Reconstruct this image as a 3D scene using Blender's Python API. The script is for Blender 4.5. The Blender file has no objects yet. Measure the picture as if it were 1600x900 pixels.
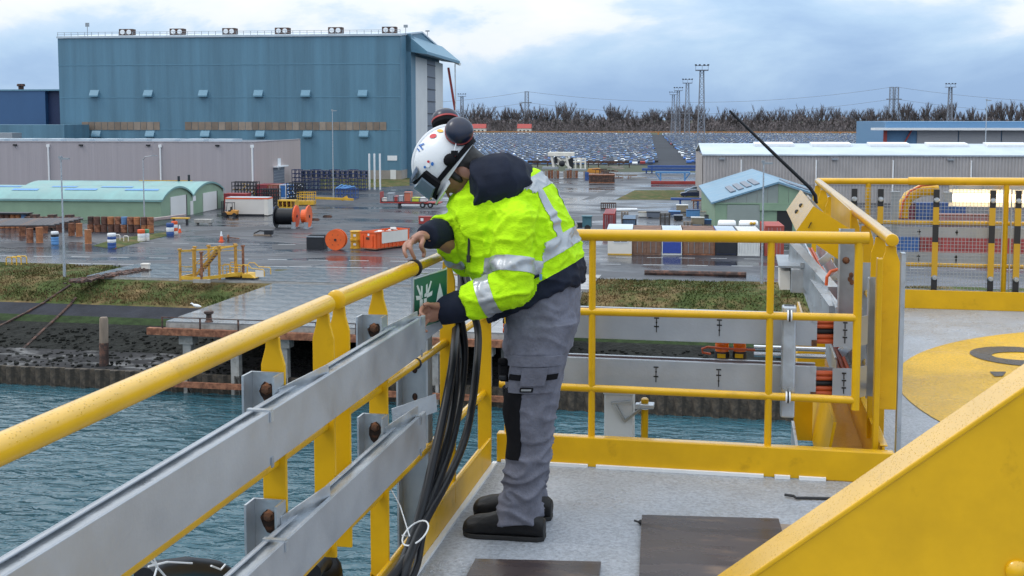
import bpy, bmesh, math, random
from mathutils import Vector, Matrix, noise as mnoise
R = math.radians
random.seed(7)
S = bpy.context.scene
COL = S.collection

# ------------------------------------------------------------------ camera
CAM_H = 1.66                      # eye height above the steel deck (deck top is z = 0)
F_PX, CX, CY = 1850.0, 800.0, 340.0
PITCH, YAW = R(4.8), R(11.0)
cam_data = bpy.data.cameras.new('camera')
cam = bpy.data.objects.new('camera', cam_data); COL.objects.link(cam)
cam.location = (0, 0, CAM_H)
cam.rotation_euler = (R(90) - PITCH, 0, YAW)
cam_data.sensor_width = 36.0
cam_data.lens = F_PX / 1600 * 36.0
cam_data.shift_y = -(450 - CY) / 1600
cam_data.clip_start = 0.05
cam_data.clip_end = 20000
S.camera = cam

# ------------------------------------------------------------------ sky
SUN_EL, SUN_AZ = R(52), R(-110)    # azimuth from +Y, negative to the left (toward -X)
world = bpy.data.worlds.new('World'); S.world = world; world.use_nodes = True
wn, wl = world.node_tree.nodes, world.node_tree.links
wn.clear()
def wnode(t, **kw):
    n = wn.new(t)
    for k, v in kw.items(): setattr(n, k, v)
    return n
def wmath(op, a, b=None, clamp=False):
    n = wnode('ShaderNodeMath', operation=op, use_clamp=clamp)
    for i, q in enumerate((a, b)):
        if q is None: continue
        if isinstance(q, (int, float)): n.inputs[i].default_value = q
        else: wl.new(q, n.inputs[i])
    return n.outputs[0]
w_out = wnode('ShaderNodeOutputWorld'); w_bg = wnode('ShaderNodeBackground')
w_bg.inputs['Strength'].default_value = 0.1
w_sky = wnode('ShaderNodeTexSky', sky_type='NISHITA', sun_disc=False)
w_sky.sun_elevation = SUN_EL; w_sky.sun_rotation = SUN_AZ % (2 * math.pi)
w_sky.dust_density = 1.5
tc = wnode('ShaderNodeTexCoord'); sep = wnode('ShaderNodeSeparateXYZ')
wl.new(tc.outputs['Generated'], sep.inputs[0])
mp = wnode('ShaderNodeMapping'); mp.inputs['Scale'].default_value = (1, 1, 2.3)
mp.inputs['Location'].default_value = (0.62, 1.30, 0.15)
wl.new(tc.outputs['Generated'], mp.inputs[0])
n1 = wnode('ShaderNodeTexNoise'); n1.inputs['Scale'].default_value = 5.5; n1.inputs['Detail'].default_value = 9; n1.inputs['Roughness'].default_value = .56; n1.inputs['Distortion'].default_value = .25
n2 = wnode('ShaderNodeTexNoise'); n2.inputs['Scale'].default_value = 2.2; n2.inputs['Detail'].default_value = 4
wl.new(mp.outputs[0], n1.inputs[0]); wl.new(mp.outputs[0], n2.inputs[0])
# the deck of cloud: slate blue low down, breaking into bright white higher up and toward the sun
elev = wmath('MULTIPLY', sep.outputs[2], 6.2)
sun_dir = (math.sin(SUN_AZ) * math.cos(SUN_EL), math.cos(SUN_AZ) * math.cos(SUN_EL), math.sin(SUN_EL))
dp = wnode('ShaderNodeVectorMath', operation='DOT_PRODUCT'); wl.new(tc.outputs['Generated'], dp.inputs[0]); dp.inputs[1].default_value = sun_dir
toward = wmath('MULTIPLY', wmath('ADD', dp.outputs['Value'], -0.35), .16)
dens = wmath('ADD', wmath('ADD', wmath('ADD', wmath('MULTIPLY', wmath('ADD', n1.outputs[0], -.5), 1.6), .5), wmath('MULTIPLY', wmath('ADD', n2.outputs[0], -.5), .9)), wmath('ADD', wmath('MINIMUM', elev, .60), toward))
ramp = wnode('ShaderNodeValToRGB'); wl.new(wmath('MULTIPLY', dens, .62), ramp.inputs[0])
e = ramp.color_ramp.elements
e[0].position = .30; e[0].color = (.34, .51, .78, 1)
e[1].position = .84; e[1].color = (1.0, .995, .98, 1)
for pos, c in ((.42, (.41, .59, .85, 1)), (.53, (.50, .69, .92, 1)), (.62, (.62, .78, .97, 1)), (.69, (.88, .94, 1.0, 1))):
    x = ramp.color_ramp.elements.new(pos); x.color = c
scl = wnode('ShaderNodeVectorMath', operation='SCALE'); wl.new(ramp.outputs[0], scl.inputs[0])
# an overcast sky brightens toward the zenith
wl.new(wmath('ADD', wmath('MULTIPLY', wmath('MAXIMUM', sep.outputs[2], 0), 13.0), 9.8), scl.inputs['Scale'])
wmix = wnode('ShaderNodeMix', data_type='RGBA'); wmix.inputs[0].default_value = .93
wl.new(w_sky.outputs[0], wmix.inputs[6]); wl.new(scl.outputs[0], wmix.inputs[7])
wl.new(wmix.outputs[2], w_bg.inputs[0]); wl.new(w_bg.outputs[0], w_out.inputs[0])

sun_data = bpy.data.lights.new('sun', 'SUN'); sun_data.energy = 1.0; sun_data.angle = R(14); sun_data.color = (1, .97, .93)
sun = bpy.data.objects.new('sun', sun_data); COL.objects.link(sun)
sun.rotation_euler = Vector(sun_dir).to_track_quat('Z', 'Y').to_euler()
S.view_settings.view_transform = 'Standard'; S.view_settings.look = 'None'
S.view_settings.gamma = 1; S.view_settings.use_curve_mapping = False
S.view_settings.exposure = 0.0

# ------------------------------------------------------------------ pixel -> place
ZY, ZW = -13.3, -18.8             # yard ground, water level
FR = 0.0
def frame(deg):
    """author in the deck's own axes (0) or in the yard's axes, turned a little against the deck"""
    global FR, _fh, _rt, _fw, _up
    FR = R(deg); y = YAW - FR
    _fh = Vector((-math.sin(y), math.cos(y), 0)); _rt = Vector((math.cos(y), math.sin(y), 0))
    _fw = _fh * math.cos(PITCH) + Vector((0, 0, -math.sin(PITCH))); _up = _fh * math.sin(PITCH) + Vector((0, 0, math.cos(PITCH)))
frame(0)
ROOT = {}
def rot(p): c, s_ = math.cos(FR), math.sin(FR); return Vector((p[0]*c - p[1]*s_, p[0]*s_ + p[1]*c, p[2]))
_C = Vector((0, 0, CAM_H))
def ray(x, y): return _rt * ((x - CX) / F_PX) + _up * ((CY - y) / F_PX) + _fw
def G(x, y, z=0.0): d = ray(x, y); return _C + d * ((z - CAM_H) / d.z)
def PX(x, y, X): d = ray(x, y); return _C + d * (X / d.x)
def PY(x, y, Y): d = ray(x, y); return _C + d * (Y / d.y)
def span(x0, x1, yb, z=ZY):
    """front face of something standing on the ground: its Y and the X of both ends"""
    Y = G((x0 + x1) / 2, yb, z).y
    return Y, PY(x0, yb, Y).x, PY(x1, yb, Y).x
def topz(x, yt, Y): return PY(x, yt, Y).z

# ------------------------------------------------------------------ mesh builder
class MB:
    def __init__(s): s.v = []; s.f = []; s.mi = []; s.cur = 0
    def add(s, vs, fs):
        o = len(s.v); s.v += [tuple(p) for p in vs]
        for f in fs: s.f.append(tuple(i + o for i in f)); s.mi.append(s.cur)
        return s
    def box(s, x0, x1, y0, y1, z0, z1):
        x0, x1 = min(x0, x1), max(x0, x1); y0, y1 = min(y0, y1), max(y0, y1); z0, z1 = min(z0, z1), max(z0, z1)
        return s.add([(x0,y0,z0),(x1,y0,z0),(x1,y1,z0),(x0,y1,z0),(x0,y0,z1),(x1,y0,z1),(x1,y1,z1),(x0,y1,z1)],
                     [(3,2,1,0),(4,5,6,7),(0,1,5,4),(1,2,6,5),(2,3,7,6),(3,0,4,7)])
    def cbox(s, c, sx, sy, sz): return s.box(c[0]-sx/2, c[0]+sx/2, c[1]-sy/2, c[1]+sy/2, c[2]-sz/2, c[2]+sz/2)
    def obox(s, c, size, M):
        c = Vector(c); hx, hy, hz = [q/2 for q in size]
        vs = [c + M @ Vector(p) for p in ((-hx,-hy,-hz),(hx,-hy,-hz),(hx,hy,-hz),(-hx,hy,-hz),(-hx,-hy,hz),(hx,-hy,hz),(hx,hy,hz),(-hx,hy,hz))]
        return s.add(vs, [(3,2,1,0),(4,5,6,7),(0,1,5,4),(1,2,6,5),(2,3,7,6),(3,0,4,7)])
    def bar(s, a, b, w, h, upv=(0,0,1)):
        """rectangular bar from a to b: w across, h along up"""
        a, b = Vector(a), Vector(b); d = b - a; L = d.length; z = d.normalized(); u = Vector(upv)
        x = u.cross(z)
        if x.length < 1e-5: x = Vector((1,0,0)).cross(z)
        x.normalize(); y = z.cross(x)
        return s.obox((a+b)/2, (w, h, L), Matrix((x, y, z)).transposed())
    def tube(s, pts, r, n=10, caps=True):
        pts = [Vector(p) for p in pts]; k = len(pts); rs = r if isinstance(r, (list, tuple)) else [r]*k
        rings = []; prev = None
        for i, p in enumerate(pts):
            t = (pts[min(i+1, k-1)] - pts[max(i-1, 0)]).normalized()
            if prev is None:
                a = Vector((0,0,1)) if abs(t.z) < .9 else Vector((1,0,0)); x = a.cross(t).normalized()
            else:
                x = prev - t * prev.dot(t)
                x = x.normalized() if x.length > 1e-6 else Vector((0,0,1)).cross(t).normalized()
            prev = x; y = t.cross(x)
            rings.append([p + (x*math.cos(2*math.pi*j/n) + y*math.sin(2*math.pi*j/n))*rs[i] for j in range(n)])
        return s.loft(rings, caps)
    def loft(s, rings, caps=True, closed=True):
        n = len(rings[0]); vs = [p for r_ in rings for p in r_]; fs = []
        for i in range(len(rings)-1):
            for j in range(n if closed else n-1):
                a = i*n+j; b = i*n+(j+1) % n
                fs.append((a, b, b+n, a+n))
        if caps and closed:
            fs.append(tuple(reversed(range(n)))); fs.append(tuple(range((len(rings)-1)*n, len(rings)*n)))
        return s.add(vs, fs)
    def prism(s, poly, axis, a, b):
        """poly in the plane across axis ('x': (y,z), 'y': (x,z), 'z': (x,y)), from a to b"""
        mk = {'x': lambda p, q: (q, p[0], p[1]), 'y': lambda p, q: (p[0], q, p[1]), 'z': lambda p, q: (p[0], p[1], q)}[axis]
        ar = sum(poly[i][0]*poly[(i+1) % len(poly)][1] - poly[(i+1) % len(poly)][0]*poly[i][1] for i in range(len(poly)))
        if (ar < 0) != (axis == 'y'): poly = poly[::-1]
        if a > b: a, b = b, a
        n = len(poly); vs = [mk(p, a) for p in poly] + [mk(p, b) for p in poly]
        fs = [tuple(reversed(range(n))), tuple(range(n, 2*n))] + [(i, (i+1) % n, (i+1) % n+n, i+n) for i in range(n)]
        return s.add(vs, fs)
    def lathe(s, prof, c, n=16, axis='z'):
        c = Vector(c); rings = []
        for r, h in prof:
            ring = []
            for j in range(n):
                a = 2*math.pi*j/n; u, w = r*math.cos(a), r*math.sin(a)
                ring.append(c + Vector({'z': (u, w, h), 'y': (w, h, u), 'x': (h, u, w)}[axis]))
            rings.append(ring)
        return s.loft(rings)
    def cyl(s, c, r, h, n=12, axis='z'): return s.lathe([(r, 0), (r, h)], c, n, axis)
    def ball(s, c, rad, M=None, nu=14, nv=9):
        c = Vector(c); M = M or Matrix.Identity(3); rings = []
        for i in range(nv):
            t = math.pi*(i+.02)/(nv-1+.04)
            rings.append([c + M @ Vector((rad[0]*math.sin(t)*math.cos(2*math.pi*j/nu), rad[1]*math.sin(t)*math.sin(2*math.pi*j/nu), -rad[2]*math.cos(t))) for j in range(nu)])
        return s.loft(rings)
    def corr(s, x0, x1, z0, z1, y, pitch, dep, axis='x'):
        """trapezoid cladding facing -Y (axis 'x') or +X (axis 'y')"""
        n = max(1, int(abs(x1-x0)/pitch)); st = (x1-x0)/n; pr = []
        for i in range(n):
            b = x0+i*st; pr += [(b, 0), (b+st*.42, 0), (b+st*.5, 1), (b+st*.92, 1)]
        pr.append((x1, 0)); vs = []; fs = []
        for q, d in pr:
            for z in (z0, z1): vs.append((q, y-d*dep, z) if axis == 'x' else (y+d*dep, q, z))
        for i in range(len(pr)-1): fs.append((2*i, 2*i+2, 2*i+3, 2*i+1))
        return s.add(vs, fs)
    def quad(s, *p): return s.add(p, [tuple(range(len(p)))])
    def build(s, name, mat, parent=None, smooth=False, bevel=0, local=False):
        me = bpy.data.meshes.new(name)
        q = parent
        while q is not None and q.parent is not None: q = q.parent
        off = ROOT.get(q.name, Vector((0,0,0))) if q is not None else Vector((0,0,0))
        loc = Vector((0,0,0))
        if parent is None and not local:
            xs, ys, zs = zip(*s.v); loc = Vector(((min(xs)+max(xs))/2, (min(ys)+max(ys))/2, min(zs))); off = loc
        if local: off = Vector((0,0,0))
        me.from_pydata([(p[0]-off.x, p[1]-off.y, p[2]-off.z) for p in s.v], [], s.f)
        mats = mat if isinstance(mat, (list, tuple)) else [mat]
        for m_ in mats: me.materials.append(m_)
        if len(mats) > 1: me.polygons.foreach_set('material_index', s.mi)
        if smooth:
            me.polygons.foreach_set('use_smooth', [True]*len(s.f))
            try: me.set_sharp_from_angle(angle=R(38))
            except Exception: pass
        me.update()
        o = bpy.data.objects.new(name, me); COL.objects.link(o)
        if parent is not None: o.parent = parent
        elif not local: o.location = rot(loc); o.rotation_euler = (0,0,FR); ROOT[o.name] = loc
        if bevel:
            b = o.modifiers.new('bevel', 'BEVEL'); b.width = bevel; b.segments = 2; b.limit_method = 'ANGLE'
        return o
def tag(o, label, cat, group=None):
    o['label'] = label; o['category'] = cat
    if group: o['group'] = group
    return o
def struct(o, kind='structure'): o['kind'] = kind; return o
def thing(name, label, cat, loc=(0,0,0), group=None, rz=0):
    o = bpy.data.objects.new(name, None); COL.objects.link(o); ROOT[o.name] = Vector(loc); o.location = rot(loc); o.rotation_euler = (0,0,FR+rz); o.empty_display_size = .2
    return tag(o, label, cat, group)
def copy_tree(o, parent=None):
    c = o.copy(); COL.objects.link(c); c.parent = parent
    for ch in list(o.children): copy_tree(ch, c)
    return c

# ------------------------------------------------------------------ materials
def M(name, col, rough=.5, metal=0.0, var=.12, vs=3.0, bump=0.0, bs=60.0, spec=.5, col2=None, c2amt=.5, c2s=2.0, rvar=0.0, stretch=(1,1,1), coat=0.0, emit=None, es=1.0):
    m = bpy.data.materials.new(name); m.use_nodes = True; nt = m.node_tree; N, L = nt.nodes, nt.links
    b = N['Principled BSDF']; b.inputs['Roughness'].default_value = rough; b.inputs['Metallic'].default_value = metal
    b.inputs['Specular IOR Level'].default_value = spec; b.inputs['Coat Weight'].default_value = coat; b.inputs['Coat Roughness'].default_value = .08
    tcn = N.new('ShaderNodeTexCoord'); mpn = N.new('ShaderNodeMapping'); mpn.inputs['Scale'].default_value = stretch
    L.new(tcn.outputs['Object'], mpn.inputs[0])
    no = N.new('ShaderNodeTexNoise'); no.inputs['Scale'].default_value = vs; no.inputs['Detail'].default_value = 6; no.inputs['Roughness'].default_value = .6
    L.new(mpn.outputs[0], no.inputs[0])
    mr = N.new('ShaderNodeMapRange'); mr.inputs[1].default_value = .3; mr.inputs[2].default_value = .7; mr.inputs[3].default_value = 1-var; mr.inputs[4].default_value = 1+var
    L.new(no.outputs[0], mr.inputs[0])
    sc = N.new('ShaderNodeVectorMath'); sc.operation = 'SCALE'; L.new(mr.outputs[0], sc.inputs['Scale'])
    if col2 is not None:
        n2_ = N.new('ShaderNodeTexNoise'); n2_.inputs['Scale'].default_value = c2s; n2_.inputs['Detail'].default_value = 8; n2_.inputs['Roughness'].default_value = .65
        L.new(mpn.outputs[0], n2_.inputs[0])
        m2 = N.new('ShaderNodeMapRange'); t = 1-c2amt; m2.inputs[1].default_value = .25+.5*t-.08; m2.inputs[2].default_value = .25+.5*t+.08
        L.new(n2_.outputs[0], m2.inputs[0])
        mx = N.new('ShaderNodeMix'); mx.data_type = 'RGBA'; mx.inputs[6].default_value = (*col, 1); mx.inputs[7].default_value = (*col2, 1)
        L.new(m2.outputs[0], mx.inputs[0]); L.new(mx.outputs[2], sc.inputs[0])
    else: sc.inputs[0].default_value = col
    L.new(sc.outputs[0], b.inputs['Base Color'])
    if rvar:
        m3 = N.new('ShaderNodeMapRange'); m3.inputs[1].default_value = .35; m3.inputs[2].default_value = .65; m3.inputs[3].default_value = max(.02, rough-rvar); m3.inputs[4].default_value = min(1, rough+rvar)
        L.new(no.outputs[0], m3.inputs[0]); L.new(m3.outputs[0], b.inputs['Roughness'])
    if bump:
        n3 = N.new('ShaderNodeTexNoise'); n3.inputs['Scale'].default_value = bs; n3.inputs['Detail'].default_value = 4
        L.new(mpn.outputs[0], n3.inputs[0])
        bp = N.new('ShaderNodeBump'); bp.inputs['Strength'].default_value = bump; bp.inputs['Distance'].default_value = .6/bs
        L.new(n3.outputs[0], bp.inputs['Height']); L.new(bp.outputs[0], b.inputs['Normal'])
    if emit: b.inputs['Emission Color'].default_value = (*emit, 1); b.inputs['Emission Strength'].default_value = es
    return m

def wet_paint(name, col):
    """glossy marine paint with rain drops standing on it"""
    m = M(name, col, rough=.38, var=.10, vs=5, rvar=.1, spec=.35, col2=tuple(q*.72 for q in col), c2amt=.16, c2s=7)
    nt = m.node_tree; N, L = nt.nodes, nt.links; b = N['Principled BSDF']
    tcn = N['Texture Coordinate']; vo = N.new('ShaderNodeTexVoronoi'); vo.inputs['Scale'].default_value = 120; vo.inputs['Randomness'].default_value = 1
    L.new(tcn.outputs['Object'], vo.inputs[0])
    mr = N.new('ShaderNodeMapRange'); mr.inputs[1].default_value = .06; mr.inputs[2].default_value = .27; mr.inputs[3].default_value = 1; mr.inputs[4].default_value = 0
    L.new(vo.outputs['Distance'], mr.inputs[0])
    # drops gather on upward faces only
    ge = N.new('ShaderNodeNewGeometry'); sp = N.new('ShaderNodeSeparateXYZ'); L.new(ge.outputs['Normal'], sp.inputs[0])
    up = N.new('ShaderNodeMapRange'); up.inputs[1].default_value = .15; up.inputs[2].default_value = .6; L.new(sp.outputs[2], up.inputs[0])
    mu = N.new('ShaderNodeMath'); mu.operation = 'MULTIPLY'; L.new(mr.outputs[0], mu.inputs[0]); L.new(up.outputs[0], mu.inputs[1])
    bp = N.new('ShaderNodeBump'); bp.inputs['Strength'].default_value = .5; bp.inputs['Distance'].default_value = .004
    L.new(mu.outputs[0], bp.inputs['Height']); L.new(bp.outputs[0], b.inputs['Normal'])
    ro = N.new('ShaderNodeMapRange'); ro.inputs[3].default_value = .36; ro.inputs[4].default_value = .06; L.new(mu.outputs[0], ro.inputs[0]); L.new(ro.outputs[0], b.inputs['Roughness'])
    L.new(bp.outputs[0], b.inputs['Coat Normal'])
    # a film of rain water lies on whatever faces up
    cw = N.new('ShaderNodeMath'); cw.operation = 'MULTIPLY'; cw.inputs[1].default_value = .9; L.new(up.outputs[0], cw.inputs[0]); L.new(cw.outputs[0], b.inputs['Coat Weight']); b.inputs['Coat Roughness'].default_value = .16
    return m
YEL = wet_paint('yellow_paint', (.64, .355, .002))
YEL_FAR = M('yellow_paint_yard', (.62, .36, .03), .5, var=.2, vs=1.5)
GALV = M('galvanised_steel', (.47, .50, .53), .38, .75, var=.16, vs=9, rvar=.12, bump=.12, bs=30)
GALV_D = M('galvanised_dull', (.33, .36, .39), .5, .55, var=.2, vs=6, rvar=.12)
ALU = M('aluminium_tray', (.42, .445, .48), .42, .6, var=.09, vs=5, rvar=.08, bump=.1, bs=90)
RUSTY_BOLT = M('rusty_bolt', (.10, .05, .03), .75, .3, var=.4, vs=40, col2=(.22, .09, .04), c2s=30)
BLACK_RUB = M('black_rubber', (.007, .008, .011), .4, var=.2, vs=20, spec=.3)
BLACK = M('black_plastic', (.015, .015, .017), .5, var=.1)
WHITE = M('white_paint', (.74, .75, .76), .45, var=.06)
CREAM = M('cream_paint', (.68, .64, .58), .5, var=.08, vs=.6)
ORANGE = M('orange_paint', (.72, .10, .02), .5, var=.15, vs=1.2)
RED = M('red_paint', (.36, .04, .035), .5, var=.2, vs=1.0, col2=(.22, .06, .04), c2amt=.35)
RUST = M('rusty_steel', (.17, .065, .035), .8, .1, var=.35, vs=2.5, col2=(.30, .13, .07), c2s=3)
DRUST = M('dark_rusty_steel', (.055, .035, .03), .75, .1, var=.4, vs=2, col2=(.13, .06, .04), c2amt=.4)
BLUE = M('blue_paint', (.03, .08, .26), .5, var=.2, vs=1)
BLUE_L = M('light_blue_paint', (.10, .26, .52), .5, var=.15)
DARKFRAME = M('dark_steel', (.02, .022, .028), .5, .2, var=.3, vs=1)
CONC = M('concrete', (.34, .33, .31), .8, var=.2, vs=1.1, bump=.2, bs=15, col2=(.24, .23, .21), c2amt=.4)
GLASS_D = M('dark_glass', (.02, .03, .04), .06, var=0, spec=.8)
WOOD = M('weathered_wood', (.22, .17, .13), .85, var=.3, vs=2, stretch=(1, 1, .15))

# ================================================================== SETTING
# ---- materials of the ground
def water_mat():
    m = M('water', (.028, .082, .105), .05, var=.1, vs=.05, spec=.5)
    N, L = m.node_tree.nodes, m.node_tree.links; b = N['Principled BSDF']; b.inputs['IOR'].default_value = 1.33
    tcn = N['Texture Coordinate']; mpn = N.new('ShaderNodeMapping'); mpn.inputs['Scale'].default_value = (.75, 1.5, 1); mpn.inputs['Rotation'].default_value = (0, 0, .35); L.new(tcn.outputs['Object'], mpn.inputs[0])
    a = N.new('ShaderNodeTexNoise'); a.inputs['Scale'].default_value = .8; a.inputs['Detail'].default_value = 3; a.inputs['Distortion'].default_value = .6
    c = N.new('ShaderNodeTexNoise'); c.inputs['Scale'].default_value = .16; c.inputs['Detail'].default_value = 2
    L.new(mpn.outputs[0], a.inputs[0]); L.new(mpn.outputs[0], c.inputs[0])
    ad = N.new('ShaderNodeMath'); ad.operation = 'MULTIPLY_ADD'; ad.inputs[1].default_value = 1.6; L.new(c.outputs[0], ad.inputs[0]); L.new(a.outputs[0], ad.inputs[2])
    bp = N.new('ShaderNodeBump'); bp.inputs['Strength'].default_value = .75; bp.inputs['Distance'].default_value = .5
    L.new(ad.outputs[0], bp.inputs['Height']); L.new(bp.outputs[0], b.inputs['Normal'])
    return m
def wet_ground(name, c1, c2, wet=.5, sc=.09, stretch=(1, 1, 1), r_dry=.5, spec=.28):
    m = M(name, c1, .5, spec=spec, var=.22, vs=.5, col2=c2, c2amt=.45, c2s=.12, bump=.15, bs=8)
    N, L = m.node_tree.nodes, m.node_tree.links; b = N['Principled BSDF']; tcn = N['Texture Coordinate']
    mpn = N.new('ShaderNodeMapping'); mpn.inputs['Scale'].default_value = stretch; L.new(tcn.outputs['Object'], mpn.inputs[0])
    a = N.new('ShaderNodeTexNoise'); a.inputs['Scale'].default_value = sc; a.inputs['Detail'].default_value = 7; a.inputs['Roughness'].default_value = .6; a.inputs['Distortion'].default_value = .5
    L.new(mpn.outputs[0], a.inputs[0])
    mr = N.new('ShaderNodeMapRange'); t = .25+.5*(1-wet); mr.inputs[1].default_value = t-.07; mr.inputs[2].default_value = t+.07; mr.inputs[3].default_value = r_dry; mr.inputs[4].default_value = .07
    L.new(a.outputs[0], mr.inputs[0]); L.new(mr.outputs[0], b.inputs['Roughness'])
    return m
WATER = water_mat()
ASPH = wet_ground('wet_asphalt', (.026, .029, .038), (.05, .052, .06), wet=.47, sc=.11, stretch=(.4, 1.0, 1), r_dry=.55, spec=.42)
SLAB = wet_ground('wet_concrete_slab', (.13, .135, .14), (.20, .20, .20), wet=.66, sc=.22, stretch=(.5, 1.0, 1), r_dry=.36, spec=.5)
GRASS = M('grass', (.055, .075, .022), .9, spec=.15, var=.4, vs=1.2, col2=(.15, .105, .05), c2amt=.42, c2s=.35, bump=.6, bs=6)
GRASS_B = M('grass_blades', (.075, .095, .03), .85, spec=.1, var=.3, vs=.5, col2=(.20, .14, .07), c2amt=.5, c2s=.18)
FIELD = M('far_ground', (.05, .06, .03), .95, var=.3, vs=.01)
REVET = M('asphalt_revetment', (.022, .024, .032), .8, spec=.2, var=.3, vs=.6, bump=.3, bs=5)
ALGAE = M('algae', (.02, .036, .010), .85, spec=.15, var=.5, vs=1.5, bump=.5, bs=8)
STONE = M('dark_stone', (.014, .015, .013), .85, var=.5, vs=1.3, bump=1.0, bs=2.2, spec=.15)
MUD = wet_ground('mud', (.016, .016, .017), (.03, .029, .031), wet=.36, sc=.7, stretch=(.5, 1, 1), r_dry=.8, spec=.2)
PILE = M('sheet_pile', (.045, .038, .03), .8, var=.5, vs=1.2, col2=(.09, .07, .05), bump=.8, bs=6)

# ---- water, bank (in line with the deck)
w = MB(); w.quad((-3000, -300, ZW), (3000, -300, ZW), (3000, 81.6, ZW), (-3000, 81.6, ZW))
struct(w.build('water', WATER))
def strip(name, prof, mat, x0=-190, x1=160, nx=120, rough=.0, seed=0):
    m = MB(); ny = len(prof); vs = []; fs = []
    for i in range(nx+1):
        x = x0+(x1-x0)*i/nx
        for j, (y, z) in enumerate(prof):
            n = mnoise.noise(Vector((x*.35, y*.9, seed)))+.6*mnoise.noise(Vector((x*1.1, y*2.1, seed+5)))
            k = 0 if j in (0, ny-1) else 1
            vs.append((x, y+n*rough*k*.8, z+n*rough*k))
    for i in range(nx):
        for j in range(ny-1): a = i*ny+j; fs.append((a, a+ny, a+ny+1, a+1))
    m.add(vs, fs); return struct(m.build(name, mat, smooth=True))
def lin(a, b, n): return [(a[0]+(b[0]-a[0])*i/n, a[1]+(b[1]-a[1])*i/n) for i in range(n+1)]
strip('mud_flat', lin((81.25, -17.5), (86.2, -17.05), 7), MUD, rough=.16, nx=300, seed=1)
strip('stone_slope', lin((86.1, -17.15), (92.3, -16.0), 8), STONE, rough=.16, nx=300, seed=2)
strip('algae_band', lin((92.1, -16.06), (93.9, -15.68), 4), ALGAE, rough=.06, nx=200, seed=3)
strip('revetment', lin((93.8, -15.72), (96.7, -15.06), 3), REVET, rough=.02, seed=4)
strip('grass_bank', [(96.4, -15.2)]+lin((96.6, -15.05), (102.0, -13.45), 6)+[(105, -13.36), (109.6, -13.27), (110.4, -13.32)], GRASS, rough=.12, nx=250, seed=5)
# stones lying in the mud, loose
m = MB(); rs = random.Random(3)
for i in range(2600):
    x = rs.uniform(-75, 22); y = rs.uniform(81.6, 91); z = -17.45+(y-81.3)*.07 if y < 86.2 else -17.1+(y-86.2)*.18; s_ = rs.uniform(.08, .3)
    m.ball((x, y, z+s_*.05), (s_*.9, s_*.6, s_*.4), Matrix.Rotation(rs.uniform(0, 3), 3, 'Z') @ Matrix.Rotation(rs.uniform(-.5, .5), 3, 'X'), 6, 4)
struct(m.build('loose_stones', STONE), 'stuff')
# grass tufts on the bank
m = MB(); rs = random.Random(5)
for i in range(45000):
    x = rs.uniform(-78, 18); y = rs.uniform(96.8, 109.4)
    z = -15.05+(y-96.6)*.296 if y < 102 else -13.45+(y-102)*.024
    if -41.9 < x < -13.5 and y > 96: continue
    if y > 101.4 and (-61.4 < x < -39): continue
    h = rs.uniform(.05, .2)*(1.7 if y < 98.6 else 1); a = rs.uniform(0, 6.28); dx, dy = math.cos(a)*.07, math.sin(a)*.07; lx, ly = rs.uniform(-.18, .18), rs.uniform(-.25, .05)
    m.add([(x-dx, y-dy, z-.05), (x+dx, y+dy, z-.05), (x+lx, y+ly, z+h)], [(0, 1, 2)])
struct(m.build('grass_tufts', GRASS_B), 'stuff')
# sheet pile quay wall: each pile is a piece of the wall
sp = thing('quay_wall', 'dark barnacled sheet pile quay wall along the water edge', 'quay wall', (-20, 81.2, ZW))
pm = None
for i in range(86):
    x = -85+i*1.25
    if pm is None:
        b = MB(); b.prism([(-.62, .25), (-.42, 0), (-.05, 0), (.15, .25), (.63, .25), (.63, .45), (-.62, .45)], 'z', -1.2, 1.42)
        pm = b.build('sheet_pile', PILE, sp, local=True); o = pm
    else: o = pm.copy(); COL.objects.link(o); o.parent = sp
    o.location = (x+20, -.35, random.uniform(-.03, .03))
wp = thing('timber_pile', 'lone weathered timber mooring pile standing in the mud', 'mooring pile', (-48.1, 82.6, ZW))
b = MB(); b.tube([(-48.2, 82.6, -18.9), (-48.15, 82.6, -15.6)], .36, 10); b.build('lower_trunk', DRUST, wp, True)
b = MB(); b.tube([(-48.15, 82.6, -15.6), (-48.1, 82.6, -13.75), (-48.1, 82.6, -13.62)], [.34, .33, .27], 10); b.build('upper_trunk', WOOD, wp, True)
# old mooring chains running down the bank
for (a, q, lab) in (((110, 440), (-5, 512), 'upper rusty chain lying down the grass bank'), ((118, 447), (0, 545), 'lower rusty chain reaching the mud from the bank')):
    P0 = G(*a, -13.6); P1 = G(*q, -16.3); b = MB(); n = 60
    for i in range(n):
        t = i/n; p = P0.lerp(P1, t); zz = -15.05+(p.y-96.6)*.296 if p.y > 96.6 else (-15.72+(p.y-93.8)*.228 if p.y > 93.8 else -16+(p.y-92.3)*.2)
        zz = min(zz, -13.35); d = (P1-P0)/n*.62
        b.bar((p.x, p.y, zz+.1), (p.x+d.x, p.y+d.y, zz+.1+d.z), .22, .12)
    tag(b.build('mooring_chain', DRUST), lab, 'chain')

# ---- yard ground (turned against the deck)
m = MB(); m.quad((-4000, 108.5, ZY-.06), (4000, 108.5, ZY-.06), (6000, 9000, ZY-.06), (-6000, 9000, ZY-.06)); struct(m.build('ground', FIELD))
frame(4.5)
YARD = MB(); YARD.quad((-330, 98, ZY), (210, 120, ZY), (210, 322, ZY), (-330, 322, ZY))
frame(0); m = MB(); m.quad((-260, 109.2, ZY), (160, 109.2, ZY), (135, 330, ZY), (-285, 330, ZY))
yard = struct(m.build('yard', ASPH))
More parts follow.
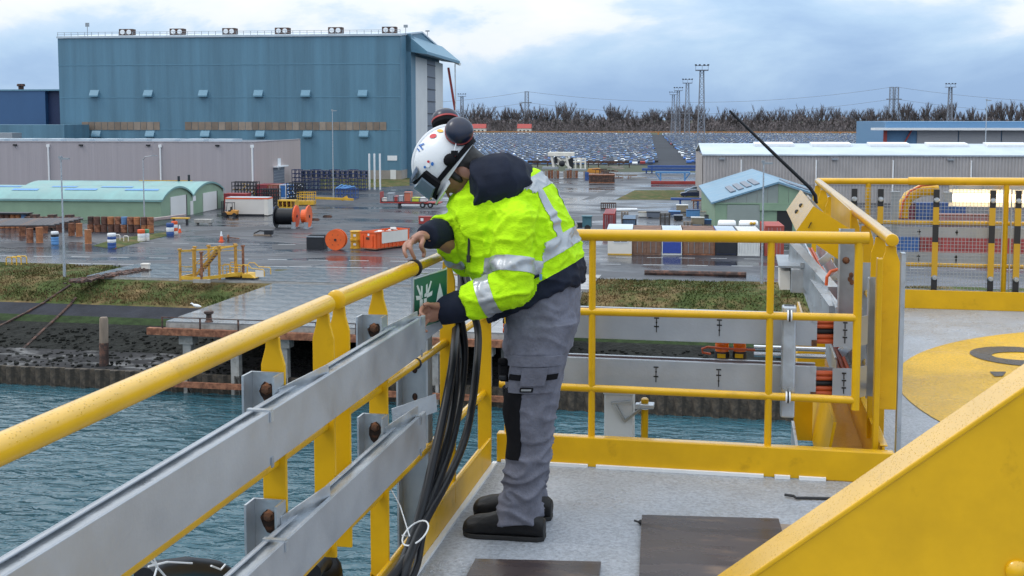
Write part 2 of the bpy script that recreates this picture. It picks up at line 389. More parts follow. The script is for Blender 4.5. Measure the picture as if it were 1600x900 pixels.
# concrete apron and jetty: slabs laid one by one
apron = MB(); apron.box(-61, -13, 101.8, 112.5, ZY-.4, ZY-.06); 
apron_o = struct(apron.build('apron', CONC))
proto = None; rs = random.Random(11)
def slab(parent, x, y, z, w_, l_):
    global proto
    if proto is None:
        b = MB(); b.box(-.5, .5, -.5, .5, -.12, 0); proto = b.build('slab', SLAB, parent, local=True); o = proto
    else: o = proto.copy(); COL.objects.link(o); o.parent = parent
    base = ROOT[parent.name]; o.location = (x-base.x, y-base.y, z-base.z+rs.uniform(-.008, .008)); o.scale = (w_-.03, l_-.03, 1)
for i in range(24):
    for j in range(5):
        x = -60+2*i; y = 102.9+2.0*j
        if (y < 106 and x > -14) : continue
        slab(apron_o, x, y, ZY+.045, 2, 2)
jt = thing('jetty', 'wet concrete jetty on piles with rusty fender beam', 'jetty', (-27, 81, ZW))
b = MB(); b.box(-41.9, -13.5, 80.6, 104.4, -14.3, -13.5); b.build('deck_beam', CONC, jt)
for i in range(14):
    for j in range(12): slab(jt, -40.9+2.03*i, 81.6+2*j, -13.38, 2.03, 2)
b = MB(); b.box(-43.2, -13.2, 80.1, 80.55, -14.35, -13.85); b.box(-43.0, -13.2, 80.0, 80.3, -18.2, -17.8); b.build('fender_beam', RUST, jt)
for x in (-40.4, -36.6, -32.8, -29, -25.2, -21.4, -17.6):
    b = MB(); b.box(x-.55, x+.55, 80.7, 81.6, -15.1, -14.3); b.build('pile_cap', CONC, jt)
    b = MB(); b.box(x-.32, x+.32, 80.85, 81.45, -18.9, -15.1); b.build('pile', CONC, jt)
    b = MB(); b.box(x-.32, x+.32, 87.8, 88.4, -18.0, -14.3); b.build('pile', CONC, jt)
b = MB()
for x in (-42.0, -39.0, -36, -33, -30, -27): b.box(x-.05, x+.05, 80.2, 80.3, -13.85, -13.0)
b.box(-42, -27, 80.22, 80.28, -13.06, -13.0); b.build('railing', DRUST, jt)
b = MB(); b.lathe([(.32, 0), (.22, .15), (.2, .55), (.36, .65), (.34, .8)], (-38.6, 80.9, -13.38), 12); tag(b.build('bollard', DRUST), 'rusty mooring bollard on the jetty edge', 'bollard')
# seagull resting on the jetty edge
gp = G(307, 481, -13.36)
gl = thing('seagull', 'white seagull sitting on the jetty edge', 'bird', gp)
b = MB(); rings = []
for t, r_, dz in ((-.32, .02, .12), (-.24, .07, .13), (-.1, .12, .15), (.05, .13, .17), (.16, .1, .2), (.22, .07, .27), (.28, .075, .33), (.34, .05, .33), (.40, .015, .31)):
    rings.append([gp+Vector((-t*1.3, r_*math.cos(a*.785), dz+r_*1.1*math.sin(a*.785))) for a in range(8)])
b.loft(rings); b.build('body', WHITE, gl, True)
b = MB(); b.tube([gp+Vector((0, .04, .06)), gp+Vector((0, .04, 0))], .015, 5); b.tube([gp+Vector((0, -.04, .06)), gp+Vector((0, -.04, 0))], .015, 5); b.build('leg', YEL_FAR, gl)

frame(4.5)
# road markings: dashes and kerb line, each a sheet on the asphalt
PAINT = M('worn_road_paint', (.5, .52, .53), .5, var=.3, vs=2)
dash = None
def dashes(yv, x0, x1, step, ln, wd):
    global dash
    x = x0
    while x < x1:
        if dash is None:
            b = MB(); b.box(-.5, .5, -.5, .5, 0, .004); dash = b.build('painted_dash', PAINT, yard, local=True); o = dash
        else: o = dash.copy(); COL.objects.link(o); o.parent = yard
        p = rot((x+random.uniform(-.1, .1), yv, ZY+.006)); yl = yard.location
        o.location = (p.x-yl.x, p.y-yl.y, p.z-yl.z); o.scale = (ln, wd, 1); o.rotation_euler = (0, 0, FR)
        x += step
Y1 = G(100, 401, ZY).y; Y2 = G(600, 384, ZY).y; Y3 = G(300, 414.5, ZY).y
dashes(Y1, -96, 40, 4.4, 2.1, .22); dashes(Y2, -60, 40, 4.4, 2.1, .2); dashes(Y3, -58, -14, 2.6, 2.4, .22); dashes(G(1050, 403, ZY).y, -16, 40, 3.4, 1.7, .2); dashes(G(950, 298, ZY).y, -40, -6, 5, 3, .3)
b = MB(); g1 = G(690, 360, ZY)
# grass patches inside the yard
for k, pts in enumerate(([(962, 312), (992, 297), (1097, 297), (1097, 312)], [(145, 384), (180, 373), (262, 362), (270, 366), (178, 389)], [(500, 297), (640, 290), (640, 278), (500, 278)])):
    b = MB(); P = [G(x, y, ZY+.02) for x, y in pts]; b.quad(*P[::-1]); o = struct(b.build('grass_patch', GRASS))
# tyre tracks and spoil on the apron
b = MB(); rs = random.Random(21)
for i in range(260):
    t = rs.random(); p = G(115+t*110, 441-t*19, ZY); s_ = rs.uniform(.15, .5)
    b.obox((p.x+rs.gauss(0, .35), p.y+rs.gauss(0, .5), ZY+.08), (s_*1.4, s_, s_*.5), Matrix.Rotation(rs.uniform(0, 3), 3, 'Z') @ Matrix.Rotation(rs.uniform(-.4, .4), 3, 'X'))
struct(b.build('spoil_heap', DRUST), 'stuff')
cb = G(226, 423, ZY); b = MB(); b.box(cb.x-.35, cb.x+.35, cb.y, cb.y+.5, ZY, ZY+.55); b.box(cb.x-.4, cb.x+.4, cb.y-.04, cb.y+.54, ZY+.55, ZY+.7)
tag(b.build('marker_post', CREAM), 'small cream marker block beside the spoil on the apron', 'marker post')

# darker repair strips in the asphalt
TAR = M('tar_patch', (.022, .023, .028), .45, var=.2, vs=.6, spec=.3)
for pts in ([(907, 313), (942, 298), (963, 296), (925, 311)], [(425, 381), (640, 381), (640, 388), (425, 390)], [(905, 340), (1050, 333), (1050, 337), (905, 345)], [(300, 362), (420, 352), (424, 356), (306, 367)], [(620, 372), (700, 345), (712, 345), (640, 374)]):
    b = MB(); b.quad(*[G(x, y, ZY+.003) for x, y in pts][::-1]); o = b.build('asphalt_patch', TAR); struct(o)

# ================================================================== BUILDINGS (yard axes)
HBLUE = M('hangar_blue_cladding', (.095, .205, .285), .5, var=.2, vs=.06, bump=.25, bs=1.2, stretch=(6, 6, .25), rvar=.1)
HBLUE2 = M('hangar_blue_trim', (.11, .24, .33), .5, var=.08)
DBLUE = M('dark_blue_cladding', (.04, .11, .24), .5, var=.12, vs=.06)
MAUVE = M('mauve_cladding', (.36, .325, .345), .55, var=.08, vs=.2, bump=.3, bs=1.6, stretch=(5, 5, .02))
BEIGE = M('beige_cladding', (.44, .36, .34), .55, var=.07, vs=.2, bump=.3, bs=1.6, stretch=(5, 5, .02))
GREENW = M('sage_green_wall', (.22, .32, .22), .55, var=.09, vs=.4)
GREENR = M('blue_green_roof', (.17, .32, .31), .42, var=.18, vs=.5, stretch=(1, .2, 1), rvar=.12)
CLAD = M('grey_corrugated_cladding', (.42, .39, .38), .5, .1, var=.1, vs=.3)
ROOFW = M('pale_roof_sheet', (.45, .52, .58), .45, var=.14, vs=.2, rvar=.15)
TAN = [M('tan_panel_%s' % n, c, .6, var=.15, vs=.6) for n, c in (('light', (.30, .24, .19)), ('mid', (.24, .185, .14)), ('dark', (.19, .145, .11)))]
DOORW = M('door_white', (.66, .65, .63), .5, var=.06, vs=.2)
SHUT = M('roller_shutter_grey', (.16, .18, .22), .5, var=.1)

# ---- great blue hangar
Yh, Xl, Xr = span(95, 627, 279); Yh = G(600, 280, ZY).y; Xl = PY(97, 279, Yh).x; Xr = PY(627, 279, Yh).x
ztop = topz(600, 56, Yh); Xe = Xr; Yend = PX(687, 200, Xe).y; Ymid = (Yh+Yend)/2; zr = ztop+2.6
hg = thing('blue_hangar', 'huge blue steel clad assembly hangar with gabled end and tall doors', 'hangar', ((Xl+Xr)/2, Yh, ZY))
b = MB(); b.box(Xl, Xr, Yh, Yh+.6, ZY+2.2, ztop); b.build('front_wall', HBLUE, hg)
b = MB(); b.prism([(Yh+.61, ZY+2.2), (Yend, ZY+2.2), (Yend, ztop), (Ymid, zr), (Yh+.61, ztop)], 'x', Xr-.6, Xr); b.build('gable_wall', HBLUE, hg)
b = MB(); b.prism([(Yh+.61, ZY+2.2), (Yend, ZY+2.2), (Yend, ztop), (Ymid, zr), (Yh+.61, ztop)], 'x', Xl, Xl+.6); b.build('gable_wall', HBLUE, hg)
b = MB(); b.box(Xl, Xr, Yend-.6, Yend, ZY, ztop); b.build('rear_wall', HBLUE, hg)
b = MB(); b.prism([(Yh-.3, ztop), (Ymid, zr), (Yend+.3, ztop), (Yend+.3, ztop+.4), (Ymid, zr+.4), (Yh-.3, ztop+.5)], 'x', Xl-.2, Xr+.3); rf = b.build('roof', ROOFW, hg)
b = MB()
for i in range(50):
    x = Xl+(Xr-Xl)*i/49; b.box(x-.05, x+.05, Yh, Yh+.1, ztop+.4, ztop+1.5)
b.box(Xl, Xr, Yh+.02, Yh+.08, ztop+1.42, ztop+1.5); b.box(Xl, Xr, Yh+.02, Yh+.08, ztop+.95, ztop+1.02); b.build('roof_railing', GALV_D, rf)
b = MB(); b.box(Xl-.05, Xr+.05, Yh-.05, Yend, ZY, ZY+2.19); b.build('plinth', M('plinth_concrete', (.28, .25, .22), .8, var=.15, vs=.4), hg)
for z in (topz(300, 101, Yh), topz(300, 152, Yh), topz(300, 202, Yh)):
    b = MB(); b.box(Xl, Xr+.02, Yh-.06, Yh-.003, z-.09, z+.09); b.build('cladding_joint', HBLUE2, hg)
def hood(px, py):
    c = PY(px, py, Yh); b = MB(); b.prism([(Yh, c.z+.85), (Yh-.9, c.z-.5), (Yh-.9, c.z-.85), (Yh, c.z-.85)], 'x', c.x-1.15, c.x+1.15)
    b.build('vent_hood', HBLUE2, hg)
for px in (148, 232, 318, 404, 478, 567): hood(px, 146)
for px in (151, 235, 321, 407, 481, 569): hood(px, 209)
def panels(x0, x1, n):
    for i in range(n):
        a = PY(x0+(x1-x0)*i/n, 197, Yh); q = PY(x0+(x1-x0)*(i+1)/n, 197, Yh); zt = topz(x0, 190.5, Yh); zb = topz(x0, 203, Yh)
        b = MB(); b.box(a.x+.06, q.x-.06, Yh-.12, Yh-.01, zb, zt); b.build('window_panel', TAN[random.choice((0, 1, 1, 2))], hg)
panels(128, 250, 12); panels(289, 604, 30)
for px in (194, 204, 273, 283, 355, 364, 437, 447, 520, 530, 604, 614):
    c = PY(px, 49, Yh+6); b = MB(); b.box(c.x-.95, c.x+.95, Yh+5, Yh+7, ztop+.9, ztop+2.6); f_ = b.build('roof_fan', DRUST, hg)
    b = MB(); b.cyl((c.x, Yh+5.0, ztop+1.8), .62, -.1, 12, 'y'); b.build('fan_grille', WHITE, f_)
# ground level windows beside the racks
for i in range(13):
    c = PY(474+i*8.2, 269, Yh); b = MB(); b.box(c.x-.38, c.x+.38, Yh-.16, Yh-.06, ZY+.5, ZY+2.0); b.build('window', GLASS_D, hg)
c = PY(617, 273, Yh); b = MB(); b.box(c.x-1.1, c.x+.3, Yh-.16, Yh-.06, ZY, ZY+2.3); b.build('door', DOORW, hg)
c = PY(613, 247, Yh); b = MB(); b.box(c.x-1.2, c.x+1.2, Yh-.1, Yh-.01, c.z-.6, c.z+.6); b.build('wall_sign', WHITE, hg)
# end: recessed doors under a canopy
q0 = PX(643, 200, Xe).y; q1 = PX(689, 200, Xe).y; zt = PX(643, 88, Xe).z
for i, (f0, f1, mt) in enumerate(((0, .40, DOORW), (.40, .68, SHUT), (.68, .97, DOORW))):
    b = MB(); b.box(Xe-.2, Xe+.9, q0+(q1-q0)*f0+.1, q0+(q1-q0)*f1-.1, ZY+.1, zt); d = b.build('hangar_door', mt, hg)
    if mt is SHUT:
        for k in range(9): bb = MB(); z = ZY+3+k*3.3; bb.box(Xe+.9, Xe+1.05, q0+(q1-q0)*f0+.3, q0+(q1-q0)*f1-.3, z-.12, z+.12); bb.build('door_rib', DARKFRAME, d)
b = MB(); b.prism([(q0-6, ZY), (q0-.2, ZY), (q0-.2, zt+4.2), (q0-6, zt+5.2)], 'x', Xe, Xe+1.2); b.build('door_frame', HBLUE, hg)
b = MB(); b.prism([(Xe, zt+5.2), (Xe+5.2, zt+.9), (Xe+5.2, zt+.2), (Xe, zt+.9)], 'y', q0-6, q1+3); b.build('door_canopy', HBLUE2, hg)
b = MB(); b.bar((Xe+4.6, q1-2, zt+.4), (Xe+4.6, q1+7, zt+.2), .5, .7); b.build('canopy_rail', CREAM, hg)
b = MB(); b.bar((Xe+2, q1+1.5, zt-1), (Xe+5.5, q1+3, ZY+6), .5, .6); b.build('red_brace', RED, hg)
b = MB(); b.tube([(Xe+4, q1+1.5, zt), (Xe+4.3, q1+1.5, ZY)], .18, 6); b.build('downpipe', WHITE, hg)
# aerials on the roof
for px, py, hh in ((137, 47, 6.5), (634, 25, 4.5), (668, 55, 2.2)):
    c = PY(px, 60, Yh+1); b = MB(); b.tube([(c.x, Yh+1, ztop-3 if px < 200 else ztop), (c.x, Yh+1, ztop+hh*.6)], .09, 5); b.box(c.x-.5, c.x+.5, Yh+.9, Yh+1.1, ztop+hh*.45, ztop+hh*.6); b.build('aerial', GALV_D, hg)
for px in (577.5, 585.5, 594):
    c = G(px, 296, ZY); t = MB(); t.tube([c, (c.x, c.y, topz(px, 240, c.y))], .2, 8)
    tag(t.build('white_pole', WHITE), 'tall plain white pole standing before the hangar', 'pole', 'white poles before the hangar')

# ---- low blue building behind on the left
Yb = Yh+18; x0 = PY(-60, 200, Yb).x; x1 = PY(72, 200, Yb).x; x2 = PY(98, 200, Yb).x; zt = topz(40, 142, Yb)
lb = thing('blue_annex', 'lower dark blue hall behind the blue hangar', 'hall', ((x0+x2)/2, Yb, ZY))
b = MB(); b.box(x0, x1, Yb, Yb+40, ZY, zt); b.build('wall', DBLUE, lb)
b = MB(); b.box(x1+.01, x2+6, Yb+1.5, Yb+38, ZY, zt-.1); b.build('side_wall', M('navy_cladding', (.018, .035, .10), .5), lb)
b = MB(); b.box(x0, x2+6, Yb-.2, Yb+40, zt, zt+.4); b.build('roof', HBLUE2, lb)
c = PY(30, 140, Yb); b = MB(); b.lathe([(.7, 0), (.7, .8), (1.1, .9), (1.0, 1.5)], (c.x, Yb+1, zt+.4), 10); b.build('roof_vent', DRUST, lb)
Yb2 = Yh-14; zt2 = topz(50, 195, Yb2); b = MB(); b.box(PY(-60, 200, Yb2).x, PY(100, 200, Yb2).x, Yb2, Yb2+13, ZY, zt2)
tag(b.build('link_building', HBLUE), 'low flat blue link building at the foot of the hangar', 'building')
b = MB(); c = PY(12, 210, Yb2-20); b.box(c.x-3.6, c.x+2.2, Yb2-22, Yb2-18, topz(12, 219, Yb2-20)-2, topz(12, 207.5, Yb2-20)); tag(b.build('roof_unit', GALV_D), 'grey rooftop plant unit behind the mauve warehouse parapet', 'plant unit')

# ---- mauve warehouse, left
Yw = G(397, 308, ZY).y; xa = PY(-60, 250, Yw).x; xb = PY(396, 250, Yw).x; zt = topz(380, 222.5, Yw); Ye = PX(470, 260, xb).y
wh = thing('mauve_warehouse', 'long mauve clad warehouse with white downpipes and beige end wall', 'warehouse', ((xa+xb)/2, Yw, ZY))
b = MB(); b.box(xa, xb, Yw, Yw+.4, ZY, zt); b.build('long_wall', MAUVE, wh)
b = MB(); b.box(xb-.4, xb, Yw+.41, Ye, ZY, zt); b.build('end_wall', BEIGE, wh)
b = MB(); b.box(xa, xb-.45, Yw+.45, Ye-.1, zt-.5, zt-.1); b.build('roof', M('roof_felt', (.12, .14, .17), .6), wh)
b = MB(); b.box(xa, xb+.08, Yw-.08, Yw+.5, zt+.002, zt+.16); b.box(xb-.42, xb+.08, Yw+.52, Ye, zt+.002, zt+.16); b.build('parapet_cap', MAUVE, wh)
for i in range(9):
    a = PY(-20+i*44, 220, Yw+5); b = MB(); b.box(a.x, a.x+4.6, Yw+3, Yw+9, zt-.08, zt+.55); b.build('skylight', ROOFW, wh)
for px in (77, 251.5, 395):
    c = PY(px, 260, Yw); b = MB(); b.tube([(c.x, Yw-.2, ZY), (c.x, Yw-.2, zt-1.0)], .17, 8); b.box(c.x-.3, c.x+.3, Yw-.35, Yw-.03, zt-1.0, zt-.45); b.build('downpipe', WHITE, wh)
for px in (24, 127, 232, 340):
    c = PY(px, 225, Yw); b = MB(); b.box(c.x-.35, c.x+.35, Yw-.4, Yw-.01, zt-.75, zt-.45); b.build('wall_lamp', BLACK, wh)
ya = PX(427, 270, xb).y; yb_ = PX(444, 270, xb).y; zd = PX(436, 261, xb).z
b = MB(); b.box(xb-.1, xb+.06, ya, yb_, ZY, zd); d = b.build('roller_door', SHUT, wh)
for k in range(8): bb = MB(); bb.box(xb+.06, xb+.12, ya+.1, yb_-.1, ZY+.6*k+.1, ZY+.6*k+.2); bb.build('slat', GALV_D, d)
b = MB(); b.box(xb+.01, xb+.9, ya-.2, yb_+.2, zd+.05, zd+.3); b.build('door_hood', WHITE, wh)
c = PX(436, 255, xb); b = MB(); b.box(xb+.01, xb+.06, c.y-1, c.y+1, c.z-1.3, c.z+1.0); b.build('door_sign', WHITE, wh)

# ---- green double-arched shed
Xg = G(252, 345, ZY).x; Yg0 = G(252, 345, ZY).y; Yg1 = PX(350, 340, Xg).y; xg0 = PY(-40, 330, Yg0).x
ze = PX(252, 314, Xg).z; za = PX(278, 292, Xg).z; Yv = PX(300, 300, Xg).y
gs = thing('green_shed', 'sage green shed with two arched roofs and white sliding doors', 'shed', ((Xg+xg0)/2, Yg0, ZY))
def arch(y0, y1, ze, za, n=12): return [(y0+(y1-y0)*i/n, ze+(za-ze)*math.sin(math.pi*i/n)**.75) for i in range(n+1)]
ar1 = arch(Yg0, Yv, ze, za); ar2 = arch(Yv, Yg1, ze, za)
b = MB(); b.prism([(Yg0, ZY)]+ar1+[(Yv, ZY)], 'x', Xg-.4, Xg); b.prism([(Yv+.002, ZY)]+[(Yv+.002, ze)]+ar2[1:]+[(Yg1, ZY)], 'x', Xg-.4, Xg); b.build('gable_wall', GREENW, gs)
b = MB(); b.box(xg0, Xg-.41, Yg0, Yg0+.3, ZY, ze); b.build('side_wall', GREENW, gs)
for ar in (ar1, ar2):
    out = [(y, z+.16) for y, z in ar]; b = MB(); ring0 = [(xg0, y, z) for y, z in out]; ring1 = [(Xg+.25, y, z) for y, z in out]
    b.loft([ring0, ring1], caps=False, closed=False); b.loft([[(Xg+.25, y, z) for y, z in out], [(Xg+.25, y, z-.3) for y, z in out]], caps=False, closed=False); b.build('arched_roof', GREENR, gs, True)
b = MB(); b.box(xg0, Xg+.2, Yg0-.25, Yg0-.01, ze-.12, ze+.1); b.build('gutter', GREENR, gs)
def arcz(t): return ze+(za-ze)*math.sin(math.pi*t)**.75+.2
for k, (p0, p1, t) in enumerate(((20, 60, .22), (102, 152, .24), (196, 248, .24), (-10, 34, .36), (82, 121, .36), (159, 208, .36))):
    yy = Yg0+(Yv-Yg0)*t; b = MB(); xx0 = PY(p0, 300, yy).x; xx1 = PY(p1, 300, yy).x
    b.quad((xx0, yy-.4, arcz(t-.03)), (xx1, yy-.4, arcz(t-.03)), (xx1, yy+.4, arcz(t+.03)), (xx0, yy+.4, arcz(t+.03))); b.build('skylight', BLUE_L, gs)
for (p0, p1, pt) in ((266, 290, 304), (317, 338, 298)):
    ya = PX(p0, 330, Xg).y; yb_ = PX(p1, 330, Xg).y; zt = PX((p0+p1)/2, pt+2, Xg).z
    b = MB(); b.box(Xg+.01, Xg+.12, ya, yb_, ZY+.05, zt); b.build('sliding_door', DOORW, gs)
    b = MB(); b.box(Xg+.01, Xg+.08, yb_+.02, yb_+.5, ZY+.05, zt); b.build('door_gap', BLACK, gs)
ya = PX(297, 330, Xg).y; b = MB(); b.box(Xg+.01, Xg+.1, ya, ya+1.1, ZY, ZY+2.1); b.build('door', DOORW, gs)
c = PX(303, 310, Xg); b = MB(); b.box(Xg+.01, Xg+.08, c.y-.6, c.y+.6, c.z-.4, c.z+.4); b.build('wall_sign', WHITE, gs)
for px in (279.5, 295.5):
    c = PX(px, 290, Xg-5); b = MB(); b.tube([(Xg-5, c.y, ze+1), (Xg-5, c.y, za+1.0)], .22, 8); b.build('flue', DARKFRAME, gs)

# ---- grey corrugated warehouse, right
Yr = G(1100, 315, ZY).y; xr0 = PY(1098, 300, Yr).x; xr1 = xr0+95; zt = topz(1110, 243, Yr)
rw = thing('grey_warehouse', 'long grey corrugated steel warehouse with pale roof', 'warehouse', ((xr0+xr1)/2, Yr, ZY))
b = MB(); b.corr(xr0, xr1, ZY, zt, Yr, .55, .12); b.box(xr0+.02, xr1, Yr+.02, Yr+.3, ZY, zt-.02); b.build('long_wall', CLAD, rw)
b = MB(); b.corr(Yr+.31, Yr+30, ZY, zt, xr0-.12, .55, .1, 'y'); b.box(xr0, xr0+.25, Yr+.31, Yr+30, ZY, zt); b.build('end_wall', CLAD, rw)
b = MB(); b.prism([(Yr-.35, zt), (Yr+15, zt+1.6), (Yr+30.3, zt), (Yr+30.3, zt+.25), (Yr+15, zt+1.9), (Yr-.35, zt+.25)], 'x', xr0-.2, xr1); b.build('roof', ROOFW, rw)
for i in range(7):
    x = xr0+10+i*10.5; b = MB(); b.prism([(Yr+10.6, zt+1.45), (Yr+14, zt+1.8), (Yr+14, zt+2.2), (Yr+10.6, zt+1.9)], 'x', x, x+7.2); b.build('skylight', WHITE, rw)
for px in (1158, 1275, 1395, 1517):
    c = PY(px, 260, Yr); b = MB(); b.tube([(c.x, Yr-.3, ZY), (c.x, Yr-.3, zt-.7)], .14, 8); b.build('downpipe', WHITE, rw)
for px in (1128, 1304, 1485):
    c = PY(px, 247, Yr); b = MB(); b.box(c.x-.55, c.x+.55, Yr-.5, Yr-.13, zt-.7, zt-.4); b.build('wall_lamp', GALV_D, rw)
b = MB(); b.box(xr0, xr1, Yr-.2, Yr-.125, ZY+3.2, ZY+3.35); b.build('cladding_joint', CLAD, rw)
# ---- blue and grey depot far right
Yd = Yr+85; xd0 = PY(1388, 210, Yd).x; xd1 = xd0+110; zt = topz(1450, 190, Yd); zc = topz(1450, 200, Yd)
dp_ = thing('blue_grey_depot', 'depot with blue fascia, pale canopy edge and grey sliding doors', 'depot', ((xd0+xd1)/2, Yd, ZY))
b = MB(); b.box(xd0, xd1, Yd+3, Yd+45, ZY, zt); b.build('wall', M('depot_blue', (.10, .22, .38), .5, var=.08), dp_)
b = MB(); b.box(PY(1366, 200, Yd).x, xd1, Yd, Yd+4.5, zc-.55, zc); b.build('canopy', WHITE, dp_)
e_ = [1436, 1502, 1570, 1640, 1710]
for i in range(4):
    b = MB(); b.box(PY(e_[i]+1, 210, Yd).x, PY(e_[i+1]-1, 210, Yd).x, Yd+2.6, Yd+2.98, ZY, zc-.6); b.build('sliding_door', M('door_grey', (.34, .34, .36), .5, var=.06), dp_) if i == 0 else b.build('sliding_door', bpy.data.materials['door_grey'], dp_)
b = MB(); b.bar((PY(1415, 226, Yd).x, Yd+2.4, topz(1415, 226, Yd)), (PY(1428, 203, Yd).x, Yd+2.4, topz(1428, 203, Yd)), .5, .3); b.build('red_brace', RED, dp_)
b = MB(); x = PY(1386, 210, Yd).x; b.box(x-.4, x+.4, Yd+2, Yd+2.6, ZY, zc-.56); b.build('red_post', RED, dp_)

# ---- green gabled shed, right
Yq = G(1215, 362, ZY).y; xq0 = PY(1117, 340, Yq).x; xm = PY(1215, 340, Yq).x; xq1 = 2*xm-xq0; ze = topz(1117, 317.5, Yq); za = topz(1215, 287, Yq); dq = Yq*.25
gg = thing('gabled_shed', 'green gabled shed with blue roof and grey gable boards', 'shed', (xm, Yq, ZY))
GG = M('grey_green_boards', (.25, .29, .27), .6, var=.08, vs=.3)
b = MB(); b.box(xq0, xq1, Yq, Yq+.3, ZY, ze); b.box(xq0, xq0+.3, Yq+.31, Yq+dq, ZY, ze); b.build('wall', GREENW, gg)
nb = 12
for i in range(nb):
    a = xq0+(xq1-xq0)*i/nb; q = xq0+(xq1-xq0)*(i+1)/nb; zf = lambda x: ze+(za-ze)*(1-abs(x-xm)/(xm-xq0))
    b = MB(); b.prism([(a+.02, ze+.02), (q-.02, ze+.02), (q-.02, zf(q)), (a+.02, zf(a))] if 0 < i < nb-1 else ([(a, ze+.02), (q-.02, ze+.02), (q-.02, zf(q))] if i == 0 else [(a+.02, ze+.02), (q, ze+.02), (a+.02, zf(a))]), 'y', Yq-.05, Yq+.2)
    b.build('gable_board', GG if i not in (6, 7) else GREENW, gg)
for s_ in (-1, 1):
    xe = xm+s_*(xm-xq0+.5); b = MB(); b.prism([(xm, za+.05), (xe, ze-.1), (xe, ze+.12), (xm, za+.3)], 'y', Yq-.4, Yq+dq); rf = b.build('roof', M('blue_roof', (.14, .26, .36), .42, var=.15, vs=.4, rvar=.12) if s_ < 0 else bpy.data.materials['blue_roof'], gg)
    for k in range(4):
        t = .25+.13*k; x = xm+s_*(xm-xq0)*(t+.03); z = za+.31-(za-ze)*t*.99; b = MB(); b.bar((x, Yq+5, z-.0), (x, Yq+17, z-.0), .75, .14, (s_*.3, 0, 1)); b.build('skylight', SHUT, rf)
b = MB(); b.box(xq0-.1, xq1+.1, Yq-.14, Yq-.06, ze-.1, ze+.1); b.build('eave_beam', GREENW, gg)
b = MB(); b.box(PY(1136, 340, Yq).x, PY(1187, 340, Yq).x, Yq-.12, Yq-.005, ZY+.1, ze-.2); b.build('grey_door', GG, gg)
b = MB(); b.box(PY(1187, 320, Yq).x, PY(1260, 320, Yq).x, Yq-.3, Yq-.15, ze-.9, ze-.12); b.build('door_track', GREENW, gg)
b = MB(); b.box(PY(1214, 340, Yq).x, PY(1238, 340, Yq).x, Yq-.05, Yq-.004, ZY+.1, ze-.9); b.build('dark_opening', BLACK, gg)

# ================================================================== YARD OBJECTS (yard axes)
frame(4.5)
def lamp_post(px, yb, yt, label, arm=0, r=.11):
    c = G(px, yb, ZY); zt = topz(px, yt, c.y); t = thing('street_lamp', label, 'lamp post', c, 'slender lamp posts in the yard')
    b = MB(); b.tube([c, (c.x, c.y, ZY+1.2)], r*1.35, 8); b.tube([(c.x, c.y, ZY+1.2), (c.x, c.y, zt)], [r, r*.55], 8); b.build('pole', GALV, t, True)
    if arm: b = MB(); b.tube([(c.x, c.y, zt-.2), (c.x+.3*arm, c.y, zt+.25), (c.x+1.6*arm, c.y, zt+.45)], .06, 6); b.cbox((c.x+1.7*arm, c.y, zt+.42), .8, .25, .12); b.build('lamp_head', GALV_D, t)
    else: b = MB(); b.cbox((c.x+.35, c.y, zt), .9, .3, .16); b.cbox((c.x-.05, c.y, zt+.15), .3, .3, .2); b.build('lamp_head', GALV_D, t)
    return t
lamp_post(101, 432, 248, 'lamp post standing on the grass beside the spoil heap')
lamp_post(226, 354, 248, 'lamp post with bent arm in front of the green shed', 1)
lamp_post(521, 312, 173, 'tall lamp post beside the blue racks at the hangar')
lamp_post(1190, 444, 255, 'lamp post on the grass before the row of containers')
lamp_post(1537, 309, 157, 'tall lamp post before the long grey corrugated warehouse')

def container(px0, px1, yb, L, H, mats, label, group=None, cat='container', doors=True, axis='y', name='shipping_container', zb=ZY, band=None):
    """box whose end (axis y) or side (axis x) faces the quay; corrugated sides, corner posts, roof, doors"""
    Y, x0, x1 = span(px0, px1, yb, ZY); t = thing(name, label, cat, ((x0+x1)/2, Y, zb), group)
    W = x1-x0; y1 = Y+L; m0 = mats[0]
    b = MB(); p = .07
    b.box(x0+p, x1-p, Y+p, y1-p, zb+.12, zb+H-.05); b.build('shell', m0, t)
    b = MB()
    b.corr(x0+.12, x1-.12, zb+.16, zb+H-.14, Y+p-.004, .3, .05); b.corr(Y+.12, y1-.12, zb+.16, zb+H-.14, x1-p+.004, .3, .05, 'y')
    b.build('corrugated_side', m0, t)
    b = MB()
    for x in (x0, x1-.12):
        for y in (Y, y1-.12): b.box(x, x+.12, y, y+.12, zb, zb+H)
    b.box(x0+.12, x1-.12, Y, Y+.1, zb, zb+.16); b.box(x0+.12, x1-.12, Y, Y+.1, zb+H-.14, zb+H); b.box(x1-.1, x1, Y+.12, y1-.12, zb, zb+.16); b.box(x1-.1, x1, Y+.12, y1-.12, zb+H-.14, zb+H)
    b.build('frame', mats[-1], t)
    b = MB(); n = int(L/1.0)+1
    for i in range(n): b.box(x0+.13, x1-.13, Y+.12+i*(L-.24)/n, Y+.12+(i+.72)*(L-.24)/n, zb+H-.06, zb+H-.01)
    b.build('roof', ROOFW if band else mats[0], t)
    if doors and axis == 'y':
        for s_ in (0, 1):
            xa, xb_ = (x0+.14, (x0+x1)/2-.015) if s_ == 0 else ((x0+x1)/2+.015, x1-.14)
            b = MB(); b.box(xa, xb_, Y-.02, Y+.012, zb+.2, zb+H-.2); d = b.build('door', m0, t)
            for k in (.3, .7): bb = MB(); bb.tube([(xa+(xb_-xa)*k, Y-.05, zb+.2), (xa+(xb_-xa)*k, Y-.05, zb+H-.2)], .025, 5); bb.build('lock_bar', GALV_D, d)
    if band: b = MB(); b.box(x0+.1, x1-.1, Y-.03, Y+.011, zb+.2, zb+H*.52); b.build('painted_band', band, t)
    return t
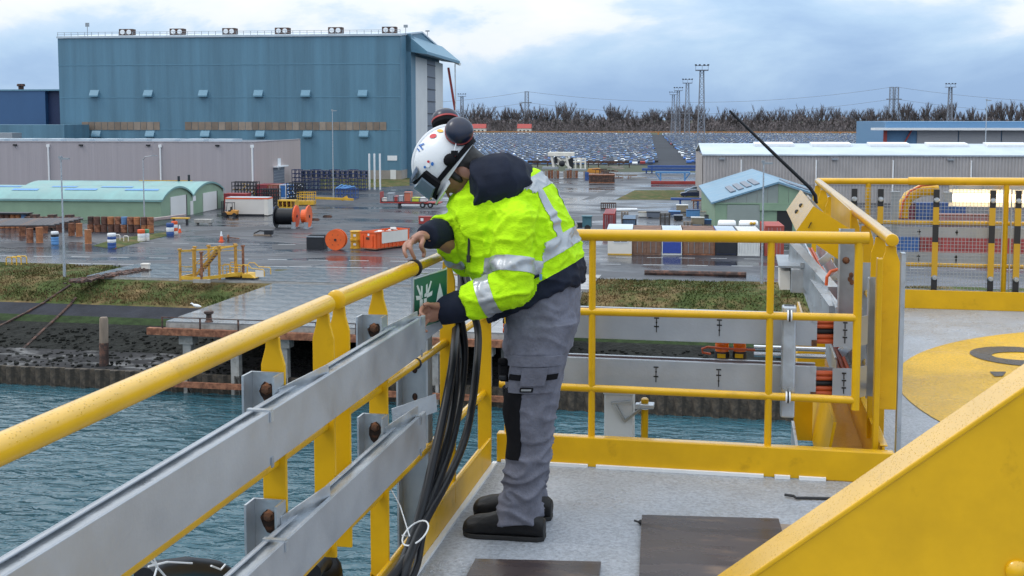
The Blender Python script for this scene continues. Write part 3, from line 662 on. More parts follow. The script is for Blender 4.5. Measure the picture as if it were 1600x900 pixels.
def P4(c): return M('paint_%d' % random.randrange(10**6), c, .5, var=.22, vs=.9, col2=tuple(q*.6 for q in c), c2amt=.3, c2s=1.5)
BROWNC = M('rusty_brown_container', (.23, .12, .075), .7, var=.3, vs=1, col2=(.15, .085, .06), c2amt=.5, c2s=.8); WHITEC = M('container_white', (.62, .62, .60), .5, var=.1, vs=1); BLUEC = M('container_blue', (.03, .06, .30), .45, var=.15); REDC = M('container_red', (.38, .07, .05), .5, var=.2, vs=1)
# row along the quay road
Y, x0, x1 = span(949.5, 987, 398); cb = thing('site_cabin', 'cream site cabin with two white framed windows, beside the brown container', 'cabin', ((x0+x1)/2, Y, ZY))
b = MB(); b.box(x0, x1, Y, Y+6, ZY+.12, ZY+2.7); b.build('wall', CREAM, cb); b = MB(); b.box(x0-.08, x1+.08, Y-.1, Y+6.1, ZY+2.7, ZY+2.85); b.build('roof', ROOFW, cb)
b = MB(); b.box(x0, x1, Y-.02, Y+5.9, ZY, ZY+.118); b.build('base_frame', YEL_FAR, cb)
for s_ in (.38, .68):
    xx = x0+(x1-x0)*s_; b = MB(); b.box(xx-.42, xx+.42, Y-.06, Y-.002, ZY+1.35, ZY+2.3); w_ = b.build('window', WHITE, cb); b = MB(); b.box(xx-.33, xx+.33, Y-.08, Y-.061, ZY+1.45, ZY+2.2); b.build('pane', GLASS_D, w_)
container(987.5, 1033, 398, 6, 2.75, [BROWNC, BROWNC], 'rusty brown container next to the cream cabin')
container(1034, 1065.5, 398.5, 6, 2.75, [WHITEC, WHITEC], 'white container end with blue lower half', band=BLUEC, doors=False)
container(1066.5, 1117, 398.8, 6, 2.75, [BROWNC, RUST], 'wide brown container beside the blue and black one')
container(1117.5, 1151.5, 399.5, 6, 2.75, [BLUEC, DARKFRAME], 'blue container with black lower half', band=DARKFRAME, doors=False)
container(1152.5, 1187, 400, 6, 2.75, [WHITEC, WHITEC], 'plain white corrugated container end next to the orange red one', doors=False)
container(1194.5, 1224.5, 400, 6, 3.3, [REDC, REDC], 'orange red container standing at the end of the row')
container(942, 960, 362, 9, 2.4, [P4((.24, .04, .045)), RED], 'dark red container behind the cream cabin')
container(972, 994, 357, 7, 1.3, [P4((.10, .16, .24)), DARKFRAME], 'low dark grey open tank beside the dark red container', cat='tank', name='low_tank', doors=False)
container(1407, 1430, 346, 6, 2.6, [P4((.16, .03, .05)), DRUST], 'maroon container behind the far mesh, beside the long blue one', doors=False)
container(1431, 1508, 345, 2.4, 2.6, [P4((.05, .11, .28)), BLUE], 'long blue container side seen through the far mesh', doors=False)
container(1466, 1545, 352, 2.4, 1.5, [P4((.34, .16, .15)), RUST], 'low faded red flat rack in front of the long blue container', doors=False, name='flat_rack', cat='flat rack')
container(1400, 1436, 396, 2.4, 2.6, [P4((.04, .12, .32)), BLUE], 'short blue container on the quay road seen through the mesh', doors=False)
container(1437, 1606, 396, 2.4, 2.6, [P4((.36, .06, .055)), REDC], 'long red corrugated container on the quay road seen through the mesh', doors=False)
# rack with white tanks in front of the gabled shed
Y, x0, x1 = span(1122, 1187, 371); tr = thing('tank_rack', 'galvanised rack in front of the gabled shed', 'rack', ((x0+x1)/2, Y, ZY)); zr_ = topz(1150, 352, Y)
b = MB(); 
for i in range(16): x = x0+(x1-x0)*i/15; b.box(x-.04, x+.04, Y, Y+.08, zr_-.9, zr_)
b.box(x0, x1, Y, Y+.1, zr_-.08, zr_); b.box(x0, x1, Y, Y+.1, zr_-.95, zr_-.85); b.build('railing', GALV_D, tr)
b = MB(); b.box(x0, x1, Y+.02, Y+2.5, zr_-1.05, zr_-.96); b.build('floor', GALV_D, tr)
for k, x in enumerate((x0+.2, (x0+x1)/2, x1-.2)): b = MB(); b.box(x-.1, x+.1, Y+.3, Y+.5, ZY, zr_-1.05); b.build('leg', DARKFRAME, tr)
for k, (p0, p1, lb_) in enumerate(((1122, 1151, 'white rounded tank on the rack, the plain one'), (1155, 1186, 'white rounded tank on the rack with two yellow valves'))):
    xa, xb_ = PY(p0, 345, Y).x, PY(p1, 345, Y).x; r_ = .62; tk = thing('white_tank', lb_, 'tank', ((xa+xb_)/2, Y+.8, zr_-.95))
    b = MB(); b.lathe([(.1, 0), (r_*.8, .06), (r_, .25), (r_, xb_-xa-.25), (r_*.8, xb_-xa-.06), (.1, xb_-xa)], (xa, Y+.9, zr_-.9+r_+.25), 14, 'x'); b.build('vessel', WHITE, tk, True)
    b = MB(); b.box(xa+.2, xa+.45, Y+.4, Y+1.4, zr_-.95, zr_-.3); b.box(xb_-.45, xb_-.2, Y+.4, Y+1.4, zr_-.95, zr_-.3); b.build('saddle', GALV_D, tk)
    if k:
        for dx in (.55, .95): b = MB(); b.ball((xb_-dx, Y+.2, zr_+.25), (.2, .2, .2)); b.build('valve', YEL_FAR, tk)

# ---- bits and pieces between cabins and road (pallets, crates)
def pallet_stack(px, yb, n, label, w=1.6, mat=None, hh=.2):
    c = G(px, yb, ZY); t = thing('pallet_stack', label, 'pallet stack', c)
    for k in range(n):
        b = MB(); z = ZY+k*hh
        for q in (-.4, 0, .4): b.box(c.x+q*w-.07, c.x+q*w+.07, c.y, c.y+1.1, z, z+hh*.5)
        for q in range(5): b.box(c.x-w/2, c.x+w/2, c.y+.24*q, c.y+.24*q+.14, z+hh*.5, z+hh*.68)
        b.build('pallet', mat or WOOD, t)
pallet_stack(1039, 354, 11, 'tall dark stack of pallets among the scattered crates', 1.5, M('dark_timber', (.06, .05, .04), .8, var=.3), .17)
pallet_stack(976, 343, 5, 'short stack of brown pallets beside the dark tank', 1.1, WOOD, .25)
pallet_stack(1075, 353, 3, 'low pallet pile next to the blue sheeted crates', 1.3)
rs = random.Random(77); CR = [WHITEC, P4((.12, .14, .18)), P4((.05, .09, .2)), P4((.3, .25, .18)), DARKFRAME, BLUE_L]
spots = [(1008, 340, 'small dark crate left of the pallet tower'), (1021, 341, 'white crate just behind the pallet tower'), (1054, 338, 'long white tube crate beside the pallet tower'), (1066, 332, 'striped cable drum crate on the wet apron'), (1060, 345, 'blue crate against the pallet tower'), (1083, 340, 'grey crate near the blue sheeting'), (1098, 338, 'pale crate near the grey warehouse'), (1112, 345, 'dark blue covered crate before the gabled shed'), (1109, 352, 'light blue sheeted crate before the gabled shed'), (1090, 352, 'long low blue crate before the tank rack')]
for k, (px, py, lab) in enumerate(spots):
    c = G(px, py, ZY); w_ = rs.uniform(1.2, 2.2); d = rs.uniform(1, 1.8); h = rs.uniform(.6, 1.2); t = thing('crate', lab, 'crate', c)
    b = MB(); b.box(c.x-w_/2, c.x+w_/2, c.y, c.y+d, ZY+.12, ZY+h); b.build('body', CR[k % 6], t, bevel=.03)
    b = MB(); b.box(c.x-w_/2-.05, c.x+w_/2+.05, c.y-.05, c.y+d+.05, ZY+h, ZY+h+.09); b.build('lid', CR[(k+3) % 6], t)
    b = MB(); b.box(c.x-w_/2, c.x-w_/2+.2, c.y, c.y+d, ZY, ZY+.12); b.box(c.x+w_/2-.2, c.x+w_/2, c.y, c.y+d, ZY, ZY+.12); b.build('skid', WOOD, t)
# workboat cab peeking over the rail, steel frames on the asphalt
c = G(911, 361, ZY); t = thing('small_tractor', 'small dark tractor with glazed teal cab left of the dark red container', 'tractor', c)
b = MB(); b.box(c.x-2.2, c.x-.1, c.y, c.y+1.2, ZY+.4, ZY+1.1); b.build('bonnet', DARKFRAME, t); b = MB(); b.box(c.x-.1, c.x+1.1, c.y-.1, c.y+1.3, ZY+.5, ZY+1.9); b.box(c.x-.2, c.x+1.2, c.y-.2, c.y+1.4, ZY+1.9, ZY+2.0); b.build('cab', P4((.05, .14, .17)), t)
for q in (-1.7, .6): b = MB(); b.cyl((c.x+q, c.y-.15, ZY+.42), .42, .3, 14, 'y'); b.build('wheel', BLACK, t)
Y, x0, x1 = span(939, 962, 328); t = thing('lattice_section', 'rusty steel lattice frame lying on the wet yard', 'steel frame', ((x0+x1)/2, Y, ZY)); b = MB()
for z in (.1, 1.0): b.box(x0, x1, Y, Y+.12, ZY+z, ZY+z+.12); b.box(x0, x1, Y+1.2, Y+1.32, ZY+z, ZY+z+.12)
for i in range(8): x = x0+(x1-x0)*i/7; b.box(x-.06, x+.06, Y+.01, Y+1.3, ZY+.1, ZY+1.1)
b.build('lattice', DRUST, t)
a, q = G(951, 328.5, ZY+.2), G(995, 327.5, ZY+.2); b = MB(); b.tube([a, q], .26, 10); tag(b.build('white_pipe', WHITE), 'long white pipe lying beside the steel frame', 'pipe')
Y, x0, x1 = span(1048, 1098, 321); t = thing('blue_trestle', 'dark blue steel trestle beside the two parked cars', 'trestle', ((x0+x1)/2, Y, ZY)); b = MB(); b.box(x0, x1, Y, Y+1.2, ZY+.9, ZY+1.25); b.build('beam', BLUE, t)
for s_ in (.3, .85): x = x0+(x1-x0)*s_; b = MB(); b.box(x-.15, x+.15, Y+.1, Y+1.1, ZY, ZY+.9); b.build('leg', BLUE, t)
a, q = G(1080, 322, ZY), G(1130, 324, ZY); b = MB(); b.box(a.x, q.x, a.y-.6, a.y+.2, ZY+.9, ZY+1.1); b.box(a.x+.3, a.x+.5, a.y-.5, a.y, ZY, ZY+.9); b.box(q.x-.6, q.x-.4, a.y-.5, a.y, ZY, ZY+.9); tag(b.build('work_bench', RUST), 'long rusty work bench near the gabled shed corner', 'bench')

# ---- parked cars by the warehouse (full cars)
def car(c, label, col, rz=0, group=None, s=1.0):
    t = thing('parked_car', label, 'car', c, group, rz); base = Vector((0, 0, 0)); ROOT[t.name] = base
    pm = M('car_paint_%d' % random.randrange(10**6), col, .25, var=.02, coat=.6)
    low = [(-2.1, .35), (-2.15, .65), (-2.0, .86), (-1.1, .98), (1.6, .98), (2.05, .85), (2.1, .4), (1.9, .25), (-1.9, .25)]
    top = [(-1.15, .97), (-.35, 1.42), (.7, 1.48), (1.65, 1.02)]
    b = MB(); b.prism(low, 'y', -.86, .86); b.loft([[(x, -.74 if z < 1.1 else -.62, z) for x, z in top], [(x, .74 if z < 1.1 else .62, z) for x, z in top]]); b.build('body', pm, t, bevel=.05)
    for s_ in (-1, 1): b = MB(); b.quad(*[(x, s_*(.765 if z < 1.1 else .65), z) for x, z in ((-.9, 1.03), (-.3, 1.37), (.65, 1.42), (1.35, 1.05))]); b.build('side_window', GLASS_D, t)
    b = MB(); b.quad((-1.18, -.66, 1.02), (-1.18, .66, 1.02), (-.40, .57, 1.43), (-.40, -.57, 1.43)); b.build('windscreen', GLASS_D, t)
    for x in (-1.35, 1.35):
        for s_ in (-1, 1): b = MB(); b.cyl((x, s_*.7-.1, .31), .31, .22, 14, 'y'); w_ = b.build('wheel', BLACK, t); b = MB(); b.cyl((x, s_*.82-.02, .31), .19, .04, 10, 'y'); b.build('rim', GALV, w_)
    for s_ in (-1, 1): b = MB(); b.box(-2.14, -2.0, s_*.6-.16, s_*.6+.16, .62, .78); b.build('headlight', WHITE, t)
    return t
c = G(1081, 308, ZY); car((c.x, c.y, ZY), 'dark blue hatchback parked in front of a paler car', (.012, .022, .06))
c = G(1087, 303, ZY); car((c.x, c.y+1.5, ZY), 'paler car parked behind the dark blue hatchback', (.16, .24, .34))

# ---- mid yard: skip, reels, drums
def reel(c, r, w_, fl, core, axis, label, name='cable_reel', group=None):
    t = thing(name, label, 'cable reel', (c[0], c[1], ZY), group); cc = Vector((c[0], c[1], ZY+r))
    for s_ in (-1, 1):
        b = MB(); o = cc+(Vector((s_*w_/2-.05, 0, 0)) if axis == 'x' else Vector((0, s_*w_/2-.05, 0)))
        b.lathe([(r*.1, 0), (r, 0), (r, .1), (r*.1, .1)], o, 28, axis); f_ = b.build('flange', fl, t)
        b = MB()
        for k in range(6):
            a = k*math.pi/3; v = Vector((0, math.cos(a), math.sin(a))) if axis == 'x' else Vector((math.cos(a), 0, math.sin(a))); ex = Vector((s_*.09 if axis == 'x' else 0, s_*.09 if axis == 'y' else 0, 0))
            p_ = cc+(Vector((s_*w_/2, 0, 0)) if axis == 'x' else Vector((0, s_*w_/2, 0))); b.ball(p_+v*r*.55+ex*.3, (.06, .06, .06), None, 6, 4)
        b.cyl(o-(Vector((.06, 0, 0)) if axis == 'x' else Vector((0, .06, 0))), r*.12, .22, 10, axis); b.build('hub', DARKFRAME, f_)
    b = MB(); o = cc-(Vector((w_/2, 0, 0)) if axis == 'x' else Vector((0, w_/2, 0))); b.lathe([(r*.72, .12), (r*.74, w_*.3), (r*.72, w_*.6), (r*.73, w_-.12)], o, 24, axis); b.build('cable_winding', core, t, True)
    return t
ORB = M('orange_reel_paint', (.75, .12, .02), .45, var=.12, vs=1.2)
c = G(524, 391, ZY); reel((c.x, c.y+.5), 1.18, .9, ORB, BLACK, 'y', 'bright orange cable reel facing the quay beside the black bin')
c = G(447, 357, ZY); reel((c.x-.4, c.y+1.2), 1.55, 2.6, DARKFRAME, BLACK_RUB, 'x', 'large dark reel wound with black cable in the open yard')
c = G(459, 357, ZY); 
for k, (dx, lab) in enumerate(((.0, 'orange reel flange side disc touching the large dark reel'), (1.75, 'outer orange reel disc beside the large dark reel'))):
    t = thing('orange_reel', lab, 'cable reel', (c.x+dx, c.y, ZY)); b = MB(); b.lathe([(.2, 0), (1.5, 0), (1.55, .08), (1.5, .16), (.2, .16)], (c.x+dx, c.y+1.0, ZY+1.6), 28, 'x'); b.build('flange', ORB, t)
    b = MB(); b.lathe([(.9, .16), (.9, .9), (1.4, .9), (1.4, 1.0), (.2, 1.0)], (c.x+dx-1.0, c.y+1.0, ZY+1.6), 20, 'x'); b.build('drum', ORB, t)
    b = MB(); b.cyl((c.x+dx+.1, c.y+1.0, ZY+1.6), .2, .14, 8, 'x'); b.build('hub', DARKFRAME, t)
    b = MB(); b.box(c.x+dx-.2, c.x+dx+.35, c.y-.35, c.y-.25, ZY, ZY+.9); b.box(c.x+dx-.3, c.x+dx+.4, c.y-.4, c.y+1.8, ZY, ZY+.15); b.build('cradle', GALV_D, t)
Y, x0, x1 = span(479, 506, 390); t = thing('black_bin', 'open black steel bin left of the orange reel', 'bin', ((x0+x1)/2, Y, ZY)); b = MB(); d = 1.6; h = 1.55
b.box(x0, x1, Y, Y+.06, ZY+.1, ZY+h); b.box(x0, x1, Y+d, Y+d+.06, ZY+.1, ZY+h); b.box(x0, x0+.06, Y+.061, Y+d-.001, ZY+.1, ZY+h); b.box(x1-.06, x1, Y+.061, Y+d-.001, ZY+.1, ZY+h); b.box(x0, x1, Y, Y+d, ZY, ZY+.09); b.build('bin_body', DARKFRAME, t)
b = MB(); b.box(x0-.05, x1+.05, Y-.05, Y-.002, ZY+h-.14, ZY+h+.02); b.build('rim', GALV_D, t)
for k, z in enumerate((0, 1.02)):
    c = G(554, 389, ZY); t = thing('yellow_spool', ('yellow spool standing on the ground beside the orange skip', 'yellow spool stacked on top of another beside the skip')[k], 'spool', (c.x, c.y+.7, ZY+z))
    b = MB(); b.lathe([(.7, 0), (.7, .1), (.62, .12), (.62, .88), (.7, .9), (.7, 1.0)], (c.x, c.y+.7, ZY+z), 18); b.build('drum', YEL_FAR, t)
    b = MB(); b.box(c.x-.15, c.x+.15, c.y+.06, c.y+.085, ZY+z+.4, ZY+z+.65); b.build('paper_label', WHITE, t)
# roll-off skip seen end-on with a long side in depth
X0 = G(563, 390, ZY).x; Y0 = G(563, 390, ZY).y; X1 = PY(586, 390, Y0).x; t = thing('orange_skip', 'orange roll off skip with pale sheet on its long side', 'skip', ((X0+X1)/2, Y0, ZY)); d = 6.0; h = 2.1
Ms = Matrix.Rotation(-R(28), 3, 'Z'); o_ = Vector((X0, Y0, ZY)); W_ = 2.3
def sk(p): return o_+Ms @ Vector(p)
def skbox(mb, a, q):
    vs = [sk((x, y, z)) for z in (a[2], q[2]) for (x, y) in ((a[0], a[1]), (q[0], a[1]), (q[0], q[1]), (a[0], q[1]))]
    mb.add(vs, [(3, 2, 1, 0), (4, 5, 6, 7), (0, 1, 5, 4), (1, 2, 6, 5), (2, 3, 7, 6), (3, 0, 4, 7)])
b = MB(); skbox(b, (0, 0, .25), (W_, .08, h)); b.build('end_wall', ORANGE, t); b = MB(); skbox(b, (0, d-.08, .25), (W_, d, h)); b.build('end_wall', ORANGE, t)
for x in (0, W_-.08): b = MB(); skbox(b, (x, .081, .25), (x+.08, d-.081, h)); b.build('side_wall', ORANGE, t)
b = MB(); skbox(b, (.0, .0, .12), (W_, d, .24)); b.build('floor', RUST, t)
b = MB(); skbox(b, (-.05, -.06, h-.12), (W_+.06, -.002, h+.03)); skbox(b, (W_+.002, -.05, h-.12), (W_+.08, d, h+.03))
for k in range(9): skbox(b, (W_+.002, .2+k*.68, .2), (W_+.07, .32+k*.68, h-.13))
b.build('ribs', ORANGE, t)
b = MB(); skbox(b, (W_+.075, 1.0, .75), (W_+.09, d-.4, h-.06)); b.build('pale_sheet', CREAM, t)
b = MB(); skbox(b, (.35, -.1, .4), (.5, -.003, 1.7)); skbox(b, (1.8, -.1, .4), (1.95, -.003, 1.7)); b.build('end_post', ORANGE, t)
b = MB(); skbox(b, (.9, -.03, 1.2), (1.4, -.004, 1.5)); b.build('logo_plate', DRUST, t); b = MB(); skbox(b, (1.15, -.03, 1.65), (1.4, -.004, 1.9)); b.build('paper_label', WHITE, t)
b = MB(); rs = random.Random(9)
for k in range(22): p = sk((rs.uniform(.3, 2), rs.uniform(1, 5.4), rs.uniform(1.4, 2.05))); b.obox(p, (rs.uniform(.3, .9), .5, .25), Matrix.Rotation(rs.uniform(0, 3), 3, 'Z') @ Matrix.Rotation(rs.uniform(-.5, .5), 3, 'X'))
struct(b.build('rubble', WHITEC, t), 'stuff')
# small loose things on the asphalt
for px, yb, lab in ((415, 369, 'black cable clamp on blocks in the open yard'), ):
    c = G(px, yb, ZY); t = thing('cable_clamp', lab, 'clamp', c); b = MB(); b.box(c.x-1.6, c.x+.6, c.y, c.y+.6, ZY, ZY+.2); b.build('base', WOOD, t); b = MB(); b.box(c.x-.2, c.x+.9, c.y, c.y+.5, ZY+.2, ZY+.75); b.tube([(c.x-1.6, c.y+.2, ZY+.3), (c.x-.8, c.y+.2, ZY+.7), (c.x, c.y+.2, ZY+.6)], .1, 6); b.build('clamp', DARKFRAME, t)
for px, yb, lab in ((491, 345, 'dark timber block with pale end lying on the yard'), (511, 340, 'plain dark timber block lying alone on the yard')):
    c = G(px, yb, ZY); b = MB(); b.box(c.x-.65, c.x+.65, c.y, c.y+.5, ZY, ZY+.28); b.box(c.x-.5, c.x+.5, c.y+.05, c.y+.45, ZY+.28, ZY+.36); tag(b.build('timber_block', DRUST), lab, 'timber')
def cone(px, yb, lab, s=1.0):
    c = G(px, yb, ZY); t = thing('traffic_cone', lab, 'traffic cone', c, 'traffic cones'); b = MB(); b.box(c.x-.2*s, c.x+.2*s, c.y-.2*s, c.y+.2*s, ZY, ZY+.05); b.build('base', ORANGE, t)
    b = MB(); b.lathe([(.16*s, .05), (.1*s, .42*s)], c, 10); b.build('cone', ORANGE, t); b = MB(); b.lathe([(.105*s, .421*s), (.05*s, .8*s)], c, 10); b.build('sleeve', WHITE, t)
cone(346, 377, 'traffic cone alone on the open yard', 1.5); cone(281, 363, 'traffic cone beside the striped drum', 1.2); cone(179, 388, 'traffic cone at the blue and white drum', 1.0)
c = G(356, 374, ZY); b = MB(); b.lathe([(.3, 0), (.3, .12)], (c.x, c.y, ZY+.3), 10, 'x'); b.bar((c.x, c.y, ZY+.25), (c.x+1.4, c.y+.2, ZY+.1), .12, .1); tag(b.build('trolley_wheel', RUST), 'rusty tow bar with a wheel lying near the cone', 'tow bar')
Y, x0, x1 = span(654, 673, 351); t = thing('red_toolbox', 'red steel tool box beside the worker', 'tool box', ((x0+x1)/2, Y, ZY)); b = MB(); b.box(x0, x1, Y, Y+1, ZY+.1, ZY+1.05); b.build('body', RED, t, bevel=.03); b = MB(); b.box(x0-.03, x1+.03, Y-.03, Y+1.03, ZY+1.06, ZY+1.15); b.build('lid', RED, t); b = MB(); b.box(x0+.3, x0+.7, Y-.03, Y-.004, ZY+.5, ZY+.9); b.build('paper_label', WHITE, t)

# ---- forklift
c = G(356, 339, ZY); t = thing('forklift', 'orange yellow forklift parked by the white container', 'forklift', c); ox, oy = c.x, c.y; FO = M('forklift_orange', (.60, .27, .05), .5, var=.1)
b = MB(); b.prism([(ox-.7, ZY+.35), (ox+1.3, ZY+.35), (ox+1.4, ZY+.95), (ox+.6, ZY+1.1), (ox+.4, ZY+.75), (ox-.7, ZY+.75)], 'y', oy, oy+1.1); b.build('chassis', FO, t, bevel=.04)
b = MB(); 
for x, y in ((-.6, 0), (-.6, 1.0), (.75, 0), (.75, 1.0)): b.bar((ox+x, oy+y+.05, ZY+.75), (ox+x+(.15 if x < 0 else -.05), oy+y+.05, ZY+2.1), .07, .07, (0, 1, 0))
b.box(ox-.5, ox+.8, oy, oy+1.1, ZY+2.1, ZY+2.18); b.build('overhead_guard', DARKFRAME, t)
b = MB(); b.box(ox-.05, ox+.4, oy+.25, oy+.85, ZY+.8, ZY+1.0); b.box(ox+.3, ox+.45, oy+.25, oy+.85, ZY+1.0, ZY+1.5); b.build('seat', BLACK, t)
for y in (.15, .85): b = MB(); b.box(ox-1.05, ox-.9, oy+y, oy+y+.12, ZY+.05, ZY+2.4); b.build('mast', DARKFRAME, t)
for y in (.2, .8): b = MB(); b.box(ox-2.0, ox-1.06, oy+y, oy+y+.12, ZY+.1, ZY+.16); b.build('fork', DARKFRAME, t)
for x, r_ in ((-.5, .38), (1.0, .32)):
    for y in (-.02, .9): b = MB(); b.cyl((ox+x, oy+y, ZY+r_), r_, .22, 14, 'y'); b.build('wheel', BLACK, t)

# ---- containers and racks behind the green shed
Y, x0, x1 = span(352.5, 419, 337); t = thing('white_container', 'white insulated container with orange red top edge beside the forklift', 'container', ((x0+x1)/2, Y, ZY)); zt = ZY+2.75
b = MB(); b.box(x0, x1-.6, Y, Y+2.4, ZY+.25, zt-.2); b.build('side_panel', M('insulated_white', (.62, .58, .54), .5, var=.05, vs=.4), t); b = MB(); b.box(x1-.598, x1, Y-.03, Y+2.43, ZY+.1, zt-.2); b.build('end_frame', CREAM, t)
b = MB(); b.box(x0-.02, x1+.02, Y-.04, Y+2.44, zt-.2, zt); b.build('top_band', ORANGE, t); b = MB(); b.box(x0+.1, x1-.1, Y+.1, Y+2.3, zt+.002, zt+.06); b.build('roof', ROOFW, t); b = MB(); b.box(x0, x1-.7, Y+.05, Y+2.3, ZY, ZY+.248); b.build('skid', DARKFRAME, t)
container(350, 385, 327, 2.4, 2.6, [P4((.30, .04, .05)), RED], 'red container behind the white insulated one', axis='x', doors=False)
container(400, 418, 309, 5, 2.5, [P4((.28, .06, .08)), RED], 'faded red container next to the salmon one', doors=False); container(418.5, 435, 309.5, 5, 2.5, [P4((.32, .10, .08)), RUST], 'salmon red container with lock bars between faded red and blue', doors=True)
container(437, 447, 310, 5, 2.6, [P4((.04, .16, .42)), WHITE], 'bright blue white framed container beside black rack', doors=False)
def frame_rack(px0, px1, yb, h, mat, label, group=None, lv=3, dep=2.2, nb=4, name='steel_rack', cat='rack', knobs=None):
    Y, x0, x1 = span(px0, px1, yb); t = thing(name, label, cat, ((x0+x1)/2, Y, ZY), group); q = .11
    for i in range(nb+1):
        x = x0+(x1-x0-q)*i/nb
        for y in (Y, Y+dep): b = MB(); b.box(x, x+q, y, y+q, ZY, ZY+h); b.build('upright', mat, t)
    for k in range(lv+1):
        b = MB(); z = ZY+.15+(h-.3)*k/lv
        for y in (Y+.01, Y+dep+.01): b.box(x0, x1, y, y+q-.02, z, z+q)
        for i in range(nb+1): x = x0+(x1-x0-q)*i/nb+.01; b.box(x, x+q-.02, Y+q, Y+dep, z, z+q)
        if k < lv:
            for i in range(nb): x = x0+(x1-x0)*i/nb; b.bar((x+.1, Y+dep*.5, z), (x+(x1-x0)/nb, Y+dep*.5, z+(h-.3)/lv), .06, .06, (0, 1, 0))
        b.build('shelf_frame', mat, t)
    if knobs:
        b = MB()
        for k in range(14): b.cbox((random.uniform(x0, x1), Y-.05, ZY+random.uniform(.3, h-.2)), .14, .08, .12)
        b.build('end_caps', knobs, t)
    return t
frame_rack(345, 362, 300, 2.6, DARKFRAME, 'black basket frame rising behind the green shed roof', lv=4, nb=6, knobs=CREAM)
frame_rack(362, 400, 311, 3.2, DARKFRAME, 'black pipe basket beside the faded red container', lv=4, nb=8, knobs=YEL_FAR)
frame_rack(405, 433, 323, 3.0, DARKFRAME, 'black pipe basket just behind the white container end', lv=4, nb=7)
frame_rack(447.5, 473, 312, 3.1, DARKFRAME, 'black pipe basket with pale pipe ends beside the blue container', lv=4, nb=6, knobs=WHITE)
frame_rack(167, 203, 283, 3.4, DARKFRAME, 'black lattice frame seen above the green shed roof', lv=2, nb=8)
NAVY = M('navy_rack_paint', (.025, .04, .12), .5, var=.25)
for i in range(8): frame_rack(456+i*14.6, 469+i*14.6, 298, 4.4-.25*(i % 2), NAVY, 'stack of navy blue stillage frames against the hangar', 'navy stillage stacks', lv=5, nb=2, dep=2.0, name='stillage_stack', cat='stillage')
t = frame_rack(524, 556, 311, 2.0, BLUE, 'blue steel cradle with coiled gear beside the lamp post', lv=2, nb=4, dep=2.0, name='steel_cradle', cat='cradle')
Y, x0, x1 = span(524, 556, 311); b = MB()
for k in range(4): b.tube([(x0+.5*k, Y+.4, ZY+1.9), (x0+1+.8*k, Y+1, ZY+2.6-.1*k), (x0+2+.5*k, Y+1.2, ZY+2.0)], .14, 6)
tag(b.build('blue_hoses', BLUE_L), 'light blue hoses heaped on the blue cradle', 'hose')
# yellow lattice bar on the shed roof edge, yellow basket, yellow frame
a, q = PY(218, 283.5, Yw-4), PY(301, 283.5, Yw-4); b = MB(); b.box(a.x, q.x, Yw-4.3, Yw-4, ZY, ZY+.1); b.box(a.x, a.x+.3, Yw-4.3, Yw-4, ZY+.1, a.z); b.box(q.x-.3, q.x, Yw-4.3, Yw-4, ZY+.1, q.z); b.box(a.x, q.x, Yw-4.3, Yw-4, a.z-.25, a.z+.25); tag(b.build('yellow_spreader', YEL_FAR), 'yellow spreader bar showing above the green shed roof', 'spreader bar')
Y, x0, x1 = span(464, 490, 321); t = thing('work_basket', 'yellow work basket of a boom lift with its jib', 'work basket', ((x0+x1)/2, Y, ZY)); h = 2.3
b = MB(); b.box(x0, x1, Y, Y+1.6, ZY+.1, ZY+.75); b.build('tub', YEL_FAR, t); b = MB()
for i in range(5):
    x = x0+(x1-x0-.08)*i/4
    for y in (Y, Y+1.52): b.box(x, x+.08, y, y+.08, ZY+.75, ZY+h-.3*(i < 1))
for z in (1.3, 1.75, h-.1): b.box(x0, x1, Y+.01, Y+.07, ZY+z, ZY+z+.08); b.box(x0, x1, Y+1.53, Y+1.59, ZY+z, ZY+z+.08)
b.build('railing', YEL_FAR, t); b = MB(); b.bar((x1, Y+1.0, ZY+1.25), (x1+6.5, Y+2, ZY+.95), .4, .4); b.bar((x1+4.5, Y+1.7, ZY+.9), (x1+5.5, Y+1.9, ZY+1.4), .2, .5); b.build('jib', YEL_FAR, t)
Y, x0, x1 = span(434, 462, 326); t = thing('yellow_winch_frame', 'low yellow winch frame next to the work basket', 'winch', ((x0+x1)/2, Y, ZY)); b = MB(); b.box(x0, x1, Y, Y+.2, ZY, ZY+.25); b.box(x0, x1, Y+1.6, Y+1.8, ZY, ZY+.25)
for i in range(5): x = x0+(x1-x0-.15)*i/4; b.box(x, x+.15, Y+.01, Y+1.79, ZY+.25, ZY+1.2); 
b.box(x0, x1, Y+.02, Y+1.78, ZY+1.2, ZY+1.4); b.build('frame', YEL_FAR, t); b = MB(); b.cyl((x0+.3, Y+.9, ZY+.75), .4, 1.8, 12, 'x'); b.build('drum', RUST, t)
c = G(430, 334, ZY); b = MB(); b.lathe([(.42, 0), (.45, .1), (.42, .5), (.45, .55), (.42, 1.0), (.4, 1.05)], (c.x, c.y, ZY), 12); tag(b.build('oil_drum', BLUE), 'blue drum at the corner of the white container', 'drum')

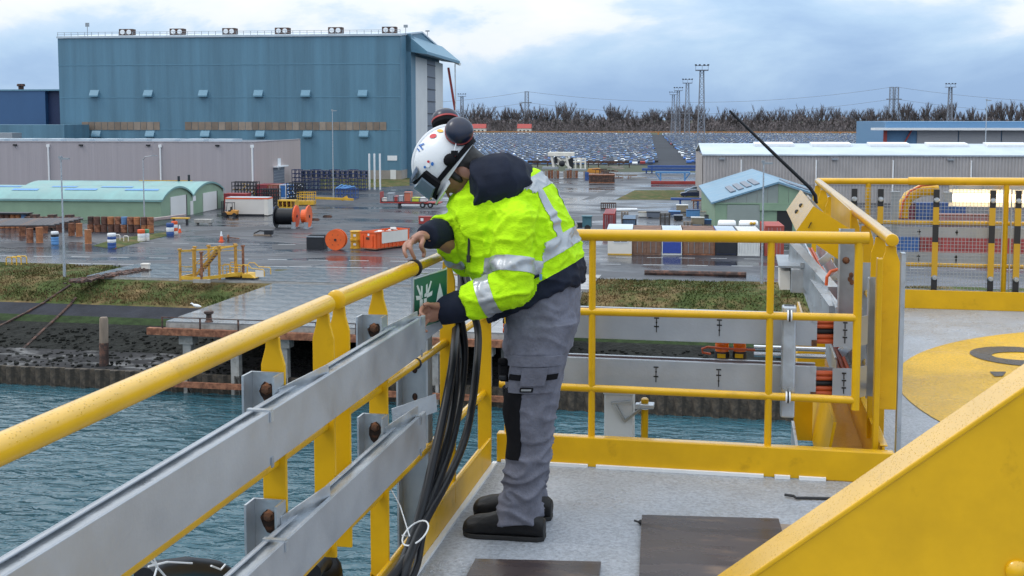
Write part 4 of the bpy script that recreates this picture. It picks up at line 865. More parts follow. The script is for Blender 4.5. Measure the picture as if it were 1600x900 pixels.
# ---- lorry trailer with gear
Y, x0, x1 = span(594, 688, 325); t = thing('flatbed_trailer', 'flatbed trailer with red edge loaded with gear', 'trailer', ((x0+x1)/2, Y, ZY)); zb = topz(630, 316, Y)
b = MB(); b.box(x0, x1, Y, Y+2.4, zb-.18, zb); b.build('bed', RED, t); b = MB(); b.box(x0, x0+.1, Y, Y+2.4, zb, zb+1.7); b.build('headboard', RED, t)
b = MB(); b.box(x0+3.6, x1-3, Y+.1, Y+.2, ZY+.35, zb-.3); b.build('side_guard', WHITE, t)
for x in (x1-3.0, x1-1.7): b = MB(); b.cyl((x, Y-.02, ZY+.48), .48, .35, 14, 'y'); w_ = b.build('wheel', BLACK, t); b = MB(); b.cyl((x, Y-.06, ZY+.48), .22, .05, 10, 'y'); b.build('rim', GALV, w_)
b = MB(); b.box(x0+3.0, x1-.6, Y+.9, Y+1.5, ZY+.5, zb-.19); b.box(x0+3.0, x0+3.3, Y+.3, Y+2, ZY, zb-.19); b.build('chassis', DARKFRAME, t)
loads = [(.2, 1.0, .7, CREAM, 'cream crate at the head of the trailer'), (1.1, 1.1, 1.5, GALV_D, 'grey wire cage crate on the trailer'), (2.3, .7, 1.0, RED, 'red crate on the trailer'), (3.1, .8, 1.1, GALV, 'grey metal crate on the trailer'), (4.0, 1.2, 1.7, P4((.5, .14, .08)), 'tall crate of red hoses on the trailer'), (5.3, 1.3, .8, M('lime_paint', (.5, .55, .04), .5), 'lime yellow tank on the trailer'), (6.7, 1.1, .8, WHITEC, 'white crate at the tail of the trailer')]
for dx, w_, h, mt, lab in loads:
    k = thing('trailer_crate', lab, 'crate', (x0+dx+w_/2, Y+.3, zb)); b = MB(); b.box(x0+dx, x0+dx+w_, Y+.3, Y+1.8, zb+.1, zb+h); b.build('body', mt, k, bevel=.06); b = MB(); b.box(x0+dx, x0+dx+w_, Y+.35, Y+.5, zb, zb+.099); b.box(x0+dx, x0+dx+w_, Y+1.5, Y+1.65, zb, zb+.099); b.build('skid', DARKFRAME, k)
    b = MB()
    for q in (0, w_-.06): b.box(x0+dx+q, x0+dx+q+.06, Y+.24, Y+.298, zb+.1, zb+h)
    b.box(x0+dx+.061, x0+dx+w_-.061, Y+.24, Y+.298, zb+h-.12, zb+h-.04); b.build('corner_frame', GALV_D, k)
# ---- drums and piles, far left
DR = [RUST, M('drum_rust_dark', (.11, .05, .035), .75, var=.3, vs=3), M('drum_orange_rust', (.34, .13, .05), .7, var=.25, vs=3), P4((.10, .2, .38)), DRUST]
def drum_mesh(mat, r=.42, h=1.0):
    b = MB(); b.lathe([(r*.93, 0), (r, .03), (r, h*.32), (r*1.05, h*.34), (r, h*.36), (r, h*.64), (r*1.05, h*.66), (r, h*.68), (r, h*.97), (r*.93, h), (r*.9, h-.03)], (0, 0, 0), 12); o = b.build('oil_drum', mat, None, True, local=True); return o
protos = [drum_mesh(m_) for m_ in DR]; used = [False]*5; rs = random.Random(4)
def drum(x, y, z, k, lab, s=1.0):
    if not used[k]: o = protos[k]; used[k] = True
    else: o = protos[k].copy(); COL.objects.link(o)
    o.location = rot((x, y, z)); o.scale = (s, s, s); tag(o, lab, 'drum', 'oil drums in the lot by the green shed')
Ydr = G(190, 363, ZY).y; kk = [4, 1, 1, 2, 0, 3, 0, 2, 1, 0]
for i in range(10):
    c = PY(142+i*10.4, 360, Ydr)
    for lv in (0, 1): drum(c.x, Ydr+rs.uniform(-.1, .2), ZY+lv*1.04, rs.choice((0, 1, 1, 2)) if lv == 0 else kk[i], 'weathered drum in the lower row behind the long pipes' if lv == 0 else ('blue grey drum in the upper row of rusty drums' if kk[i] == 3 else 'rusty drum in the upper row behind the long pipes'))
for i in range(6):
    c = PY(4+i*8.5, 345, Ydr+4); k = (1, 1, 2, 2, 3, 4)[i]; drum(c.x, Ydr+4, ZY, 2, 'rusty drum under the sheeted row at the shed wall'); drum(c.x, Ydr+4, ZY+1.04, k, 'coloured drum in the sheeted row at the shed wall')
b = MB(); a, q = PY(-6, 325, Ydr+4), PY(48, 324, Ydr+4); b.box(a.x, q.x, Ydr+3.3, Ydr+4.7, ZY+2.07, ZY+2.15); b.box(a.x, q.x, Ydr+3.2, Ydr+3.29, ZY+1.95, ZY+2.15); tag(b.build('cover_board', DARKFRAME), 'dark board laid over the coloured drums', 'board')
for i in range(9):
    c = PY(46+i*9, 340, Ydr+3); b = MB(); b.box(c.x-.5, c.x+.45, Ydr+2.6, Ydr+3.5, ZY+.2, ZY+1.7+.3*(i % 3 == 1)); b.box(c.x-.4, c.x-.2, Ydr+2.7, Ydr+3.4, ZY, ZY+.19); b.box(c.x+.2, c.x+.4, Ydr+2.7, Ydr+3.4, ZY, ZY+.19); tag(b.build('steel_block', DRUST), 'dark steel block behind the long pipes at the shed wall', 'steel block', 'steel blocks behind the pipes')
# long pipes lying on rust posts
Yp = G(62, 379, ZY).y
for i in range(7):
    a = PY(-40, 357-i*2.2, Yp+i*1.3); q = PY(104+i*6, 350-i*1.1, Yp+4+i*1.3); z = ZY+1.95; b = MB(); b.tube([(a.x, Yp+i*1.3, z), (q.x, Yp+1+i*1.5, z+.1)], .15, 8)
    tag(b.build('long_pipe', M('pipe_grey', (.12, .12, .13), .45, .3, var=.3, col2=(.2, .13, .1), c2amt=.3) if i == 0 else bpy.data.materials['pipe_grey']), 'long grey pipe lying across the rusty posts', 'pipe', 'long pipes on posts')
for px, yb, yt, k in ((35, 368, 351, 0), (47, 379, 357, 0), (62, 379, 355, 2), (70, 364, 345, 0), (93, 363, 345, 1), (112, 368, 349, 0), (124, 369, 349, 2), (138, 380, 359, 2)):
    c = G(px, yb, ZY); h = topz(px, yt, c.y)-ZY; b = MB(); b.lathe([(.45, 0), (.4, .05), (.4, h*.48), (.43, h*.5), (.4, h*.52), (.4, h-.05), (.44, h)], c, 10)
    tag(b.build('rusty_post', DR[k]), 'orange rusty post standing clear of the pipes' if px == 138 else 'rusty stub post carrying the long pipes', 'post', None if px == 138 else 'stub posts under the pipes')
b = MB(); a, q = G(170, 362, ZY), G(272, 351, ZY); b.bar((a.x, a.y, ZY+.9), (q.x, q.y+4, ZY+1.0), .5, .35); b.bar((a.x+1, a.y+.7, ZY+.7), (q.x-1, q.y+4.6, ZY+.8), .4, .3); tag(b.build('steel_beam', M('pink_grey_beam', (.33, .26, .25), .6, var=.3, vs=1)), 'long pale steel beam resting between striped drums', 'beam')
def striped(px, yb, cols, lab, s=1.0, h=1.5):
    c = G(px, yb, ZY); t = thing('striped_drum', lab, 'drum', c); n = len(cols)
    for i, m_ in enumerate(cols): b = MB(); b.lathe([(.42*s, h*i/n), (.45*s, h*(i+.5)/n), (.42*s, h*(i+1)/n-.004)], c, 12); b.build('band', m_, t)
striped(175, 388, [BLUE, BLUE, WHITE, BLUE, WHITE], 'blue and white striped drum at the corner of the grass', 1.1, 1.75); striped(86, 382, [BLUE_L, BLUE_L, BLUE_L, DARKFRAME, WHITE], 'light blue drum with white lid before the pipes', 1.0, 1.55)
striped(221, 377, [CREAM, WHITE, ORANGE], 'white drum with orange top under the beam', 1.0, 1.45); striped(229, 376, [CREAM, WHITE, P4((.1, .3, .15))], 'white drum with green top under the beam', .8, 1.4); striped(266, 368, [BLUE, WHITE, BLUE], 'blue drum with white belt by the beam end', 1.1, 1.6); striped(273, 366, [CREAM, ORANGE, WHITE, ORANGE], 'orange and white drum at the beam end', .9, 1.7)
a = G(270, 352, ZY); t = thing('yellow_trestle', 'yellow topped trestle in front of the shed door', 'trestle', a); b = MB(); b.box(a.x-.3, a.x+2.2, a.y, a.y+.9, ZY+.9, ZY+1.05); b.build('top', YEL_FAR, t)
for x in (0, 1.9): b = MB(); b.box(a.x+x-.06, a.x+x+.06, a.y+.1, a.y+.8, ZY, ZY+.9); b.build('leg', DARKFRAME, t)
c = G(318, 352, ZY); b = MB(); b.box(c.x-1.4, c.x+1.1, c.y, c.y+1.2, ZY+.35, ZY+.8); b.box(c.x-1.2, c.x-1, c.y+.1, c.y+1, ZY, ZY+.349); b.box(c.x+.7, c.x+.9, c.y+.1, c.y+1, ZY, ZY+.349); tag(b.build('low_platform', CONC), 'low grey platform before the shed doors', 'platform')
def hoop(px, yb, w_, h, mat, lab, grp):
    c = G(px, yb, ZY); b = MB(); b.tube([(c.x-w_/2, c.y, ZY), (c.x-w_/2, c.y, ZY+h-.12), (c.x-w_/2+.12, c.y, ZY+h), (c.x+w_/2-.12, c.y, ZY+h), (c.x+w_/2, c.y, ZY+h-.12), (c.x+w_/2, c.y, ZY)], .06, 7); tag(b.build('hoop_barrier', mat), lab, 'barrier', grp)
for px, yb, w_ in ((18, 415, 1.1), (26, 414, 1.0), (34, 413, 1.1)): hoop(px, yb, w_, .85, YEL_FAR, 'yellow hoop barrier on the grass by the road', 'yellow hoops by the road')
for px, yb in ((184, 375), (197, 377)): hoop(px, yb, .6, .65, CREAM, 'small cream hoop on the grass island', 'cream hoops')

# ---- yellow stair tower and boarding platform on the apron
frame(0)
c0 = G(282, 440, ZY); ox, oy = c0.x, c0.y; t = thing('stair_tower', 'yellow and rusty steel stair tower on the apron', 'stair tower', (ox+2, oy, ZY)); H_ = 3.1; RY = M('rusted_yellow', (.50, .27, .04), .6, var=.25, vs=1.5, col2=(.26, .10, .04), c2amt=.3)
for (x, y, h, m_) in ((0, 0, 2.9, RY), (1.2, .3, 2.9, RY), (2.2, -.2, 2.7, RUST), (3.3, 1.2, 3.1, RY), (4.4, 2.4, 3.1, RY), (5.2, 2.2, 3.1, RUST), (3.9, 3.4, 3.1, RY), (1.6, 2.6, 3.0, RY), (.4, 2.2, 2.9, RY)):
    b = MB(); b.box(ox+x-.09, ox+x+.09, oy+y-.09, oy+y+.09, ZY+.1, ZY+h); b.box(ox+x-.15, ox+x+.15, oy+y-.15, oy+y+.15, ZY+h, ZY+h+.14); b.build('post', m_, t)
b = MB(); b.bar((ox, oy, ZY+.35), (ox+2.2, oy-.2, ZY+.35), .12, .3); b.bar((ox+2.2, oy-.2, ZY+.35), (ox+5.2, oy+2.2, ZY+.6), .12, .3); b.bar((ox, oy, ZY+.35), (ox+.4, oy+2.2, ZY+.35), .12, .3); b.build('base_beam', YEL_FAR, t)
b = MB()
for z in (.9, 1.4, 2.75): b.bar((ox, oy, ZY+z), (ox+1.2, oy+.3, ZY+z), .05, .05); b.bar((ox+.4, oy+2.2, ZY+z), (ox+1.6, oy+2.6, ZY+z), .05, .05); b.bar((ox+3.3, oy+1.2, ZY+z), (ox+4.4, oy+2.4, ZY+z), .05, .05); b.bar((ox+4.4, oy+2.4, ZY+z), (ox+5.2, oy+2.2, ZY+z), .05, .05)
b.bar((ox, oy, ZY+2.85), (ox+3.3, oy+1.2, ZY+2.95), .1, .12); b.bar((ox+1.6, oy+2.6, ZY+2.9), (ox+3.9, oy+3.4, ZY+3.0), .1, .12); b.bar((ox+3.3, oy+1.2, ZY+3.0), (ox+3.9, oy+3.4, ZY+3.0), .1, .12); b.bar((ox+3.9, oy+3.4, ZY+3.), (ox+4.4, oy+2.4, ZY+3.), .1, .1); b.build('railing', YEL_FAR, t)
for yy in (.9, 1.8): b = MB(); b.bar((ox+1.0, oy+yy, ZY+.4), (ox+3.1, oy+yy+.3, ZY+2.9), .06, .22); b.build('stringer', RY, t)
for k in range(9): f_ = (k+.5)/9; b = MB(); b.cbox((ox+1+2.1*f_, oy+1.35+.3*f_, ZY+.4+2.5*f_), .26, .95, .05); b.build('tread', DRUST, t)
b = MB(); b.tube([(ox+.9, oy+.85, ZY+1.4), (ox+3.0, oy+1.15, ZY+3.8-.6)], .04, 6); b.tube([(ox+.9, oy+1.85, ZY+1.4), (ox+3.0, oy+2.15, ZY+3.2)], .04, 6); b.build('stair_handrail', YEL_FAR, t)
b = MB(); b.box(ox+1.4, ox+3.0, oy-.35, oy-.05, ZY-.02, ZY+.3); b.build('foot_block', CONC, t)
c1 = G(348, 437, ZY); ox, oy = c1.x, c1.y; t = thing('boarding_platform', 'low yellow railed boarding platform next to the stair tower', 'platform', (ox+1.8, oy, ZY))
b = MB(); b.box(ox+.1, ox+1.7, oy, oy+1.6, ZY+.25, ZY+.5); b.prism([(ox+1.9, ZY+.2), (ox+3.2, ZY+.2), (ox+2.7, ZY+.6), (ox+1.9, ZY+.6)], 'y', oy, oy+1.5); b.build('float_body', YEL_FAR, t, bevel=.05)
b = MB(); b.box(ox+.2, ox+3.0, oy+.1, oy+1.4, ZY, ZY+.198); b.build('under_frame', DARKFRAME, t)
for y in (.05, 1.55):
    b = MB(); b.tube([(ox, oy+y, ZY+.3), (ox, oy+y, ZY+1.2), (ox+.15, oy+y, ZY+1.45), (ox+.6, oy+y, ZY+1.45), (ox+.8, oy+y, ZY+1.2), (ox+.8, oy+y, ZY+.4)], .045, 6); b.tube([(ox+.8, oy+y, ZY+1.15), (ox+1.8, oy+y, ZY+1.15)], .045, 6); b.tube([(ox+1.8, oy+y, ZY+.4), (ox+1.8, oy+y, ZY+1.2), (ox+2.0, oy+y, ZY+1.45), (ox+2.5, oy+y, ZY+1.45), (ox+2.9, oy+y, ZY+1.1), (ox+4.0, oy+y, ZY+1.05), (ox+4.1, oy+y, ZY+.9), (ox+4.1, oy+y, ZY+.4)], .045, 6); b.build('hoop_rail', YEL_FAR, t)
for x in (.4, 1.2, 2.4): b = MB(); b.tube([(ox+x, oy+.05, ZY+.4), (ox+x, oy+.05, ZY+1.15)], .035, 6); b.build('baluster', YEL_FAR, t)
b = MB(); b.box(ox+3.25, ox+4.05, oy, oy+.05, ZY+.35, ZY+.95); b.build('name_board', CREAM, t)
b = MB(); b.tube([(ox-1.7, oy-.1, ZY+1.1), (ox-1.75, oy-.1, ZY+.2), (ox-1.5, oy-.1, ZY+.1), (ox-.1, oy-.1, ZY+.1)], .045, 6); b.build('hose_loop', CREAM, t)
# timber along the quay edge, right
a, q = G(1007, 429, ZY), G(1166, 433, ZY); b = MB(); b.tube([(a.x, a.y, ZY+.2), (q.x, q.y+.3, ZY+.2)], .26, 8); tag(b.build('mooring_log', DRUST), 'long dark log lying along the grass edge', 'log')
frame(4.5)

# ---- heavy gear before the car field
Y, x0, x1 = span(852, 914, 278); t = thing('white_gantry', 'cream white tracked gantry machine on rusty pile bundles', 'machine', ((x0+x1)/2, Y, ZY)); h = topz(880, 238, Y); W_ = x1-x0; CW = M('gantry_cream', (.74, .70, .62), .55, var=.2, vs=.6)
b = MB(); b.box(x0+.6, x0+W_*.72, Y, Y+3, h-1.0, h); b.build('top_beam', CW, t, bevel=.05)
for x in (.12, .5): b = MB(); b.bar((x0+W_*x+.3, Y+.4, h-1), (x0+W_*x+.9, Y+.4, ZY+2.3), .5, .5); b.bar((x0+W_*x+.3, Y+2.4, h-1), (x0+W_*x+.9, Y+2.4, ZY+2.3), .5, .5); b.build('leg', CW, t)
b = MB(); b.bar((x0+W_*.3, Y+.3, h-1.3), (x0+W_*.65, Y+.3, ZY+2.4), .4, .4); b.bar((x0+W_*.62, Y+.3, h-1.4), (x0+W_*.3, Y+.3, ZY+3.4), .35, .35); b.box(x0+W_*.3, x0+W_*.55, Y+.8, Y+2.2, ZY+3.2, ZY+4.8); b.build('cross_brace', CW, t)
b = MB(); b.ball((x0+W_*.42, Y+.2, ZY+3.6), (.8, .6, .8)); b.box(x0+W_*.22, x0+W_*.3, Y+.6, Y+2, h-2.8, h-1.2); b.box(x0+W_*.55, x0+W_*.7, Y+.6, Y+2, ZY+2.4, ZY+5); b.build('winch', DARKFRAME, t)
b = MB()
for x in (.74, .87, .985): b.box(x0+W_*x, x0+W_*x+.3, Y+.2, Y+.5, ZY+2.0, h-1.5); b.box(x0+W_*x, x0+W_*x+.3, Y+2.2, Y+2.5, ZY+2.0, h-1.5)
for z in (ZY+2.0, ZY+3.9, h-1.8): b.box(x0+W_*.7, x1, Y+.21, Y+.49, z, z+.3); b.box(x0+W_*.7, x1, Y+2.21, Y+2.49, z, z+.3)
b.build('side_frame', CW, t)
b = MB(); b.box(x0-.8, x0+W_*.32, Y, Y+2.6, ZY+2.2, ZY+2.7); b.box(x0+W_*.5, x1+.3, Y, Y+2.6, ZY+1.9, ZY+2.25); b.build('base_beam', GALV_D, t)
for (p0, p1) in ((851, 874), (880, 903), (911, 916)):
    k = thing('pile_bundle', {851: 'rusty pile bundle under the near foot of the white gantry', 880: 'rusty pile bundle under the middle of the white gantry', 911: 'single pale pile stub beside the white gantry'}[p0], 'pile bundle', (PY(p0, 281, Y).x, Y, ZY)); n = max(1, int((p1-p0)/4))
    for i in range(n): x = PY(p0+(p1-p0)*(i+.5)/n, 281, Y-.6).x; b = MB(); b.cyl((x, Y-.5+.3*(i % 2), ZY), .33, 1.75+.12*(i % 3), 8); b.build('pile', RUST if i % 3 else P4((.3, .24, .2)), k)
c = G(917, 281, ZY); b = MB(); b.lathe([(.45, 0), (.5, .1), (.45, .9), (.5, 1), (.45, 1.9)], c, 12); tag(b.build('blue_barrel', BLUE), 'tall blue barrel next to the rusty steel hull section', 'barrel')
Y, x0, x1 = span(920, 960, 288); t = thing('hull_section', 'dark rusty steel box section with timber on top', 'steel box', ((x0+x1)/2, Y, ZY)); b = MB(); b.box(x0, x1, Y, Y+3, ZY+.2, ZY+2.0); b.build('plating', DRUST, t, bevel=.06); b = MB(); b.box(x0-.1, x1+.1, Y-.08, Y+3.1, ZY+2.0, ZY+2.2); b.box(x0, x1, Y-.06, Y-.002, ZY+.2, ZY+.5); b.build('edge', RUST, t)
rs = random.Random(31)
for i in range(14):
    a = rs.uniform(924, 985); yb = rs.uniform(275, 284); c = G(a, yb, ZY); L = rs.uniform(1.5, 5); z = ZY+rs.uniform(.2, 2.6) if a < 960 else ZY+rs.uniform(.15, 1.2); b = MB()
    b.bar((c.x, c.y+2, z), (c.x+L, c.y+2+rs.uniform(-1, 1), z+rs.uniform(-.15, .15)), .35, .25); b.bar((c.x+L*.3, c.y+1.8, ZY), (c.x+L*.3, c.y+1.8, z-.1), .16, .16)
    tag(b.build('scrap_beam', (RUST, DRUST, P4((.3, .26, .22)))[i % 3]), 'scrap steel beam heaped behind the rusty box section', 'beam', 'scrap beams heap')
c = G(928, 269, ZY); b = MB(); b.prism([(c.x-2, ZY), (c.x+2, ZY), (c.x+2.2, ZY+.8), (c.x+1, ZY+1.1), (c.x-1.6, ZY+.9)], 'y', c.y, c.y+2); tag(b.build('orange_float', M('orange_float', (.6, .25, .03), .5)), 'orange float lying behind the scrap beams', 'float')
a, q = G(822, 262, ZY), G(985, 257, ZY); b = MB()
for i in range(11): x = a.x+(q.x-a.x)*i/10; b.box(x-.15, x+.15, a.y+4, a.y+4.3, ZY, ZY+1.3)
b.box(a.x, q.x, a.y+3.9, a.y+4.4, ZY+1.3, ZY+2.0); tag(b.build('long_girder', DRUST), 'long dark girder lying along the near edge of the car field', 'girder')
Y, x0, x1 = span(1003, 1098, 271)
for i, (z, dx) in enumerate(((.7, 0), (1.5, 1.5))):
    b = MB(); b.box(x0+dx, x1+6, Y+i*.3, Y+1.6, ZY+z, ZY+z+.65); b.box(x0+dx+1, x0+dx+1.4, Y+.3, Y+1.2, ZY, ZY+z); b.box(x1, x1+.4, Y+.3, Y+1.2, ZY, ZY+z); tag(b.build('blue_girder', BLUE), ('lower', 'upper')[i]+' dark blue girder of the pair on the grass', 'girder')
Y, x0, x1 = span(1024, 1078, 284); t = thing('support_stand', 'light blue braced support frame in front of the girders', 'support frame', ((x0+x1)/2, Y, ZY)); b = MB(); b.box(x0, x1, Y, Y+1, ZY+2.0, ZY+2.4); b.build('top_beam', BLUE_L, t)
for x in (x0+1.0, x1-1.4): b = MB(); b.box(x, x+.4, Y+.1, Y+.9, ZY+.0, ZY+2.0); b.build('leg', BLUE_L, t)
b = MB(); b.bar((x0, Y+.5, ZY+2), (x0+1.2, Y+.5, ZY+.4), .25, .25); b.bar((x1, Y+.5, ZY+2), (x1-1.2, Y+.5, ZY+.4), .25, .25); b.build('brace', BLUE_L, t)
a, q = G(1017, 289, ZY), G(1098, 288, ZY); b = MB(); b.box(a.x, q.x+4, a.y, a.y+.6, ZY+.3, ZY+.9); b.box(a.x, q.x+4, a.y+.1, a.y+.5, ZY+.1, ZY+.299); tag(b.build('red_girder', RED), 'long red girder lying before the light blue frame', 'girder')
c = G(1185, 262, ZY); 

# ---- car field
CARP = [(c_, M('field_car_%s' % n, c_, .4, var=.03, spec=.35)) for n, c_ in (('white', (.72, .75, .78)), ('sky_tint', (.14, .30, .56)), ('blue', (.035, .13, .43)), ('navy', (.015, .035, .09)), ('black', (.008, .011, .02)), ('red', (.25, .02, .02)))]  # blues deepened in the paint to stand for sky reflected in windows
WTS = [.2, .27, .26, .15, .09, .03]; CGL = M('car_glass', (.02, .035, .06), .25, var=0, spec=.3)
CV = [(-.85, -2.1, .25), (.85, -2.1, .25), (.85, 2.1, .25), (-.85, 2.1, .25), (-.85, -2.1, .7), (.85, -2.1, .7), (.85, 2.05, .95), (-.85, 2.05, .95), (-.82, -1.0, .95), (.82, -1.0, .95), (-.6, -.3, 1.45), (.6, -.3, 1.45), (.6, 1.3, 1.47), (-.6, 1.3, 1.47)]
CF = [((0, 1, 5, 4), 0), ((1, 2, 6, 9, 5), 0), ((3, 0, 4, 8, 7), 0), ((2, 3, 7, 6), 0), ((4, 5, 9, 8), 0), ((8, 9, 11, 10), 1), ((10, 11, 12, 13), 0), ((9, 6, 12, 11), 1), ((7, 8, 10, 13), 1), ((6, 7, 13, 12), 1)]
rs = random.Random(12); field = []
yn = G(880, 257, ZY).y; yf = G(880, 210.5, ZY).y
xe1 = G(1030, 257, ZY).x; xe2 = G(1073, 257, ZY).x
rows = int((yf-yn)/9)
for r_ in range(rows):
    y = yn+2+r_*9+(2 if r_ % 2 else 0)
    lo = PY(700, 220, y).x; hi = PY(1392, 220, y).x; ox = rs.uniform(0, .4)
    x = lo
    while x < hi:
        if (x < xe1-.8) or (x > xe2+.8+max(0, (y-yn))*.0):
            if y > yn+6 or x < xe1:
                k = rs.choices(range(6), WTS)[0]
                if r_ > rows-4: k = 0 if rs.random() < .7 else k
                if rs.random() > .025: field.append((x+rs.uniform(-.12, .12), y+rs.uniform(-1.6, 1.6), k, rs.uniform(.92, 1.22), 1.0 if r_ <= rows-4 or k else 1.4))
        x += 2.45
field.sort(key=lambda f_: f_[1])
near, rest = field[:300], field[300:]
cms = []
for k in range(6):
    me = bpy.data.meshes.new('field_car'); me.from_pydata(CV, [], [f_ for f_, _ in CF]); me.materials.append(CARP[k][1]); me.materials.append(CGL)
    me.polygons.foreach_set('material_index', [m_ for _, m_ in CF]); cms.append(me)
CN = ['white', 'light blue', 'deep blue', 'navy', 'black', 'red']
for (x, y, k, s_, hh) in near:
    o = bpy.data.objects.new('field_car', cms[k]); COL.objects.link(o); o.location = rot((x, y, ZY)); o.rotation_euler = (0, 0, FR); o.scale = (1, 1, s_)
    tag(o, '%s new car in the packed rows of the storage field' % CN[k], 'car', '%s cars in the storage field' % CN[k])
vs, fs, mi = [], [], []
for (x, y, k, s_, hh) in rest:
    o = len(vs); vs += [rot((x+a, y+b_, ZY+c_*s_*hh)) for a, b_, c_ in CV]
    for f_, g_ in CF: fs.append(tuple(i+o for i in f_)); mi.append(6 if g_ else k)
me = bpy.data.meshes.new('car_field'); me.from_pydata(vs, [], fs)
for _, m_ in CARP: me.materials.append(m_)
me.materials.append(CGL); me.polygons.foreach_set('material_index', mi); o = bpy.data.objects.new('car_field', me); COL.objects.link(o); struct(o, 'stuff'); o['label'] = 'far rows of stored cars, too many to count'
b = MB(); b.quad((PY(640, 220, yn).x-250, yn-3, ZY-.02), (PY(1400, 220, yn).x+30, yn-3, ZY-.02), (PY(1400, 220, yf).x+200, yf+20, ZY-.02), (PY(640, 220, yf).x-200, yf+20, ZY-.02)); struct(b.build('car_park', M('dry_asphalt', (.05, .055, .065), .9, spec=.1, var=.15, vs=.02)))
# orange crash rail beyond the cars
yo = yf+16; t = thing('orange_crash_rail', 'orange crash barrier along the far end of the car field', 'crash barrier', (PY(1000, 207, yo).x, yo, ZY)); OR2 = M('orange_barrier', (.45, .19, .06), .6, var=.1)
xa, xb_ = PY(700, 207, yo).x, PY(1400, 207, yo).x; b = MB(); b.box(xa, xb_, yo, yo+.4, ZY+1.9, ZY+2.9); b.build('rail', OR2, t)
n = 26
for i in range(n): x = xa+(xb_-xa)*i/(n-1); b = MB(); b.box(x-.7, x+.7, yo-.3, yo-.01, ZY, ZY+2.9); b.build('post', OR2, t)

# ================================================================== FAR BACKGROUND (yard axes)
frame(4.5)
LAT = M('lattice_grey', (.22, .24, .28), .6, .2, var=.1)
def lattice(b, x, y, z0, z1, w0, w1, n, r):
    for sx, sy in ((-1, -1), (1, -1), (1, 1), (-1, 1)): b.bar((x+sx*w0, y+sy*w0, z0), (x+sx*w1, y+sy*w1, z1), r, r)
    for k in range(n):
        t0, t1 = k/n, (k+1)/n; wa, wb = w0+(w1-w0)*t0, w0+(w1-w0)*t1; za, zb = z0+(z1-z0)*t0, z0+(z1-z0)*t1
        b.bar((x-wa, y-wa, za), (x+wb, y-wb, zb), r*.6, r*.6, (0, 1, 0)); b.bar((x+wa, y-wa, za), (x-wb, y-wb, zb), r*.6, r*.6, (0, 1, 0)); b.bar((x-wb, y-wb, zb), (x+wb, y-wb, zb), r*.6, r*.6)
def mast(px, yb, yt, label, k=1.0):
    c = G(px, yb, ZY); zt = topz(px, yt, c.y); t = thing('floodlight_mast', label, 'light mast', c, 'floodlight masts over the car field')
    b = MB(); lattice(b, c.x, c.y, ZY, zt-2, 1.5*k, .7*k, 16, .28*k); b.build('lattice', LAT, t)
    w_ = 2.5*k; b = MB(); b.box(c.x-w_, c.x+w_, c.y-w_, c.y+w_, zt-2.1, zt-1.8); b.box(c.x-w_, c.x+w_, c.y-.1, c.y+.1, zt-.25, zt)
    for x in (-w_, 0, w_-.15): b.box(c.x+x, c.x+x+.15, c.y-.1, c.y+.1, zt-1.8, zt-.25)
    b.build('head_platform', LAT, t)
    for q in (-1.2, -.45, .45, 1.2): b = MB(); b.cbox((c.x+q*2*k, c.y-.4, zt+.1), .8*k, .6, .55*k); b.build('floodlight', DARKFRAME, t)
mast(1095, 244, 102, 'tallest looking floodlight mast beside the tall pair, over the car field'); mast(1073, 229, 124, 'floodlight mast second in the receding row'); mast(1059, 220, 137, 'floodlight mast third in the receding row', 1.1); mast(1051.5, 214, 144, 'farthest floodlight mast of the receding row', 1.2)
mast(1482.5, 224, 131, 'lone floodlight mast rising behind the blue depot', 1.1); mast(722, 212, 147, 'lone floodlight mast beside the blue hangar', 1.3)
def pylon(px, yb, yt, label):
    c = G(px, yb, ZY); zt = topz(px, yt, c.y); t = thing('power_pylon', label, 'pylon', c, 'power pylons on the horizon'); h = zt-ZY
    b = MB(); lattice(b, c.x, c.y, ZY, ZY+h*.55, 4.0, 2.0, 6, .5); lattice(b, c.x, c.y, ZY+h*.55, zt, 2.0, 1.8, 6, .45); b.build('lattice', LAT, t)
    b = MB(); b.box(c.x-5.5, c.x+5.5, c.y-.3, c.y+.3, ZY+h*.72, ZY+h*.74); b.box(c.x-2.6, c.x+2.6, c.y-.3, c.y+.3, zt-.6, zt); b.build('crossarm', LAT, t)
    return c, zt, h
p1_ = pylon(823, 206.3, 143, 'single pylon standing before the bare trees'); p2_ = pylon(1391.5, 206, 136, 'left pylon of the close pair on the horizon'); p3_ = pylon(1399.5, 206, 136, 'right pylon of the close pair on the horizon')
def wire(a, q, sag, lab):
    b = MB(); n = 24; pts = [Vector(a).lerp(Vector(q), i/n)-Vector((0, 0, sag*4*(i/n)*(1-i/n))) for i in range(n+1)]; b.tube(pts, .16, 4); tag(b.build('power_line', LAT), lab, 'power line', 'power lines on the horizon')
for dz, lab in ((.0, 'top power line between the far pylons'), (-.27, 'lower power line between the far pylons')):
    A = (p1_[0].x, p1_[0].y, p1_[1]+dz*p1_[2]); B = (p2_[0].x, p2_[0].y, p2_[1]+dz*p2_[2]); wire(A, B, 14, lab); wire(A, (A[0]-300, A[1]-60, A[2]+2), 14, lab+', hangar side'); wire((p3_[0].x, p3_[0].y, p3_[1]+dz*p3_[2]), (p3_[0].x+420, p3_[0].y+40, p3_[1]+dz*p3_[2]-4), 15, lab+', depot side')
